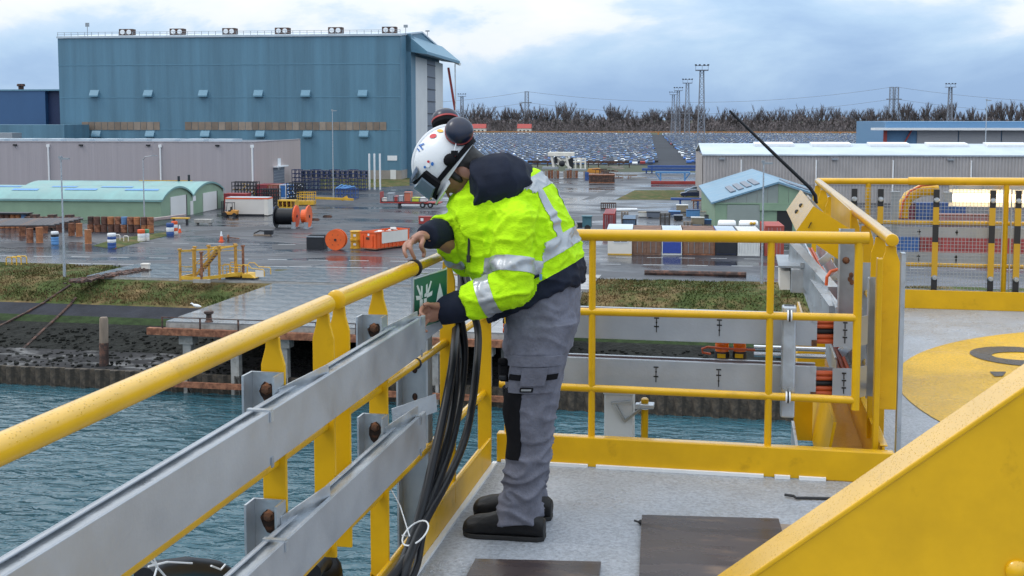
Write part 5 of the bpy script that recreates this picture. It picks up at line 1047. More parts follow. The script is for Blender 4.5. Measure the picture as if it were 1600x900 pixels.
# ---- bare winter trees
BARK = M('winter_bark', (.13, .115, .115), .9, var=.25, vs=.2); TWIG = M('winter_twigs', (.145, .126, .13), .95, spec=.1, var=.35, vs=.15)
def tree_proto(seed, slim):
    rs = random.Random(seed); H = 1.0; b = MB(); b.tube([(0, 0, 0), (.01, 0, .3), (.0, .01, .6)], [.028, .02, .01], 5)
    limbs = []
    for k in range(13):
        a = rs.uniform(0, 6.28); z0 = rs.uniform(.16, .5); L = rs.uniform(.25, .48); out = rs.uniform(.14, .32)*slim
        p0 = Vector((0, 0, z0)); p1 = p0+Vector((math.cos(a)*out*.55, math.sin(a)*out*.55, L*.45)); p2 = p0+Vector((math.cos(a)*out, math.sin(a)*out, L)); b.tube([p0, p1, p2], [.012, .008, .003], 4); limbs.append((p0, p1, p2))
    tw = MB()
    for k in range(520):
        p0, p1, p2 = rs.choice(limbs); t = rs.random(); s_ = p0.lerp(p1, t*2) if t < .5 else p1.lerp(p2, t*2-1)
        a = rs.uniform(0, 6.28); L = rs.uniform(.07, .17); d = Vector((math.cos(a)*.45*slim, math.sin(a)*.45*slim, rs.uniform(.25, 1))).normalized()*L; w_ = Vector((-math.sin(a), math.cos(a), 0))*.006
        q = s_+d; tw.add([s_-w_, s_+w_, q], [(0, 1, 2)])
    return b, tw
protos = []
for i in range(6):
    t = thing('bare_tree', 'bare winter tree in the long row beyond the car field', 'tree', (0, 0, 0), 'bare trees beyond the car field'); ROOT[t.name] = Vector((0, 0, 0))
    tb, tw = tree_proto(40+i, 1.0 if i < 4 else .6); tb.build('trunk', BARK, t, local=True); tw.build('crown', TWIG, t, local=True); protos.append(t)
rs = random.Random(99); first = [True]*6
for i in range(150):
    px = 722+i*6.0+rs.uniform(-3, 3); slim = px > 1370; k = rs.randrange(4, 6) if slim and rs.random() < .8 else rs.randrange(0, 4)
    y = rs.uniform(1240, 1420); c = PY(px, 205, y); hpx = (20+9*mnoise.noise(Vector((px*.02, 0, 0)))+rs.uniform(-11, 7)) * (1.15 if slim else 1); hpx += 4 if 735 < px < 900 else 0
    h = 15+hpx*y/1850*.98
    if first[k]: o = protos[k]; first[k] = False
    else: o = copy_tree(protos[k])
    o.location = rot((c.x, y, ZY)); o.scale = (h, h, h); o.rotation_euler = (0, 0, rs.uniform(0, 6.28))
m = MB(); rs = random.Random(17)
for i in range(16000):
    px = rs.uniform(700, 1640); y = rs.uniform(1225, 1440); c = PY(px, 205, y); z = ZY+rs.random()**1.3*(13+6*mnoise.noise(Vector((px*.03, 3, 0)))); a = rs.uniform(0, 6.28); L = rs.uniform(1.2, 3.4); w_ = rs.uniform(.4, 1.2)
    dx, dy = math.cos(a), math.sin(a); m.add([(c.x-dx*w_, y-dy*w_, z), (c.x+dx*w_, y+dy*w_, z), (c.x+rs.uniform(-1.5, 1.5), y+rs.uniform(-1.5, 1.5), z+L)], [(0, 1, 2)])
struct(m.build('undergrowth', TWIG), 'stuff')
m = MB(); xs = [700+i*8 for i in range(118)]
for i in range(117):
    a = PY(xs[i], 205, 1445); q = PY(xs[i+1], 205, 1445); h0 = 10+4*mnoise.noise(Vector((i*.4, 0, 0))); m.box(a.x, q.x, 1445, 1480, ZY, ZY+h0)
struct(m.build('distant_wood', TWIG), 'stuff')
# far house with red roof
for px, yb, lab in ((819, 206.0, 'small red roofed house beyond the car field near the pylon'), (748, 205.8, 'small red roofed house beyond the car field by the helmet')):
    y = 1215; c = PY(px, yb, y); t = thing('far_house', lab, 'house', (c.x, y, ZY)); b = MB(); b.box(c.x-7, c.x+7, y, y+8, ZY, ZY+4.5); b.build('wall', CREAM, t); b = MB(); b.prism([(y-.5, ZY+4.5), (y+8.5, ZY+4.5), (y+4, ZY+9)], 'x', c.x-7.4, c.x+7.4); b.build('roof', RED, t)
    for q in (-4, 0, 4): b = MB(); b.box(c.x+q-.8, c.x+q+.8, y-.1, y-.01, ZY+1.2, ZY+2.8); b.build('window', GLASS_D, t)
frame(0)

# ================================================================== STEEL PLATFORM (deck axes)
frame(0)
def grit_mat(name, col, rough, stain=None):
    """non-skid paint: grains of sand under the paint, wet in patches"""
    m = M(name, col, rough, var=.12, vs=1.3, col2=stain or tuple(q*.8 for q in col), c2amt=.35, c2s=.9, spec=.45); N, L = m.node_tree.nodes, m.node_tree.links; b = N['Principled BSDF']; tcn = N['Texture Coordinate']
    n = N.new('ShaderNodeTexNoise'); n.inputs['Scale'].default_value = 62; n.inputs['Detail'].default_value = 3; n.inputs['Roughness'].default_value = .75; L.new(tcn.outputs['Object'], n.inputs[0])
    bp = N.new('ShaderNodeBump'); bp.inputs['Strength'].default_value = .8; bp.inputs['Distance'].default_value = .008; L.new(n.outputs[0], bp.inputs['Height']); L.new(bp.outputs[0], b.inputs['Normal'])
    src = b.inputs['Base Color'].links[0].from_socket; mr = N.new('ShaderNodeMapRange'); mr.inputs[1].default_value = .36; mr.inputs[2].default_value = .62; mr.inputs[3].default_value = .72; mr.inputs[4].default_value = 1.12; L.new(n.outputs[0], mr.inputs[0])
    sc_ = N.new('ShaderNodeVectorMath'); sc_.operation = 'SCALE'; L.new(src, sc_.inputs[0]); L.new(mr.outputs[0], sc_.inputs['Scale']); L.new(sc_.outputs[0], b.inputs['Base Color'])
    w_ = N.new('ShaderNodeTexNoise'); w_.inputs['Scale'].default_value = 1.1; w_.inputs['Detail'].default_value = 5; L.new(tcn.outputs['Object'], w_.inputs[0])
    wr = N.new('ShaderNodeMapRange'); wr.inputs[1].default_value = .42; wr.inputs[2].default_value = .6; wr.inputs[3].default_value = rough+.12; wr.inputs[4].default_value = max(.1, rough-.2); L.new(w_.outputs[0], wr.inputs[0]); L.new(wr.outputs[0], b.inputs['Roughness']); return m
DECK = grit_mat('nonskid_deck', (.335, .36, .40), .38, (.29, .30, .32)); GY = grit_mat('deck_yellow', (.66, .38, .012), .36); GB = grit_mat('deck_black', (.03, .03, .035), .36)
b = MB(); b.prism([(-1.15, -3), (9, -3), (9, 10.75), (.70, 10.75), (.70, 5.5), (-1.15, 5.5)], 'z', -.35, 0); struct(b.build('deck', DECK))
ROOT['deck'] = ROOT.get('deck', Vector((0, 0, 0)))
def disc(b, c, rx, ry, z, n=72, ax=(1, 0), a0=0, a1=6.28319): 
    u = Vector((ax[0], ax[1], 0)).normalized(); v = Vector((-u.y, u.x, 0)); return [Vector((c[0], c[1], z))+u*rx*math.cos(a0+(a1-a0)*i/n)+v*ry*math.sin(a0+(a1-a0)*i/n) for i in range(n)]
mk = thing('deck_marking', 'round yellow marking with black lettering painted on the grey deck', 'deck marking', (3.588, 7.48, 0))
b = MB(); b.quad(*disc(b, (3.588, 7.48), 2.62, 2.62, .004, 96)); b.build('yellow_disc', GY, mk)
c = G(1597, 558, 0); rx = (G(1519, 557, 0)-c).length; ry = (G(1597, 545, 0)-G(1597, 574, 0)).length/2; ax = (_rt.x, _rt.y)
o1 = disc(None, c, rx, ry, .008, 64, ax); o2 = disc(None, c, rx*.6, ry*.42, .008, 64, ax); b = MB()
for i in range(64): j = (i+1) % 64; b.quad(o1[i], o1[j], o2[j], o2[i])
b.build('letter', GB, mk)
b = MB(); b.quad(*[G(x, y, .008) for x, y in ((1554, 588), (1567, 587.5), (1572, 580.5), (1546, 580.5))]); b.build('letter', GB, mk)

PW = .033
def flat_post(par, X, Y, z0, z1, w=PW, t=.012, mat=None):
    """flat bar with shouldered top, broad face across the rail"""
    b = MB(); b.prism([(X-w, z0), (X+w, z0), (X+w, z1-.075), (X+w*.62, z1-.03), (X+w*.55, z1), (X-w*.55, z1), (X-w*.62, z1-.03), (X-w, z1-.075)], 'y', Y-t/2, Y+t/2); return b.build('post', mat or YEL, par, bevel=.003)
def rail(par, name, pts, r, n=16): b = MB(); b.tube(pts, r, n); return b.build(name, YEL, par, True)
# ---- left guardrail, near section
ga = thing('guardrail', 'near section of wet yellow tubular guardrail with flat bar posts, along the water side', 'guardrail', (-1.2, 1.5, 0), 'yellow guardrails')
rail(ga, 'top_rail', [(-1.2, -.6, 1.115), (-1.2, 3.30, 1.112)], .0275, 20); rail(ga, 'mid_rail', [(-1.2, -.6, .765), (-1.2, 3.30, .755)], .016); rail(ga, 'lower_rail', [(-1.2, -.6, .39), (-1.2, 3.30, .385)], .016)
for Y in (.2, 1.1, 2.89, 3.27): flat_post(ga, -1.2, Y, .355, 1.09)
gb = thing('guardrail', 'far section of wet yellow guardrail beside the worker with round end cap', 'guardrail', (-1.2, 4.4, 0), 'yellow guardrails')
rail(gb, 'top_rail', [(-1.2, 3.39, 1.112), (-1.2, 4.22, 1.102)], .0285, 20); rail(gb, 'top_rail', [(-1.2, 4.20, 1.102), (-1.2, 5.46, 1.095)], .019); rail(gb, 'mid_rail', [(-1.2, 3.41, .75), (-1.2, 5.46, .72)], .016); rail(gb, 'lower_rail', [(-1.2, 3.41, .385), (-1.2, 5.46, .345)], .016)
b = MB(); b.lathe([(.012, -.003), (.027, 0), (.0305, .004), (.0305, .014)], (-1.2, 3.378, 1.112), 20, 'y'); b.build('end_cap', YEL, gb, True)
flat_post(gb, -1.2, 3.41, .335, 1.09); flat_post(gb, -1.2, 3.80, .05, 1.085); flat_post(gb, -1.19, 4.72, .05, 1.07); flat_post(gb, -1.195, 5.46, .06, 1.085)
for Y in (3.42, 3.80): b = MB(); b.prism([(-1.235, -.25), (-1.16, -.25), (-1.16, .05), (-1.235, .10)], 'y', Y-.006, Y+.006); b.build('post_foot', YEL, gb)
# kick plate on the left deck edge
kl = thing('kick_plate', 'yellow steel kick plate along the left deck edge behind the cables', 'kick plate', (-1.16, 3, 0)); b = MB(); b.box(-1.172, -1.158, -2, 5.44, -.08, .135); b.build('plate', YEL, kl, bevel=.003)
b = MB(); b.tube([(-1.165, -2, .135), (-1.165, 5.2, .135)], .012, 10); b.build('edge_bead', YEL, kl, True)
b = MB(); b.box(-1.157, -1.135, -2, 5.47, .0005, .012); b.build('sealing_strip', WHITE, kl)
# ---- cable trays on the left guardrail
def tray_y(name, lab, X0, X1, Y0, Y1, z0, z1, grp, joints):
    t = thing(name, lab, 'cable tray', ((X0+X1)/2, Y1-1, z0), grp); b = MB(); k = .004
    b.box(X1-k, X1, Y0, Y1, z0, z1); b.box(X0, X0+k, Y0, Y1, z0, z1); b.box(X0+k, X1-k, Y0, Y1, z0, z0+k); b.box(X1-.014, X1-k, Y0, Y1, z1-k, z1); b.box(X0+k, X0+.014, Y0, Y1, z1-k, z1); b.build('channel', ALU, t, bevel=.0015); b = MB(); b.box(X0+.0045, X1-.0045, Y0, Y1-.004, z1-.018, z1-.010); b.build('tray_cover', GALV, t)
    for Y in joints:
        b = MB(); b.box(X0-.002, X1+.002, Y-.008, Y+.008, z1-.001, z1+.004); b.box(X1+.0005, X1+.004, Y-.008, Y+.008, z1-.026, z1-.0015); b.build('clip', GALV, t); b = MB(); b.box(X1+.0005, X1+.004, Y-.006, Y+.006, z0-.006, z0+.02); b.build('clip', GALV_D, t)
    b = MB(); b.tube([(X0+.02, Y0, z0+.1), (X0+.022, Y1-.5, z0+.098), (X0+.02, Y1+.02, z0+.09)], .011, 8); b.tube([(X0+.04, Y0, z0+.095), (X0+.038, Y1, z0+.095)], .009, 8); b.build('cable_in_tray', BLACK_RUB, t, True)
tray_y('cable_tray', 'upper aluminium cable tray on the left guardrail', -1.162, -1.105, -.6, 4.06, .825, .957, 'aluminium trays on the left guardrail', (2.64, 4.0)); tray_y('cable_tray', 'lower aluminium cable tray on the left guardrail', -1.162, -1.105, -.6, 4.06, .472, .607, 'aluminium trays on the left guardrail', (2.72, 3.98))
STAIN = M('rust_stain', (.03, .02, .017), .8, var=.5, vs=45, col2=(.13, .055, .03), c2amt=.35, c2s=40, spec=.2)
for (Y, z0, z1, lab) in ((2.845, .78, 1.0, 'galvanised bracket with rusty bolt on the near post above the upper tray'), (2.845, .44, .66, 'galvanised bracket with heavy rust above the lower tray'), (3.765, .78, 1.0, 'galvanised bracket with rusty bolt beside the sign'), (3.765, .44, .66, 'galvanised bracket behind the end of the lower tray')):
    t = thing('tray_bracket', lab, 'bracket', (-1.21, Y, z0)); b = MB(); b.box(-1.255, -1.165, Y+.022, Y+.028, z0, z1); b.build('web', GALV, t); b = MB(); b.box(-1.255, -1.249, Y-.035, Y+.0215, z0, z1); b.box(-1.171, -1.165, Y-.035, Y+.0215, z0, z1); b.build('flange', GALV, t)
    b = MB(); b.lathe([(.018, .012), (.018, 0), (.011, -.004), (.011, -.012), (.003, -.013)], (-1.21, Y+.0205, z1-.045), 6, 'y'); b.build('bolt', RUSTY_BOLT, t)
    b = MB(); rs = random.Random(int(Y*100+z0*10)); pts = []
    for i in range(14): a = i/14*6.283; pts.append((-1.21+.022*math.cos(a)*rs.uniform(.75, 1.1), z1-.05+(.022 if math.sin(a) > 0 else (.045 if z0 < .6 else .028))*math.sin(a)*rs.uniform(.7, 1.2)))
    b.prism(pts, 'y', Y+.0195, Y+.0216); b.build('rust_stain', STAIN, t)
    b = MB(); b.bar((-1.165, Y-.01, z1-.06), (-1.12, Y+.24, z1-.045), .004, .05); b.build('strap', GALV, t)
t = thing('support_channel', 'upright dull galvanised channel with torn holes behind the trays', 'steel channel', (-1.27, 4.5, -.2)); b = MB(); b.box(-1.33, -1.2, 4.50, 4.508, -.3, .80); b.build('web', GALV_D, t); b = MB(); b.box(-1.33, -1.322, 4.44, 4.499, -.3, .80); b.box(-1.208, -1.2, 4.44, 4.499, -.3, .80); b.build('flange', GALV_D, t)
for z in (.3, .55, .66): b = MB(); b.ball((-1.27, 4.498, z), (.011, .004, .015)); b.build('hole_rim', STAIN, t)
t = thing('support_channel', 'bright galvanised bent plate beside the upright channel', 'steel channel', (-1.2, 4.3, .55)); b = MB(); b.bar((-1.25, 4.12, .8), (-1.13, 4.36, .90), .004, .09); b.build('plate', GALV, t); b = MB(); b.bar((-1.25, 4.12, .56), (-1.13, 4.30, .58), .004, .07); b.build('plate', GALV, t)
# ---- green evacuation sign
TL, TR, BL, BR = PY(645, 437, 4.20), PY(697, 421, 4.34), PY(645, 516, 4.20), PY(697, 503, 4.34)
u, v = TR-TL, BL-TL; nrm = u.cross(v).normalized()
if nrm.y > 0: nrm = -nrm
def sp_(a, q, d=0.0): return TL+u*a+v*q+nrm*d
sg = thing('evacuation_sign', 'green evacuation sign with white arrows, figures and pointed shape', 'sign', BL)
SGN = M('sign_green', (.012, .10, .055), .35, var=.06); SGW = M('sign_white', (.52, .58, .55), .4, var=.05)
b = MB(); b.loft([[sp_(0, 0), sp_(1, 0), sp_(1, 1), sp_(0, 1)], [sp_(0, 0, .004), sp_(1, 0, .004), sp_(1, 1, .004), sp_(0, 1, .004)]]); b.build('panel', SGN, sg)
def mark(pts, d=.0055): b = MB(); b.quad(*[sp_(a, q, d) for a, q in pts]); b.build('white_symbol', SGW, sg)
for s_, ox in ((1, .06), (-1, .56)):
    f_ = lambda a, q: (ox+a if s_ > 0 else ox-a, q)
    mark([f_(.02, .14), f_(.06, .12), f_(.17, .34), f_(.12, .36)]); mark([f_(.0, .33), f_(.19, .37), f_(.17, .44), f_(.02, .42)]); mark([f_(.15, .16), f_(.2, .18), f_(.2, .42), f_(.15, .36)])
for ox in (.22, .34): mark([(ox-.025, .36), (ox+.0, .33), (ox+.025, .36), (ox+.025, .41), (ox-.025, .41)]); mark([(ox-.045, .44), (ox+.045, .44), (ox+.045, .68), (ox-.045, .68)]); mark([(ox-.045, .7), (ox-.01, .7), (ox-.01, .97), (ox-.045, .97)]); mark([(ox+.01, .7), (ox+.045, .7), (ox+.045, .97), (ox+.01, .97)])
mark([(.78, .22), (.84, .38), (.90, .58), (.93, .78), (.84, .80), (.80, .64), (.76, .80), (.66, .80), (.66, .62), (.71, .42)])
b = MB(); b.tube([sp_(0, -.04), sp_(0, 1.02)], .006, 10); b.tube([sp_(1, -.04), sp_(1, 1.02)], .004, 8); b.tube([sp_(0, -.01, .002), sp_(1, -.01, .002)], .004, 8); b.build('chrome_frame', GALV, sg, True)
b = MB(); b.lathe([(.031, -.004), (.034, 0), (.031, .004)], (-1.2, 4.25, 1.102), 18, 'y'); b.build('clamp_ring', BLACK, sg, True)
b = MB(); b.lathe([(.019, -.005), (.023, 0), (.019, .005)], (-1.2, 4.27, .735), 14, 'y'); b.tube([(-1.2, 4.27, .75), (-1.23, 4.24, .76)], .005, 6); b.build('clamp_ring', BLACK, sg, True)
# ---- bundle of black cables hanging inside the rail
paths = [[(701, 398, -1.23), (703, 440, -1.23), (712, 500, -1.17), (708, 560, -1.12), (694, 640, -1.12), (672, 740, -1.12), (648, 830, -1.11), (618, 905, -1.1)],
         [(728, 430, -1.2), (738, 480, -1.15), (747, 520, -1.12), (745, 570, -1.1), (738, 630, -1.1), (725, 690, -1.1), (699, 750, -1.1), (666, 810, -1.09), (636, 880, -1.08), (628, 905, -1.08)],
         [(712, 470, -1.16), (722, 510, -1.14), (726, 555, -1.13), (720, 620, -1.13), (706, 690, -1.12), (682, 760, -1.11), (655, 825, -1.1), (640, 870, -1.09), (630, 905, -1.08)],
         [(704, 490, -1.18), (711, 530, -1.17), (706, 590, -1.16), (692, 660, -1.15), (676, 730, -1.14), (664, 790, -1.12), (648, 850, -1.1), (606, 910, -1.1)],
         [(716, 396, -1.25), (720, 440, -1.22), (716, 490, -1.18), (714, 545, -1.15), (712, 610, -1.14), (698, 690, -1.13), (674, 775, -1.12), (660, 835, -1.1), (652, 880, -1.08), (640, 910, -1.07)]]
for i, p in enumerate(paths):
    P = [PX(x, y, X) for x, y, X in p]; Q = []
    for k in range(len(P)-1):
        a0, a1, a2, a3 = P[max(k-1, 0)], P[k], P[k+1], P[min(k+2, len(P)-1)]
        for t in range(6): s_ = t/6; Q.append(.5*((2*a1)+(a2-a0)*s_+(2*a0-5*a1+4*a2-a3)*s_*s_+(3*a1-a0-3*a2+a3)*s_**3))
    Q.append(P[-1]); b = MB(); b.tube(Q, .0165 if i != 4 else .014, 12); tag(b.build('black_cable', BLACK_RUB, None, True), 'thick black cable hanging in the bundle behind the worker', 'cable', 'black cable bundle')
c = PX(649, 833, -1.09); b = MB(); n = 20; b.tube([c+Vector((math.cos(i*6.283/n)*.045, math.sin(i*6.283/n)*.05, math.sin(i*6.283/n+.6)*.03)) for i in range(n+1)], .003, 6); b.tube([c+Vector((-.04, -.03, 0)), PX(640, 838, -1.1), PX(625, 790, -1.16), PX(611, 765, -1.19)], .0022, 6); tag(b.build('cable_tie', WHITE), 'white cable tie looped round the black cables', 'cable tie')
# black hose and white netting outboard of the near rail
b = MB(); C0 = PX(292, 905, -1.45); b.tube([PX(225, 905, -1.42), PX(245, 893, -1.45), PX(290, 886, -1.47), PX(335, 890, -1.48), PX(362, 905, -1.5)], .028, 12); tag(b.build('black_hose', BLACK_RUB, None, True), 'black rubber hose arching outside the near guardrail', 'hose')
b = MB(); b.ball(PX(505, 893, -1.4), (.07, .05, .07)); b.tube([PX(488, 895, -1.36), PX(500, 878, -1.38), PX(520, 885, -1.4), PX(524, 905, -1.4)], .03, 12); tag(b.build('rubber_fender', BLACK_RUB, None, True), 'black rubber fender below the end of the guardrail sections', 'fender')
for k, pts in enumerate(([(228, 868), (240, 880), (262, 905)], [(232, 885), (262, 878), (300, 880)], [(240, 905), (246, 884), (238, 868)], [(330, 884), (345, 890), (352, 882)])):
    b = MB(); b.tube([PX(x, y, -1.3) for x, y in pts], .0025, 6); tag(b.build('lashing_line', WHITE), 'thin white lashing line near the black hose', 'cord', 'white lashing lines')

# ---- cross guardrail
gc = thing('guardrail', 'yellow cross guardrail behind the worker with thin round posts', 'guardrail', (-.2, 5.52, 0), 'yellow guardrails')
rail(gc, 'top_rail', [(-1.14, 5.55, 1.105), (.57, 5.55, 1.118)], .028, 20); rail(gc, 'mid_rail', [(-1.14, 5.55, .738), (.53, 5.55, .752)], .0185); rail(gc, 'lower_rail', [(-1.14, 5.55, .372), (.53, 5.55, .370)], .0185)
for X in (-1.1, -.69, .137): rail(gc, 'post', [(X, 5.55, .12), (X, 5.55, 1.10)], .0165)
rail(gc, 'post', [(.527, 5.55, .325), (.527, 5.55, 1.10)], .019)
kc = thing('kick_plate', 'broad yellow kick plate under the cross guardrail', 'kick plate', (-.2, 5.5, 0)); b = MB(); b.box(-1.145, .71, 5.5, 5.512, .001, .142); b.box(-1.145, .70, 5.513, 5.56, .13, .142); b.build('plate', YEL, kc, bevel=.004)
for a, q in ((-1.12, -.70), (-.66, .12), (.17, .24), (.28, .40)): b = MB(); b.box(a, q, 5.482, 5.499, .0006, .016); b.build('sealing_strip', WHITE, kc)
# ---- cable trays beyond the cross rail
OCB = M('orange_cable', (.55, .09, .02), .45, var=.1); SLOT = M('slot_dark', (.015, .014, .013), .7)
for (z0, z1, nm) in ((.585, .728, 'upper'), (.335, .487, 'lower')):
    t = thing('cable_tray', '%s galvanised cable tray behind the cross guardrail' % nm, 'cable tray', (-.3, 5.73, z0), 'galvanised trays behind the cross guardrail')
    b = MB(); b.box(-1.13, .36, 5.70, 5.705, z0, z1); b.box(-1.13, .36, 5.80, 5.805, z0, z1); b.box(-1.13, .36, 5.7055, 5.7995, z0, z0+.005); b.box(-1.13, .36, 5.7055, 5.722, z1-.005, z1); b.box(-1.13, .36, 5.783, 5.7995, z1-.005, z1); b.build('channel', ALU, t, bevel=.002)
    b = MB(); b.prism([(.435, 5.70), (.53, 5.715), (.60, 5.80), (.595, 5.803), (.528, 5.72), (.435, 5.705)], 'z', z0, z1-.004); b.build('corner_piece', ALU, t)
    b = MB(); b.box(.36, .45, 5.79, 5.80, z0, z1-.02); b.build('corner_back', GALV_D, t)
    for k in range(5):
        zz = z0+.018+k*.024; b = MB(); b.tube([(-1.16, 5.735+.01*(k % 2), zz), (-.6, 5.735, zz), (.3, 5.733, zz), (.46, 5.735+.005*(k % 2), zz+.003), (.55, 5.785, zz), (.58, 6.0, zz)], .0125, 8); b.build('cable', OCB if k not in (2,) else BLACK_RUB, t, True)
    for X, pat in ((-.395, ((0, 1), (.25, 0), (.5, 1))), (-.095, ((0, 1), (.3, 1), (.6, 0))), (-1.02, ((0, 0), (.4, 1)))):
        for f_, wd in pat: b = MB(); zz = z1-.03-f_*(z1-z0-.06); b.box(X-(.012 if wd else .004), X+(.012 if wd else .004), 5.697, 5.6995, zz-.005, zz+.001); b.box(X-.002, X+.002, 5.697, 5.6995, zz-.03, zz-.006); b.build('slot', SLOT, t)
    for k in range(3): b = MB(); b.box(.478, .498, 5.703, 5.7065, z1-.03-k*.035, z1-.024-k*.035); b.box(.486, .490, 5.703, 5.7065, z1-.055-k*.035, z1-.031-k*.035); b.build('slot', SLOT, t)
    b = MB(); b.box(.335, .36, 5.696, 5.6995, z1-.03, z1+.002); b.build('clip', GALV, t); b = MB(); b.box(.335, .36, 5.696, 5.6995, z0, z0+.03); b.build('clip', RUSTY_BOLT, t)
t = thing('tray_support', 'galvanised square upright clamped to the cross guardrail', 'upright', (.225, 5.62, .25)); b = MB(); b.box(.193, .258, 5.575, 5.64, .265, .79); b.build('square_tube', GALV, t, bevel=.008); b = MB(); b.box(.203, .248, 5.585, 5.63, .7905, .7915); b.build('open_end', BLACK, t)
for z in (.752, .370): b = MB(); b.lathe([(.0195, -.012), (.026, -.01), (.026, .01), (.0195, .012)], (.226, 5.55, z), 14, 'x'); b.build('clamp', WHITE, t, True); b = MB(); b.lathe([(.0268, -.004), (.029, 0), (.0268, .004)], (.226, 5.55, z), 14, 'x'); b.build('clamp_bolt', BLACK, t, True)
# amber beacons and chrome pipes between the trays
AMB = M('amber_lens', (.85, .17, .01), .15, var=.05, spec=.6)
for k, (px, lab) in enumerate(((1128, 'taller amber beacon light with orange lead'), (1155.5, 'shorter amber beacon light against the chrome pipes'))):
    c = PY(px, 557, 5.86); t = thing('amber_beacon', lab, 'beacon', c); s_ = 1 if k == 0 else .92; z = c.z
    b = MB(); b.lathe([(.036*s_, -.012), (.038*s_, 0), (.036*s_, .028)], c, 18); b.build('base', BLACK, t, True); b = MB(); b.box(c.x-.022, c.x+.018, c.y-.041, c.y-.036, z, z+.02); b.build('rating_label', YEL, t)
    b = MB(); pr = [(.033*s_, .028)]+[((.034 if i % 2 else .0325)*s_, .03+.008*i) for i in range(9)]+[(.03*s_, .105), (.015, .108)]; b.lathe(pr, c, 20); b.build('lens', AMB, t, True)
b = MB(); b.tube([PY(1110, 553, 5.84), PY(1098, 551, 5.82), PY(1097, 545, 5.82), PY(1106, 542, 5.82), PY(1135, 545, 5.80), PY(1180, 547, 5.80)], .006, 8); tag(b.build('orange_lead', OCB, None, True), 'orange lead looping from the taller beacon', 'lead')
CHR = M('chrome_pipe', (.6, .62, .65), .18, .9, var=.05)
for y, lab in ((543.5, 'upper chrome pipe between the cross trays'), (554.5, 'lower chrome pipe between the cross trays')):
    b = MB(); b.tube([PY(1178, y-1, 5.9), PY(1290, y+3, 5.9)], .012, 12); tag(b.build('chrome_pipe', CHR, None, True), lab, 'pipe')
# white cabinet and yellow capped post outside the cross rail
x0, x1 = PY(944, 640, 5.85).x, PY(989, 640, 5.85).x; zt = PY(965, 617, 5.85).z; t = thing('white_cabinet', 'small white cabinet with grey hinge bracket outside the cross guardrail', 'cabinet', ((x0+x1)/2, 5.9, -.3)); b = MB(); b.box(x0, x1, 5.85, 5.97, -.3, zt); b.build('body', WHITE, t, bevel=.006); b = MB(); b.box(x0-.004, x1+.004, 5.842, 5.975, zt+.001, zt+.018); b.build('lid', WHITE, t, bevel=.004)
b = MB(); b.tube([((x0+x1)/2-.005, 5.86, zt+.018), ((x0+x1)/2-.002, 5.86, zt+.03), ((x0+x1)/2+.02, 5.86, zt+.03), ((x0+x1)/2+.022, 5.86, zt+.018)], .003, 6); b.build('handle', GALV_D, t); b = MB(); b.bar(PY(960, 630, 5.84), PY(976, 658, 5.83), .012, .02, (0, 1, 0)); b.bar(PY(976, 658, 5.83), PY(1000, 640, 5.82), .012, .025, (0, 1, 0)); b.bar(PY(955, 630, 5.84), PY(985, 627, 5.84), .01, .03, (0, 1, 0)); b.build('hinge_bracket', GALV, t)
c = PY(1007, 680, 5.85); zt = PY(1007, 633, 5.85).z; t = thing('yellow_post', 'short yellow post with grey clamp beside the white cabinet', 'post', (c.x, 5.85, -.3)); b = MB(); b.tube([(c.x, 5.85, -.3), (c.x, 5.85, zt-.02)], .018, 14); b.build('tube', YEL, t, True); b = MB(); b.cbox((c.x+.01, 5.845, zt), .075, .07, .022); b.box(c.x-.045, c.x-.02, 5.80, 5.84, zt-.012, zt+.016); b.build('clamp', GALV, t, bevel=.004); b = MB(); b.lathe([(.0185, 0), (.019, .02), (.012, .026)], (c.x, 5.85, zt+.011), 14); b.build('cap', YEL, t, True)

# ---- right guardrail running away from the corner
gd = thing('guardrail', 'wet yellow guardrail running away along the far deck, with galvanised stiffeners', 'guardrail', (.68, 8, 0), 'yellow guardrails')
rail(gd, 'top_rail', [(.683, 5.66, 1.10), (.665, 10.85, 1.10)], .028, 20); b = MB(); b.lathe([(.012, -.003), (.027, 0), (.03, .004), (.03, .014)], (.683, 5.648, 1.10), 20, 'y'); b.build('end_cap', YEL, gd, True)
rail(gd, 'mid_rail', [(.66, 5.68, .74), (.655, 10.8, .74)], .016); rail(gd, 'lower_rail', [(.66, 5.68, .37), (.655, 10.8, .37)], .016)
for i, Y in enumerate((5.69, 6.1, 6.75, 7.5, 8.35, 9.2, 10.05, 10.7)): flat_post(gd, .683-.004*i, Y, .30 if i == 0 else .05, 1.07, .042)
b = MB(); b.box(.615, .64, 5.60, 5.66, .0, 1.02); b.build('corner_post', YEL, gd, bevel=.004)
for i, Y in enumerate((5.86, 6.45, 7.2, 8.0)): b = MB(); b.box(.60, .69, Y, Y+.006, .32, .9); b.box(.60, .606, Y-.05, Y-.0005, .32, .9); b.build('stiffener', GALV_D, gd)
for z in (.74, .37): b = MB(); b.lathe([(.017, -.01), (.023, 0), (.017, .01)], (.66, 5.80, z), 14, 'y'); b.build('clamp', BLACK, gd, True)
b = MB(); b.box(.732, .752, 5.70, 5.76, .05, 1.03); b.box(.732, .752, 5.70, 5.76, 1.031, 1.036); tag(b.build('end_upright', GALV), 'galvanised flat upright at the corner of the far deck', 'upright')
b = MB(); b.box(.655, .667, 5.58, 10.74, -.12, .15); b.box(.645, .68, 5.58, 10.74, .151, .158); tag(b.build('kick_plate', YEL, bevel=.003), 'yellow kick plate along the far deck beside the open water', 'kick plate')
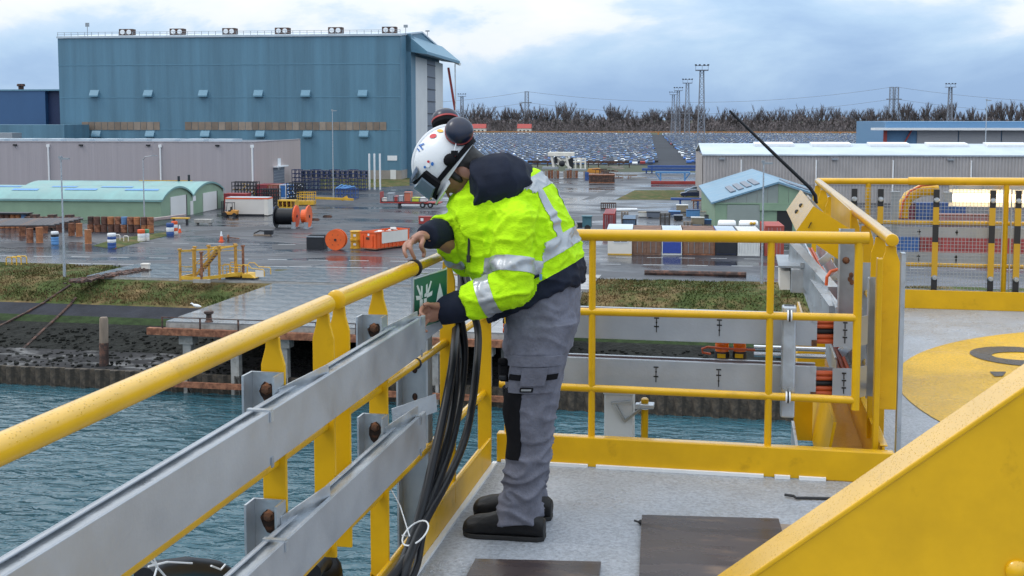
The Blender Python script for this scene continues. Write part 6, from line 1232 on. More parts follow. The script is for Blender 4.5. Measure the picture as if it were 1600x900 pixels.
t = thing('outboard_ledge', 'yellow steel ledge and bracket outside the right guardrail corner', 'ledge', (.5, 6.2, -.2)); b = MB(); b.box(.40, .654, 5.72, 9.5, -.10, -.085); b.build('ledge_plate', YEL, t); b = MB(); b.prism([(.40, -.0845), (.41, -.0845), (.46, .22), (.445, .22)], 'y', 5.72, 9.5); b.build('sloped_plate', YEL, t); b = MB(); b.prism([(.30, -.1), (.399, -.1), (.399, .24), (.33, .28), (.30, .1)], 'y', 6.55, 6.57); b.build('gusset', YEL, t); b = MB(); b.box(.30, .44, 6.3, 6.312, .30, .60); b.build('bracket_plate', YEL, t); b = MB(); b.box(.285, .299, 5.9, 6.5, -.10, .02); b.build('pale_edge', GALV, t)
# trays along the right guardrail
for (z0, z1, nm) in ((.60, .73, 'upper'), (.345, .48, 'lower')):
    t = thing('cable_tray', '%s galvanised tray running away outside the right guardrail' % nm, 'cable tray', (.53, 7, z0), 'galvanised trays outside the right guardrail'); b = MB(); b.box(.47, .475, 5.95, 9.6, z0, z1); b.box(.585, .59, 5.95, 9.6, z0, z1); b.box(.4755, .5845, 5.95, 9.6, z0, z0+.005); b.build('channel', GALV, t); b = MB(); b.tube([(.468, 5.95, z1), (.468, 9.6, z1)], .007, 8); b.build('rolled_lip', GALV, t, True)
    for Y in (6.1, 6.9, 7.8): b = MB(); b.bar((.5, Y, z1), (.59, Y+.05, z1+.07), .004, .05); b.build('hanger', GALV, t)
    b = MB(); 
    for k in range(3): b.tube([(.5+.025*k, 5.95, z0+.03), (.5+.025*k, 9.6, z0+.03)], .011, 8)
    b.build('cable', OCB, t, True)
t = thing('junction_tray', 'short galvanised cable box with cream end outside the corner', 'cable box', (.30, 6.9, .6)); b = MB(); x0 = PY(1236, 430, 6.9).x; x1 = PY(1268, 430, 6.9).x; z0, z1 = PY(1250, 458, 6.9).z, PY(1250, 420, 6.9).z; b.box(x0, x1, 6.9, 7.5, z0, z1); b.build('box', GALV, t, bevel=.004); b = MB(); b.box(x0-.06, x0-.003, 6.95, 7.3, z0+.01, z1-.02); b.build('cream_end', CREAM, t); b = MB(); b.box(x0-.07, x1, 6.92, 7.5, z1+.001, z1+.012); b.build('cover', GALV_D, t)
b = MB(); b.bar((x1, 6.95, z0+.05), (.47, 6.1, .66), .06, .12); b.build('sloping_tray', GALV, t); b = MB(); b.bar(PY(1240, 400, 7.2), PY(1300, 470, 6.5), .06, .16); b.build('sloping_tray', GALV, t); b = MB(); b.cbox((x0+.06, 6.9, z1+.02), .02, .02, .03); b.build('bolt', GALV_D, t)
t = thing('corner_channel', 'broad dull upright channel with rusty bolt at the corner', 'steel channel', (.53, 5.95, .6)); xa, xb_ = PY(1309, 430, 5.98).x, PY(1334, 430, 5.98).x; b = MB(); b.box(xa, xb_, 5.98, 5.986, .62, 1.12); b.build('web', GALV_D, t); b = MB(); b.box(xa, xa+.006, 5.94, 5.9795, .62, 1.12); b.build('flange', GALV, t)
c = PY(1322, 407, 5.975); b = MB(); b.lathe([(.018, .004), (.018, 0), (.009, -.006), (.009, -.012), (.002, -.013)], c, 8, 'y'); b.build('bolt', RUSTY_BOLT, t); b = MB()
for px, py in ((1330, 430), (1331, 441), (1328, 436)): b.ball(PY(px, py, 5.979), (.011, .002, .014))
b.build('rust_hole', RUSTY_BOLT, t)
b = MB(); b.tube([PY(1309, 421, 6.05), PY(1298, 424, 6.02), PY(1292, 433, 6.0), PY(1291, 446, 6.0)], .008, 8); tag(b.build('orange_lead', OCB, None, True), 'orange lead bending over the tray at the corner', 'lead')
# yellow cover over the tray end
t = thing('yellow_cover', 'sloping yellow sheet metal cover over the tray end at the corner', 'cover', PY(1285, 360, 6.2)); Yn, Yb_ = 6.2, 7.6
q = [PY(*p, Yn) for p in ((1271, 322), (1337, 363), (1309, 405), (1244, 361))]; pts = [(p.x, p.z) for p in q]; b = MB(); ins = .0
b.prism(pts, 'y', Yn, Yn+.006); b.build('front_plate', YEL, t); b = MB(); a_, d_ = q[0], q[3]; b.add([(a_.x, Yn+.0065, a_.z), (d_.x, Yn+.0065, d_.z), (d_.x, Yb_, d_.z), (a_.x, Yb_, a_.z), (a_.x+.008, Yn+.0065, a_.z-.005), (d_.x+.008, Yn+.0065, d_.z-.005), (d_.x+.008, Yb_, d_.z-.005), (a_.x+.008, Yb_, a_.z-.005)], [(0, 1, 2, 3), (7, 6, 5, 4), (0, 4, 5, 1), (1, 5, 6, 2), (2, 6, 7, 3), (3, 7, 4, 0)]); ep = b.build('end_plate', YEL, t)
for px, py in ((1242, 321), (1248, 334)):
    n_ = Vector((d_.z-a_.z, 0, a_.x-d_.x)).normalized(); n_ = n_ if n_.x < 0 else -n_; tt = .35 if py < 330 else .62; p_ = Vector((a_.x+(d_.x-a_.x)*tt, 6.85, a_.z+(d_.z-a_.z)*tt)); b = MB(); b.ball(p_, (.014, .02, .014), None, 8, 5); b.build('hole', SLOT, ep)
b = MB(); p_ = PY(1263, 356, Yn-.003); b.bar(p_, p_+Vector((.015, 0, .03)), .003, .01, (0, 1, 0)); b.build('slot', SLOT, t)
b = MB(); q2 = [PY(*p, 7.4) for p in ((1262, 304), (1287, 332), (1280, 340), (1255, 313))]; b.prism([(p.x, p.z) for p in q2], 'y', 7.0, 7.4); b.build('grey_liner', GALV, t); b = MB(); b.bar((q[1].x, Yn+.3, q[1].z), (q[1].x-.02, Yb_, q[1].z+.02), .006, .18, (0, 0, 1)); b.build('rear_plate', YEL, t)
b = MB(); b.tube([PY(1275, 318, 7.7), PY(1274, 306, 7.7), PY(1266, 294, 7.7), PY(1205, 236, 7.7), PY(1140, 173, 7.7)], [.013, .013, .012, .011, .008], 10); tag(b.build('whip_pole', BLACK_RUB, None, True), 'thin black whip pole leaning out from behind the yellow cover', 'pole')
# ---- far guardrail with mesh
Yf = 10.9
ge_ = thing('guardrail', 'yellow guardrail with wire mesh at the far end of the deck', 'guardrail', (2.6, Yf, 0), 'yellow guardrails')
rail(ge_, 'top_rail', [(.66, Yf, 1.10), (1.45, Yf, 1.105)], .028); rail(ge_, 'top_rail', [(1.44, Yf, 1.108), (4.8, Yf, 1.12)], .036); rail(ge_, 'mid_rail', [(.66, Yf, .74), (4.8, Yf, .75)], .018); rail(ge_, 'lower_rail', [(.66, Yf, .37), (4.8, Yf, .37)], .018)
for px in (1354, 1569, 1790): X = PY(px, 400, Yf).x; rail(ge_, 'post', [(X, Yf, .12), (X, Yf, 1.09)], .024)
b = MB(); b.box(.70, 4.8, Yf-.15, Yf-.138, .0, .165); b.build('kick_plate', YEL, ge_, bevel=.003)
MESH = M('mesh_wire', (.42, .43, .44), .4, .7, var=.05); b = MB(); z0, z1 = .16, 1.045
for (xa, xb_) in ((.72, PY(1563, 400, Yf).x), (PY(1575, 400, Yf).x, 4.7)):
    n = int((xb_-xa)/.03)
    for i in range(n+1): x = xa+(xb_-xa)*i/n; b.box(x-.0016, x+.0016, Yf-.047, Yf-.0438, z0, z1)
    for i in range(30): z = z0+(z1-z0)*i/29; b.box(xa, xb_, Yf-.0505, Yf-.0472, z-.0016, z+.0016)
    b.box(xa, xa+.008, Yf-.06, Yf-.052, z0, z1); b.box(xb_-.008, xb_, Yf-.06, Yf-.052, z0, z1); b.box(xa, xb_, Yf-.06, Yf-.052, z0-.006, z0)
struct(b.build('wire_mesh', MESH, ge_), 'stuff')
YB = M('hazard_yellow', (.50, .28, .01), .5, var=.1); 
for k, (px, zt) in enumerate(((1333, 1.04), (1374, 1.04), (1461, 1.04), (1549, 1.04), (1589, 1.04))):
    X = PY(px, 400, Yf-.1).x; t = thing('striped_bar', {1333: 'black and yellow striped bar nearest the right guardrail corner', 1374: 'black and yellow striped bar before the curved yellow hose', 1461: 'black and yellow striped bar at the end of the lit lamp', 1549: 'black and yellow striped bar in front of the lit lamp', 1589: 'black and yellow striped bar beyond the mesh panel joint'}[px], 'striped bar', (X, Yf-.09, .12)); n = 6
    for i in range(n): b = MB(); z = .12+(zt-.12)*i/n; b.box(X-.024, X+.024, Yf-.095, Yf-.075, z+.0005, z+(zt-.12)/n); b.build('stripe', (BLACK, YB)[(0, 1, 1, 0, 1, 0)[i]], t)
    for z in (.27, .95): b = MB(); b.lathe([(.004, -.028), (.018, -.026), (.024, -.012), (.024, 0)], (X, Yf-.0955, z), 14, 'y'); b.build('knob', GALV, t, True)
b = MB(); X = PY(1398, 330, Yf+.1).x; b.box(X-.03, X+.03, Yf+.05, Yf+.11, .55, 1.0); b.box(X-.04, X+.04, Yf+.049, Yf+.112, 1.001, 1.01); b.box(X-.02, X+.02, Yf+.051, Yf+.1, .1, .549); tag(b.build('grey_upright', GALV_D), 'short grey square upright behind the mesh', 'upright')
# lit lamp behind the mesh
t = thing('linear_lamp', 'lit linear lamp glowing behind the wire mesh', 'lamp', (2.6, Yf+.2, .93)); xa = PY(1484, 305, Yf+.2).x; xb_ = 3.9; b = MB(); b.box(xa, xb_, Yf+.17, Yf+.25, 1.035, 1.075); b.build('housing', GALV, t)
LIT = M('lamp_glow', (1, .9, .75), .4, emit=(1.0, .74, .40), es=5.0); b = MB(); zc = PY(1500, 309, Yf+.2).z; b.lathe([(.02, 0), (.036, .02), (.036, xb_-xa-.04), (.02, xb_-xa-.02)], (xa+.02, Yf+.21, zc), 12, 'x'); b.build('tube', LIT, t, True); b = MB(); b.box(xa-.05, xa+.015, Yf+.17, Yf+.25, zc-.04, zc+.05); b.build('end_fitting', GALV_D, t); b = MB(); b.box(xa, xb_, Yf+.262, Yf+.27, zc-.085, zc+.075); b.build('added_glow_plate', WHITE, t)  # white back plate added to catch the tube's warm glow
b = MB(); b.tube([PY(1409, 340, Yf+.4), PY(1411, 322, Yf+.4), PY(1420, 307, Yf+.4), PY(1438, 298, Yf+.4), PY(1466, 296, Yf+.4)], .055, 12); tag(b.build('yellow_hose', YEL, None, True), 'thick yellow hose curving behind the mesh', 'hose')
b = MB(); b.tube([PY(1407, 340, Yf+.33), PY(1411, 316, Yf+.33), PY(1422, 299, Yf+.33), PY(1440, 290, Yf+.33), PY(1462, 288, Yf+.33)], .01, 8); tag(b.build('red_lead', OCB, None, True), 'thin orange red lead following the yellow hose', 'lead')
for (y0, y1, lab) in ((356, 371, 'upper grey tray seen through the far mesh'), (395, 415, 'lower grey tray seen through the far mesh')):
    zt, zb = PY(1500, y0, Yf+.3).z, PY(1500, y1, Yf+.3).z; t = thing('cable_tray', lab, 'cable tray', (2.6, Yf+.3, zb), 'grey trays behind the far mesh'); b = MB(); b.box(1.0, 4.8, Yf+.3, Yf+.306, zb, zt); b.box(1.0, 4.8, Yf+.3065, Yf+.36, zb, zb+.006); b.build('channel', ALU, t)
    for px in (1435, 1494, 1590): X = PY(px, 400, Yf+.3).x; b = MB(); b.box(X-.006, X+.006, Yf+.2965, Yf+.2995, zb+.02, zt-.02); b.box(X-.014, X+.014, Yf+.2965, Yf+.2995, zt-.045, zt-.035); b.build('slot', SLOT, t)
# ---- sloping plate in the right foreground
Yn = 3.0; A = PY(1184, 900, Yn); B = PY(1600, 615, Yn); sl = (B.z-A.z)/(B.x-A.x); xz0 = A.x-A.z/sl; xe = B.x+.9; ze = B.z+.9*sl
t = thing('sloping_plate', 'broad yellow steel plate sloping up from the deck with a wet top flange', 'steel plate', (A.x, Yn, 0))
hgt = .62; b = MB(); b.prism([(xz0, .004), (xz0+hgt/sl, .004), (xe, ze-hgt), (xe, ze)], 'y', Yn+.002, Yn+.014); b.build('web', YEL, t, bevel=.002)
b = MB(); d = Vector((1, 0, sl)).normalized(); n_ = Vector((-d.z, 0, d.x)); p0 = Vector((xz0, 0, .0)); p1 = Vector((xe, 0, ze)); b.add([p0+Vector((0, Yn-.002, .001)), p1+Vector((0, Yn-.002, .001)), p1+Vector((0, Yn+.155, .001)), p0+Vector((0, Yn+.155, .001))]+[q_+n_*.014 for q_ in (p0+Vector((0, Yn-.002, 0)), p1+Vector((0, Yn-.002, 0)), p1+Vector((0, Yn+.155, 0)), p0+Vector((0, Yn+.155, 0)))], [(3, 2, 1, 0), (4, 5, 6, 7), (0, 1, 5, 4), (1, 2, 6, 5), (2, 3, 7, 6), (3, 0, 4, 7)]); b.build('top_flange', YEL, t, bevel=.004)
c = PY(1590, 893, Yn-.003); b = MB(); b.lathe([(.028, .005), (.028, -.004), (.02, -.014), (.004, -.018)], c, 16, 'y'); b.build('bolt_head', YEL, t, True)
# ---- things lying on the deck
PLY = M('film_faced_board', (.045, .032, .030), .28, var=.3, vs=3, rvar=.12, col2=(.15, .095, .06), c2amt=.27, c2s=5, stretch=(.5, 2, 1))
t = thing('plywood_board', 'large scuffed dark brown board lying on the deck', 'board', (-.1, 4.3, 0)); b = MB(); b.prism([(-.385, 4.80), (.17, 4.86), (.24, 3.75), (-.31, 3.7)], 'z', .009, .024); b.build('panel', PLY, t, bevel=.002); b = MB(); b.box(.172, .235, 4.6, 4.80, .0085, .022); b.build('loose_strip', WOOD, t); b = MB(); b.box(-.2, .1, 4.0, 4.6, .0005, .0085); b.build('skid', BLACK, t)
b = MB(); b.prism([(-.955, 4.195), (-.49, 4.255), (-.44, 3.4), (-.93, 3.38)], 'z', .0005, .022); tag(b.build('plywood_board', PLY, bevel=.002), 'smaller dark board lying on the deck near the cables', 'board')
b = MB(); b.tube([G(1226, 773, .012), G(1240, 775, .012), G(1244, 778, .01), G(1258, 778, .008), G(1390, 781, .008)], .0065, 8); tag(b.build('thin_rod', BLACK), 'thin black bent rod lying on the deck', 'rod')
c = G(1004, 816, .012); t = thing('small_clip', 'small black plastic clip beside the board corner', 'clip', c); b = MB(); b.ball(c, (.02, .012, .012), None, 10, 6); b.build('body', BLACK, t, True); b = MB(); b.tube([c+Vector((-.015, 0, 0)), c+Vector((-.035, .004, .004))], .004, 6); b.build('prong', BLACK, t)

# ================================================================== THE WORKER (deck axes)
frame(0)
HIVIS = M('hi_vis_fabric', (.44, .76, .006), .8, var=.10, vs=30, bump=.6, bs=110, spec=.2, stretch=(1, 1, 2.2))
NAVYF = M('navy_fabric', (.008, .012, .026), .8, var=.2, vs=10, bump=.3, bs=150, spec=.25)
REFL = M('reflective_tape', (.36, .38, .40), .32, .35, var=.1, vs=18, bump=.15, bs=120)
TROU = M('grey_work_trousers', (.155, .16, .20), .85, var=.16, vs=28, bump=.5, bs=110, spec=.2, col2=(.12, .122, .15), c2amt=.3, c2s=8)
KNEE = M('black_knee_fabric', (.008, .008, .010), .85, var=.25, vs=18, bump=.3, bs=120, spec=.15)
LEATH = M('black_boot_leather', (.008, .008, .009), .5, var=.25, vs=25, bump=.3, bs=60, spec=.25)
SOLE = M('boot_sole', (.010, .010, .011), .6, var=.2, vs=20)
SKIN = M('skin', (.30, .145, .095), .5, var=.12, vs=22, bump=.1, bs=120)
HAIR = M('dark_hair', (.012, .010, .009), .6, var=.2, vs=60)
HELM = M('helmet_shell', (.66, .68, .70), .3, var=.05, vs=8, rvar=.08)
NAVYP = M('navy_plastic', (.010, .014, .035), .28, var=.1, vs=20)
LENS = M('goggle_lens', (.13, .17, .21), .08, var=.1, vs=12, spec=.7)
who = thing('person', 'worker in hi vis yellow jacket, grey trousers and white helmet leaning over the guardrail', 'person', (-.85, 4.6, 0))
def V(x, y, Y): return PY(x, y, Y)
def ring(Fp, Bp, hw, lat, n=22, e=.82):
    c = (Fp+Bp)/2; a = (Bp-Fp)/2; out = []
    for i in range(n):
        t = 2*math.pi*i/n; cc, ss = math.cos(t), math.sin(t)
        out.append(c+a*(math.copysign(abs(cc)**e, cc))+lat*hw*math.copysign(abs(ss)**e, ss))
    return out
LAT = Vector((.10, 1, 0)).normalized()      # sideways across the body, away from the camera
def limb(mb, pts, rs_, n=16): mb.tube(pts, rs_, n)
def smooth_pts(P, rr, k=5):
    Q, q = [], []
    for i in range(len(P)-1):
        a0, a1, a2, a3 = P[max(i-1, 0)], P[i], P[i+1], P[min(i+2, len(P)-1)]
        for t in range(k):
            s_ = t/k; Q.append(.5*((2*a1)+(a2-a0)*s_+(2*a0-5*a1+4*a2-a3)*s_*s_+(3*a1-a0-3*a2+a3)*s_**3)); q.append(rr[i]+(rr[i+1]-rr[i])*s_)
    return Q+[P[-1]], q+[rr[-1]]
def remesh(mb, voxel, sm=4, fold=None):
    """union of closed shapes -> one continuous surface -> bmesh (world coordinates)"""
    me = bpy.data.meshes.new('tmp'); me.from_pydata([tuple(p) for p in mb.v], [], mb.f)
    bm = bmesh.new(); bm.from_mesh(me); bmesh.ops.recalc_face_normals(bm, faces=bm.faces); bm.to_mesh(me); bm.free()
    o = bpy.data.objects.new('tmp', me); COL.objects.link(o)
    r_ = o.modifiers.new('r', 'REMESH'); r_.mode = 'VOXEL'; r_.voxel_size = voxel; r_.adaptivity = 0
    s_ = o.modifiers.new('s', 'SMOOTH'); s_.iterations = sm; s_.factor = .5
    dg = bpy.context.evaluated_depsgraph_get(); ev = o.evaluated_get(dg); m2 = bpy.data.meshes.new_from_object(ev)
    bm = bmesh.new(); bm.from_mesh(m2); bpy.data.objects.remove(o); bpy.data.meshes.remove(me); bpy.data.meshes.remove(m2)
    bm.normal_update()
    if fold:
        mv = [(v, fold(v.co, v.normal)) for v in bm.verts]
        for v, d in mv: v.co += v.normal*d
        bm.normal_update()
    return bm
def finish(bm, name, mats, parent, base=None):
    off = ROOT[who.name]
    for v in bm.verts: v.co -= off
    me = bpy.data.meshes.new(name); bm.to_mesh(me); bm.free()
    for m_ in (mats if isinstance(mats, list) else [mats]): me.materials.append(m_)
    me.polygons.foreach_set('use_smooth', [True]*len(me.polygons)); o = bpy.data.objects.new(name, me); COL.objects.link(o); o.parent = parent; return o
def tn(p, sc, seed=0): return mnoise.noise(Vector((p.x*sc[0]+seed, p.y*sc[1]+seed, p.z*sc[2])))

# ---- head frame: looking steeply down at the tray
PH, PSI = R(55), R(10)
hf = Vector((-math.cos(PH)*math.cos(PSI), -math.cos(PH)*math.sin(PSI), -math.sin(PH))).normalized()
hl = Vector((-math.sin(PSI)*-1, -math.cos(PSI), 0)).normalized(); hl = (hl-hf*hl.dot(hf)).normalized()   # toward the camera
hu = hl.cross(hf).normalized()
if hu.z < 0: hu = -hu
HM = Matrix((hf, hl, hu)).transposed()
HC = V(722, 270, 4.55)
def hp(f_, l_, u_): return HC+hf*f_+hl*l_+hu*u_

# ---- body (skin): one continuous figure under the clothes
bd = MB()
bd.ball(hp(.0, 0, .035), (.10, .078, .108), HM, 18, 12)
bd.ball(hp(.048, 0, -.06), (.052, .052, .062), HM, 14, 9)          # jaw
bd.ball(hp(.078, 0, -.095), (.022, .028, .02), HM, 10, 7)          # chin
bd.loft([[hp(.09+.012*k, .013*(1-.1*k)*math.cos(a*1.047), .02-.022*k+.012*math.sin(a*1.047)) for a in range(6)] for k in range(3)])   # nose
bd.ball(hp(.092, 0, -.058), (.012, .026, .008), HM, 10, 6); bd.ball(hp(.09, 0, -.071), (.012, .023, .008), HM, 10, 6)
for s_ in (-1, 1): bd.ball(hp(-.012, s_*.080, -.012), (.022, .010, .034), HM, 12, 8); bd.ball(hp(-.02, s_*.083, -.03), (.012, .008, .013), HM, 8, 6)
P, q = smooth_pts([hp(-.02, 0, -.03), hp(-.05, 0, -.12), V(770, 300, 4.6)], [.062, .06, .075]); limb(bd, P, q)
T0, T1, T2 = V(790, 320, 4.6), V(815, 400, 4.6), V(848, 480, 4.61)
bd.loft([ring(c+Vector((-w, 0, 0)), c+Vector((w, 0, 0)), h, LAT, 16) for c, w, h in ((V(772, 298, 4.6), .06, .08), (T0, .10, .17), (T1, .115, .165), (T2, .11, .165), (V(850, 520, 4.61), .10, .16))])
LS, LE, LW = V(806, 338, 4.415), V(797, 446, 4.34), V(694, 486, 4.32)
RS, RE, RW = V(742, 322, 4.80), V(742, 402, 4.66), V(672, 366, 4.36)
for a, e_, w_ in ((LS, LE, LW), (RS, RE, RW)): P, q = smooth_pts([a, a.lerp(e_, .5), e_, e_.lerp(w_, .5), w_], [.058, .052, .043, .04, .029]); limb(bd, P, q)
for Yc, kx, ax in ((4.52, 850, 815), (4.72, 838, 826)): P, q = smooth_pts([V(kx, 505, Yc), V(kx-16, 610, Yc), V(ax+8, 700, Yc), V(ax, 800, Yc)], [.085, .06, .055, .042]); limb(bd, P, q); bd.ball(V(ax-22, 822, Yc), (.12, .04, .03))
# right hand resting on the rail (rail at x = -1.2, top at z = 1.13)
def hand(pal, fingers, thumb):
    P, q = smooth_pts(*pal); rings = []
    for i, p in enumerate(P):
        t = (P[min(i+1, len(P)-1)]-P[max(i-1, 0)]).normalized(); sd = pal_side-t*pal_side.dot(t); sd.normalize(); nn = t.cross(sd)
        rings.append([p+sd*q[i]*1.0*math.cos(a*.5236)+nn*q[i]*.42*math.sin(a*.5236) for a in range(12)])
    bd.loft(rings)
    for P_, r0 in fingers+[thumb]: P2, q2 = smooth_pts(P_, [r0*(1-.1*i) for i in range(len(P_))], 4); bd.tube(P2, q2, 8)
pal_side = Vector((.05, 1, .1))
Wr = V(668, 368, 4.33); Kn = PX(645, 376, -1.215)
def rp(x, y, X): return PX(x, y, X)
hand(([Wr, Wr.lerp(Kn, .5)+Vector((0, 0, .010)), Kn], [.028, .040, .040]), [
    ([Kn+Vector((.004, -.034, .0)), rp(634, 382, -1.215), rp(632, 393, -1.205), rp(636, 403, -1.195)], .0098),
    ([Kn+Vector((.004, -.012, .0)), rp(641, 384, -1.195), rp(644, 396, -1.185), rp(649, 405, -1.178)], .0102),
    ([Kn+Vector((-.004, .012, .0)), rp(637, 378, -1.245), rp(631, 386, -1.25), rp(632, 397, -1.24)], .0098),
    ([Kn+Vector((-.006, .034, -.002)), rp(642, 374, -1.27), rp(635, 381, -1.28), rp(634, 391, -1.27)], .0088)],
    ([Wr.lerp(Kn, .35)+Vector((.014, -.034, -.004)), rp(658, 385, -1.175), rp(663, 394, -1.17), rp(661, 402, -1.172)], .0112))
# left hand closed on the tray end
pal_side = Vector((.25, .1, 1)); Wl = LW; Kl = V(668, 489, 4.24)
hand(([Wl, Wl.lerp(Kl, .5), Kl], [.028, .040, .040]), [
    ([Kl+Vector((-.0, -.005, .032)), V(659, 482, 4.19), V(658, 490, 4.16), V(664, 494, 4.15)], .0098),
    ([Kl+Vector((-.002, -.005, .012)), V(658, 491, 4.19), V(657, 499, 4.16), V(664, 503, 4.15)], .0102),
    ([Kl+Vector((-.002, -.005, -.01)), V(659, 500, 4.19), V(659, 508, 4.16), V(666, 511, 4.15)], .0098),
    ([Kl+Vector((0, -.005, -.03)), V(662, 509, 4.20), V(662, 516, 4.17), V(669, 518, 4.16)], .0088)],
    ([Wl.lerp(Kl, .3)+Vector((0, -.02, .02)), V(676, 478, 4.22), V(668, 475, 4.18), V(661, 477, 4.16)], .0108))
body = finish(remesh(bd, .0045, 3), 'body', SKIN, who)
for s_ in (-1, 1): b = MB(); b.ball(hp(.088, s_*.032, .022), (.012, .012, .012), HM, 10, 7); b.build('eye', WHITE, body, True)
# hair below the helmet at temple and nape
hb = MB(); hb.ball(hp(-.03, 0, .03), (.085, .082, .09), HM, 18, 12); hb.ball(hp(-.075, 0, -.02), (.035, .06, .06), HM, 12, 8)
for s_ in (-1, 1): hb.ball(hp(.022, s_*.073, .012), (.016, .012, .04), HM, 10, 7)
finish(remesh(hb, .006, 2, lambda p, n: .003*tn(p, (60, 60, 60))), 'hair', HAIR, who)

# ---- trousers
lev = [(502, 800, 903, .105), (540, 800, 891, .105), (571, 800, 884, .10), (602, 795, 876, .092), (638, 790, 870, .088), (682, 797, 864, .084), (712, 794, 861, .086), (735, 789, 856, .086), (771, 783, 850, .084), (800, 778, 847, .084), (813, 777, 847, .084)]
tr_ = MB(); tr_.loft([ring(V(a, y, 4.51), V(q, y, 4.51), h, LAT, 22) for y, a, q, h in lev])
levR = [(502, 788, 890, .105), (540, 788, 880, .105), (571, 789, 874, .10), (602, 790, 868, .092), (640, 794, 862, .088), (690, 800, 857, .084), (735, 797, 853, .084), (775, 794, 851, .08), (795, 796, 852, .076)]
tr_.loft([ring(V(a, y, 4.73), V(q, y, 4.73), h, LAT, 22) for y, a, q, h in levR])
tr_.loft([ring(V(780, 440, 4.61), V(893, 400, 4.61), .18, LAT), ring(V(795, 475, 4.61), V(905, 440, 4.61), .19, LAT), ring(V(799, 515, 4.61), V(904, 490, 4.61), .195, LAT), ring(V(802, 548, 4.61), V(892, 540, 4.61), .18, LAT), ring(V(815, 566, 4.61), V(880, 566, 4.61), .13, LAT)])
def tfold(p, n):
    w = max(0., min(1., (0.55-p.z)/.35)); k = .006+.010*w
    q_ = p+Vector((.05*tn(p, (7, 7, 7), 1), 0, .05*tn(p, (8, 8, 5), 2))); r1 = max(0., 1-abs(tn(q_, (7, 5, 15), 3))*3.2)**1.5; r2 = tn(p, (14, 10, 22), 8)
    return k*(1.15*r1-.6)+.0025*r2
tb_ = remesh(tr_, .008, 5, tfold)
trousers = finish(tb_, 'trousers', TROU, who)
def arc_patch(levels, Yc, a0, a1, k, name, mat, par, n=14, off=.012):
    """shell over part of a leg: angle 0 faces the back, pi the front, -pi/2 the camera"""
    b = MB(); rows_o, rows_i = [], []
    for y, a, q, h in levels:
        Fp, Bp = V(a, y, Yc), V(q, y, Yc); c = (Fp+Bp)/2; ax = (Bp-Fp)/2; ro, ri = [], []
        for i in range(n+1):
            t = a0+(a1-a0)*i/n; cc, ss = math.cos(t), math.sin(t); d = ax*math.copysign(abs(cc)**.82, cc)+LAT*h*math.copysign(abs(ss)**.82, ss); ro.append(c+d*(1+off/.085)); ri.append(c+d*.9)
        rows_o.append(ro+ri[::-1])
    b.loft(rows_o); return b.build(name, mat, par, True)
def lv_at(y):
    for i in range(len(lev)-1):
        if lev[i][0] <= y <= lev[i+1][0]: t = (y-lev[i][0])/(lev[i+1][0]-lev[i][0]); return (y,)+tuple(lev[i][j]+(lev[i+1][j]-lev[i][j])*t for j in (1, 2, 3))
arc_patch([lv_at(y) for y in range(606, 713, 8)], 4.51, math.pi*.62, math.pi*1.45, 1, 'knee_patch', KNEE, trousers, off=.006)
levK = [(y, a, q, h) for y, a, q, h in levR if 596 < y < 720]
arc_patch(levK, 4.73, math.pi*.7, math.pi*1.35, 1, 'knee_patch', KNEE, trousers, off=.006)
arc_patch([lv_at(y) for y in (558, 566, 576, 588, 598, 606)], 4.51, -math.pi*.72, -math.pi*.20, 1, 'cargo_pocket', TROU, trousers, off=.011)
arc_patch([lv_at(y) for y in (549, 556, 564)], 4.51, -math.pi*.76, -math.pi*.18, 1, 'pocket_flap', TROU, trousers, off=.015)
arc_patch([lv_at(y) for y in (566, 574, 584, 594)], 4.51, -math.pi*.56, -math.pi*.36, 1, 'pocket_tab', TROU, trousers, off=.019)
for a0, a1 in ((-.73, -.57), (-.35, -.21)): arc_patch([lv_at(y) for y in (577, 581, 586)], 4.51, math.pi*a0, math.pi*a1, 1, 'pocket_strap', KNEE, trousers, 8, off=.0135)
arc_patch([lv_at(y) for y in (597, 600, 604)], 4.51, -math.pi*.56, -math.pi*.46, 1, 'brand_patch', KNEE, trousers, 6, off=.0135); arc_patch([lv_at(y) for y in (599, 600.5, 602)], 4.51, -math.pi*.545, -math.pi*.475, 1, 'patch_mark', REFL, trousers, 6, off=.0145)
b = MB(); c = V(790, 580, 4.60); b.cbox(c, .05, .07, .075); b.cbox(c+Vector((-.005, -.03, .045)), .04, .03, .03); b.build('tool_pouch', KNEE, trousers, bevel=.012); b = MB(); c = V(786, 590, 4.55); b.cbox(c, .03, .02, .018); b.build('pouch_buckle', DARKFRAME, trousers, bevel=.004)

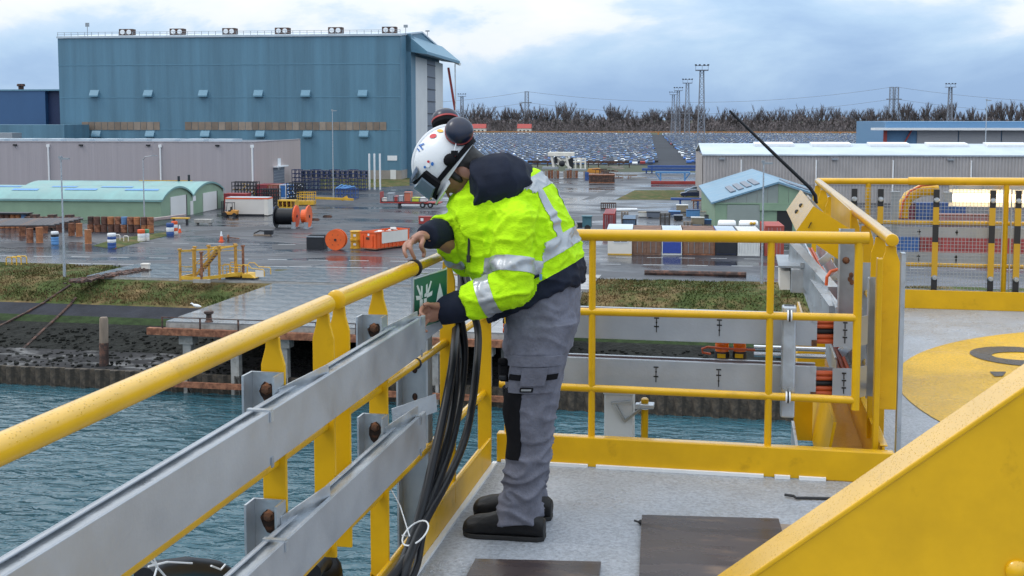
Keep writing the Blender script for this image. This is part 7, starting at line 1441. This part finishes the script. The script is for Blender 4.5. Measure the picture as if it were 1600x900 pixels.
# ---- boots
def boot(Yc, xh, xt, yg, name='boot'):
    h = G(xh, yg, 0).x; L = .325; 
    P = Vector((V(xh, yg-12, Yc).x, Yc, 0)); t = MB()
    prof = [(-.0, .045, .078, .040), (-.03, .052, .10, .048), (-.08, .05, .13, .053), (-.13, .048, .122, .053), (-.18, .046, .105, .055), (-.225, .044, .09, .058), (-.27, .042, .082, .058), (-.31, .038, .07, .05), (-.328, .034, .055, .036)]
    rings = []
    for dx, cz, top, hw in prof: rings.append([P+Vector((dx+.004, hw*math.copysign(abs(math.cos(a*.3927))**.8, math.cos(a*.3927)), .012+(top-.012)*(.5+.5*math.copysign(abs(math.sin(a*.3927))**.75, math.sin(a*.3927))))) for a in range(16)])
    t.loft(rings); an = [(V(0, 0, Yc) if False else P+Vector((-.088, 0, z))) for z in (.06, .10, .14, .18)]
    t.loft([[c+Vector((.056*k*math.cos(a*.3927), .047*k*math.sin(a*.3927), 0)) for a in range(16)] for c, k in zip(an, (1.1, 1.05, 1.0, .98))])
    up = finish(remesh(t, .005, 4, lambda p, n: .0025*tn(p, (22, 22, 30), 4)), name, LEATH, who)
    s_ = MB(); out = [(.005, .026), (-.02, .043), (-.09, .047), (-.14, .045), (-.2, .049), (-.25, .054), (-.295, .048), (-.317, .033), (-.327, .012)]
    poly = [(P.x+x, Yc-w) for x, w in out]+[(P.x+x, Yc+w) for x, w in out[::-1]]; s_.prism(poly, 'z', .001, .020); s_.build('sole', SOLE, up, bevel=.003)
    for k in range(3): b = MB(); z = .088+.016*k; x = P.x-.172+.026*k; b.tube([Vector((x, Yc-.036, z)), Vector((x-.006, Yc, z+.012)), Vector((x, Yc+.036, z))], .004, 6); b.build('lace', KNEE, up, True)
    b = MB(); x = P.x-.13; b.tube([Vector((x, Yc-.02, .125)), Vector((x-.012, Yc-.032, .14)), Vector((x-.02, Yc-.045, .125))], .003, 6); b.build('lace_loop', KNEE, up, True)
boot(4.50, 850, 722, 838); boot(4.74, 861, 737, 818)

# ---- jacket
jk = MB()
TJ = [((768, 503), (911, 440), .205), ((760, 478), (911, 420), .212), ((742, 430), (903, 384), .222), ((716, 378), (884, 330), .225), ((704, 342), (862, 292), .215), ((706, 318), (838, 268), .175), ((716, 300), (808, 256), .11)]
jk.loft([ring(V(*a, 4.6), V(*q, 4.6), h, LAT) for a, q, h in TJ])
# collar standing round the neck
col_in = [ring(V(708, 340, 4.59), V(800, 280, 4.59), .105, LAT), ring(V(706, 333, 4.58), V(780, 268, 4.58), .098, LAT), ring(V(707, 327, 4.57), V(768, 259, 4.57), .09, LAT), ring(V(711, 321, 4.57), V(759, 253, 4.57), .086, LAT)]
jk.loft(col_in)
def sleeve(pts, rr): P, q = smooth_pts(pts, rr, 6); jk.tube(P, q, 18)
sleeve([LS+Vector((.0, .09, .0)), LS+Vector((0, -.015, -.02)), LS.lerp(LE, .55)+Vector((.0, -.005, 0)), LE+Vector((.008, 0, -.005)), LE.lerp(LW, .30)+Vector((0, 0, -.004)), V(728, 474, 4.33)], [.075, .086, .080, .076, .077, .075])
sleeve([RS+Vector((.03, -.08, 0)), RS, RS.lerp(RE, .55), RE+Vector((-.01, 0, 0)), RE.lerp(RW, .35), V(697, 362, 4.50), V(690, 364, 4.47)], [.08, .085, .08, .076, .075, .073, .073])
def seg(p, a, q):
    d = q-a; t = max(0, min(1, (p-a).dot(d)/d.length_squared)); return (p-(a+d*t)).length, t
TA, TB = V(838, 472, 4.6), V(772, 300, 4.6)
def which(p):
    ds = [(seg(p, LS, LE)[0]/.095, 'LU'), (seg(p, LE, LW)[0]/.08, 'LF'), (seg(p, RS, RE)[0]/.095, 'RU'), (seg(p, RE, RW)[0]/.08, 'RF'), (seg(p, TA, TB)[0]/.185, 'T')]
    return min(ds)[1]
def ridge(p, sc, seed): q_ = p+Vector((.03*tn(p, (9, 9, 9), seed+3), 0, .03*tn(p, (9, 9, 9), seed+7))); return max(0., 1-abs(tn(q_, sc, seed))*3.4)**1.6
def jfold(p, n):
    w = which(p)
    if w == 'T': return .012*ridge(p, (5, 6, 10), 2)+.007*ridge(p, (13, 11, 17), 6)-.006
    d1 = min((p-LE).length, (p-RE).length); k = 1+1.0*max(0, 1-d1/.15)
    k *= min(1., (p-V(726, 475, 4.33)).length/.11, (p-V(690, 364, 4.47)).length/.11)
    return .010*k*ridge(p, (9, 8, 13), 9)+.005*ridge(p, (22, 18, 24), 4)-.006
jb = remesh(jk, .007, 5, jfold)
def cut(bm, co, no, test):
    g = [f for f in bm.faces if test(f.calc_center_median())]
    if not g: return
    ed = {e_ for f in g for e_ in f.edges}; vt = {v for f in g for v in f.verts}
    bmesh.ops.bisect_plane(bm, geom=list(vt)+list(ed)+g, plane_co=co, plane_no=no, dist=1e-5)
BANDS = []
tax = (TB-TA).normalized()
def band(a, q, t0, w, test, tilt=Vector((0, 0, 0))):
    d = ((q-a).normalized()+tilt).normalized(); c = a.lerp(q, t0)
    for s_ in (-.5, .5): cut(jb, c+d*w*s_, d, test)
    BANDS.append((c, d, w/2, test))
band(TA, TB, .34, .062, lambda p: which(p) == 'T', Vector((-.20, 0, .04)))
band(TA, TB, .80, .062, lambda p: which(p) == 'T' and p.x > TB.x+.10, Vector((-.35, 0, -.1)))
for lat0 in (-.085, .105):
    c = TB+LAT*lat0; te = lambda p, s=lat0: which(p) == 'T' and (p-TA).dot(tax) > .165 and (p-TA-tax*(p-TA).dot(tax)).x > .04
    for s_ in (-.5, .5): cut(jb, c+LAT*.05*s_, LAT, te)
    BANDS.append((c, LAT, .025, te))
band(LS, LE, .72, .058, lambda p: which(p) == 'LU'); band(LE, LW, .34, .058, lambda p: which(p) == 'LF')
band(RS, RE, .66, .058, lambda p: which(p) == 'RU'); band(RE, RW, .38, .058, lambda p: which(p) == 'RF')
# navy hem
hemd = tax; hemc = TA+tax*.075
cut(jb, hemc, (tax+Vector((-.18, 0, .1))).normalized(), lambda p: which(p) == 'T'); hn = (tax+Vector((-.18, 0, .1))).normalized()
jb.normal_update(); jb.faces.ensure_lookup_table()
sil = [MB() for _ in BANDS]
def inb(p):
    for i, (c, d, w, te) in enumerate(BANDS):
        if abs((p-c).dot(d)) < w and te(p): return i
    return None
for f in jb.faces:
    p = f.calc_center_median(); f.material_index = 0
    if which(p) == 'T' and (p-hemc).dot(hn) < 0: f.material_index = 1; continue
    i = inb(p)
    if i is not None: sil[i].add([v.co+v.normal*.003 for v in f.verts], [tuple(range(len(f.verts)))])
jacket = finish(jb, 'jacket', [HIVIS, NAVYF], who)
for s_ in sil:
    if s_.v:
        bm = bmesh.new(); me = bpy.data.meshes.new('x'); me.from_pydata(s_.v, [], s_.f); bm.from_mesh(me); bmesh.ops.remove_doubles(bm, verts=bm.verts, dist=.0004); bpy.data.meshes.remove(me); finish(bm, 'reflective_band', REFL, jacket)
# navy cuffs
for pts, rr in (([V(738, 470, 4.33), V(720, 478, 4.33), V(700, 484, 4.325), V(685, 489, 4.32)], [.05, .062, .058, .050]), ([V(700, 363, 4.51), V(690, 364, 4.47), V(678, 366, 4.41), V(666, 369, 4.355)], [.05, .061, .057, .048])):
    b = MB(); P, q = smooth_pts(pts, rr, 5); b.tube(P, q, 18); finish(remesh(b, .007, 3, lambda p, n: .003*(1-abs(tn(p, (18, 14, 18), 6))*2-.5)), 'cuff', NAVYF, jacket)
# hood folded on the back
hd = MB(); rings = []
for (a, q, h) in (((741, 255), (746, 342), .11), ((752, 242), (765, 340), .165), ((775, 237), (792, 336), .19), ((800, 238), (818, 324), .18), ((822, 252), (834, 310), .14), ((834, 270), (841, 298), .08)): rings.append(ring(V(*a, 4.55), V(*q, 4.55), h, LAT, 20))
hd.loft(rings)
hood = finish(remesh(hd, .008, 5, lambda p, n: .017*max(0., 1-abs(tn(p, (7, 5, 9), 15))*3)**1.5-.009+.004*tn(p, (20, 20, 20))), 'hood', NAVYF, jacket)
# front zip flap and dark cord
b = MB(); b.tube([V(741, 330, 4.415), V(735, 352, 4.40), V(733, 372, 4.40), V(732, 400, 4.405)], .005, 8); b.build('cord', BLACK, jacket, True); b = MB(); b.tube([V(732, 399, 4.405), V(732, 410, 4.405)], .008, 8); b.build('cord_end', BLACK, jacket, True)
# slanted pocket
b = MB(); a, q = V(802, 449, 4.375), V(842, 430, 4.375); b.bar(a, q, .010, .022, (0, 1, 0)); b.build('pocket_trim', NAVYF, jacket, bevel=.003); b = MB(); b.cbox(V(845, 433, 4.372), .008, .008, .022); b.build('pocket_tag', BLUE_L, jacket)

# ---- helmet
EC = hp(-.004, 0, .084); ER = (.139, .113, .117)
def esurf(az, h, k=1.0):
    rr = math.sqrt(max(0, 1-(h/ER[2])**2)); return EC+hf*ER[0]*rr*math.cos(az)*k+hl*ER[1]*rr*math.sin(az)*k+hu*h*k
helmet = MB(); rings = []
hs = [-.056, -.042, -.02, .01, .04, .065, .085, .1, .111, .1158]
for h in hs: rings.append([esurf(2*math.pi*i/36, h, 1.0+(.05*max(0, math.cos(2*math.pi*i/36))**2 if h < -.03 else 0)+(.02 if h == hs[0] else 0)) for i in range(36)])
helmet.loft(rings, caps=False); helmet.add(rings[-1], [tuple(range(36))]); hm = helmet.build('helmet', HELM, who, True)
ln = MB(); rg_ = [[esurf(2*math.pi*i/36, h, .965) for i in range(36)] for h in hs]; ln.loft(rg_, caps=False); ln.add(rg_[-1], [tuple(range(36))]); ln.build('helmet_shade_shell', KNEE, hm, True)  # dark inner shell stands in for the shade inside the helmet
b = MB(); fr = []; n = 18
for i in range(n+1):
    az = -1.15+2.3*i/n; k = .034*math.cos(az*1.25)**.8 if abs(az) < 1.25 else 0; p0 = esurf(az, -.054, 1.03); o = (hf*math.cos(az)+hl*math.sin(az)); fr.append([p0, p0+o*(.006+k)-hu*.012, p0+o*(.005+k)-hu*.017, p0-hu*.008-o*.004])
b.loft(fr); b.build('brim', HELM, hm, True)
b = MB(); n = 16
for s_ in (0,): 
    rr = [esurf(0 if t < .5 else math.pi, 0, 1) for t in (0, 1)]
    ridge = []
    for i in range(n+1):
        t = -1.0+2.15*i/n; p = EC+hf*ER[0]*1.012*math.cos(t+math.pi/2-.2)*1.0+hu*ER[2]*1.015*math.sin(t+math.pi/2-.2); ridge.append(p)
    b.tube(ridge, .008, 8)
b.build('crown_ridge', HELM, hm, True)
b = MB(); rows_ = []
for i in range(41):
    az = 2*math.pi*i/40; h = -.034+.012*math.cos(az); rows_.append([esurf(az, h-.009, 1.02), esurf(az, h-.009, 1.055), esurf(az, h+.009, 1.05), esurf(az, h+.009, 1.015)])
b.loft(rows_, caps=False); b.build('goggle_strap', KNEE, hm, True)
gg_ = MB(); rows_ = []
for i in range(19):
    az = -1.05+2.1*i/18; e_ = 1-abs(az)/1.05*.35; rows_.append([esurf(az, -.052*e_, 1.05), esurf(az, -.055*e_, 1.22), esurf(az, .048*e_, 1.17), esurf(az, .05*e_, 1.02)])
gg_.loft(rows_); gf = gg_.build('goggles', KNEE, hm, True)
b = MB(); rows_ = []
for i in range(17):
    az = -.88+1.76*i/16; e_ = 1-abs(az)/.88*.3; rows_.append([esurf(az, -.042*e_, 1.20), esurf(az, -.036*e_, 1.262), esurf(az, .032*e_, 1.225), esurf(az, .038*e_, 1.16)])
b.loft(rows_); b.build('lens', LENS, gf, True)
b = MB(); rows_ = []
for i in range(15):
    az = -.8+1.6*i/14; rows_.append([esurf(az, .056, 1.06), esurf(az, .050, 1.17), esurf(az, .062, 1.14), esurf(az, .072, 1.04)])
b.loft(rows_); b.build('goggle_vent', M('goggle_frame_blue', (.05, .08, .13), .35), gf, True)
# ear defenders folded up to the back of the helmet
def cup(fp, lp, up_, axis, r_):
    c = EC+hf*fp+hl*lp+hu*up_; a = (hf*axis[0]+hl*axis[1]+hu*axis[2]).normalized(); x = a.orthogonal().normalized(); y = a.cross(x)
    def rg(d, rr): return [c+a*d+(x*math.cos(i*.2618)*1.0+y*math.sin(i*.2618)*1.0)*rr for i in range(24)]
    def lt(pr, mat, nm, par): b = MB(); b.loft([rg(d, rr) for d, rr in pr]); return b.build(nm, mat, par, True)
    m_ = lt([(0, r_*.8), (.002, r_*.98), (.016, r_*1.02), (.018, r_*.97)], KNEE, 'ear_cup', hm)
    lt([(.0185, r_*.98), (.019, r_*1.03), (.026, r_*1.03), (.0265, r_*.98)], M('cup_ring_red', (.34, .03, .03), .4) if 'cup_ring_red' not in bpy.data.materials else bpy.data.materials['cup_ring_red'], 'red_ring', m_)
    lt([(.027, r_*.99), (.036, r_*1.0), (.052, r_*.9), (.064, r_*.66), (.069, r_*.3), (.070, r_*.05)], NAVYP, 'cup_shell', m_)
    return c, a
c1_, a1_ = cup(-.118, .062, .012, (-.35, .8, .12), .055); cup(-.108, -.055, .075, (-.6, -.5, .6), .055)
for (s0, s1) in (((-.118, .062, .012), (-.02, .122, -.03)), ((-.108, -.055, .075), (-.02, -.122, -.03))):
    b = MB(); A_ = EC+hf*s0[0]+hl*s0[1]+hu*s0[2]; B_ = EC+hf*s1[0]+hl*s1[1]+hu*s1[2]; b.tube([A_+hl*(.02 if s0[1] > 0 else -.02), (A_+B_)/2+hl*(.03 if s0[1] > 0 else -.03), B_], .0025, 6); b.build('ear_cup_arm', GALV, hm, True)
b = MB(); b.ball(EC+hf*-.018+hl*.121+hu*-.018, (.026, .012, .022), HM, 12, 8); b.cbox(EC+hf*-.05+hl*.122+hu*-.02, .025, .012, .02); b.build('cup_mount', KNEE, hm, True)
# stickers on the shell, set where the sight line meets it
def on_shell(px, py):
    d = ray(px, py); o = _C-EC; q = lambda v: Vector((v.dot(hf)/ER[0], v.dot(hl)/ER[1], v.dot(hu)/ER[2])); D, O = q(d), q(o)
    a = D.dot(D); bb = 2*D.dot(O); cc = O.dot(O)-1; ds = bb*bb-4*a*cc
    if ds < 0: return None
    t = (-bb-math.sqrt(ds))/(2*a); p = _C+d*t; v = p-EC; nn = (hf*v.dot(hf)/ER[0]**2+hl*v.dot(hl)/ER[1]**2+hu*v.dot(hu)/ER[2]**2).normalized(); return p, nn
def poly_sticker(pts, mat, nm='sticker', d=.0025):
    P = []
    for x, y in pts:
        r_ = on_shell(x, y)
        if r_ is None: return
        P.append(r_[0]+r_[1]*d)
    b = MB(); b.quad(*P); b.build(nm, mat, hm)
def ell(cx, cy, rx, ry, n=14, rotd=0): return [(cx+rx*math.cos(2*math.pi*i/n)*math.cos(rotd)-ry*math.sin(2*math.pi*i/n)*math.sin(rotd), cy+rx*math.cos(2*math.pi*i/n)*math.sin(rotd)+ry*math.sin(2*math.pi*i/n)*math.cos(rotd)) for i in range(n)]
SB, SR, SY = M('sticker_blue', (.02, .13, .42), .4), M('sticker_red', (.5, .02, .03), .4), M('sticker_yellow', (.65, .36, .02), .4)
poly_sticker(ell(677, 213, 5.6, 3.2, rotd=-.3), SR); poly_sticker(ell(688, 205, 5, 2.2, rotd=.1), SY)
SH = lambda pts: [(x+9, y+4) for x, y in pts]
for st in ([(643, 228.5), (645, 228), (648, 232), (646, 233)], [(646, 223.5), (648, 222.5), (653, 229), (651, 230.5)], [(648, 222.5), (654, 220), (654.5, 222), (649, 224.5)], [(650, 216.5), (656, 217.5), (656, 219.5), (650.5, 218.5)]): poly_sticker(SH(st), SB, 'sticker_letter', .0035)
poly_sticker(ell(669, 258, 3.2, 3.6), WHITE, d=.003); poly_sticker(ell(670, 252.5, 2, 2), SR, d=.0035); poly_sticker(ell(676, 256, 2.2, 3), SB, d=.0035); poly_sticker(ell(664.5, 261, 1.8, 2), SB, d=.0035); poly_sticker([(708, 237), (712, 235), (713, 245), (709, 246)], SR)
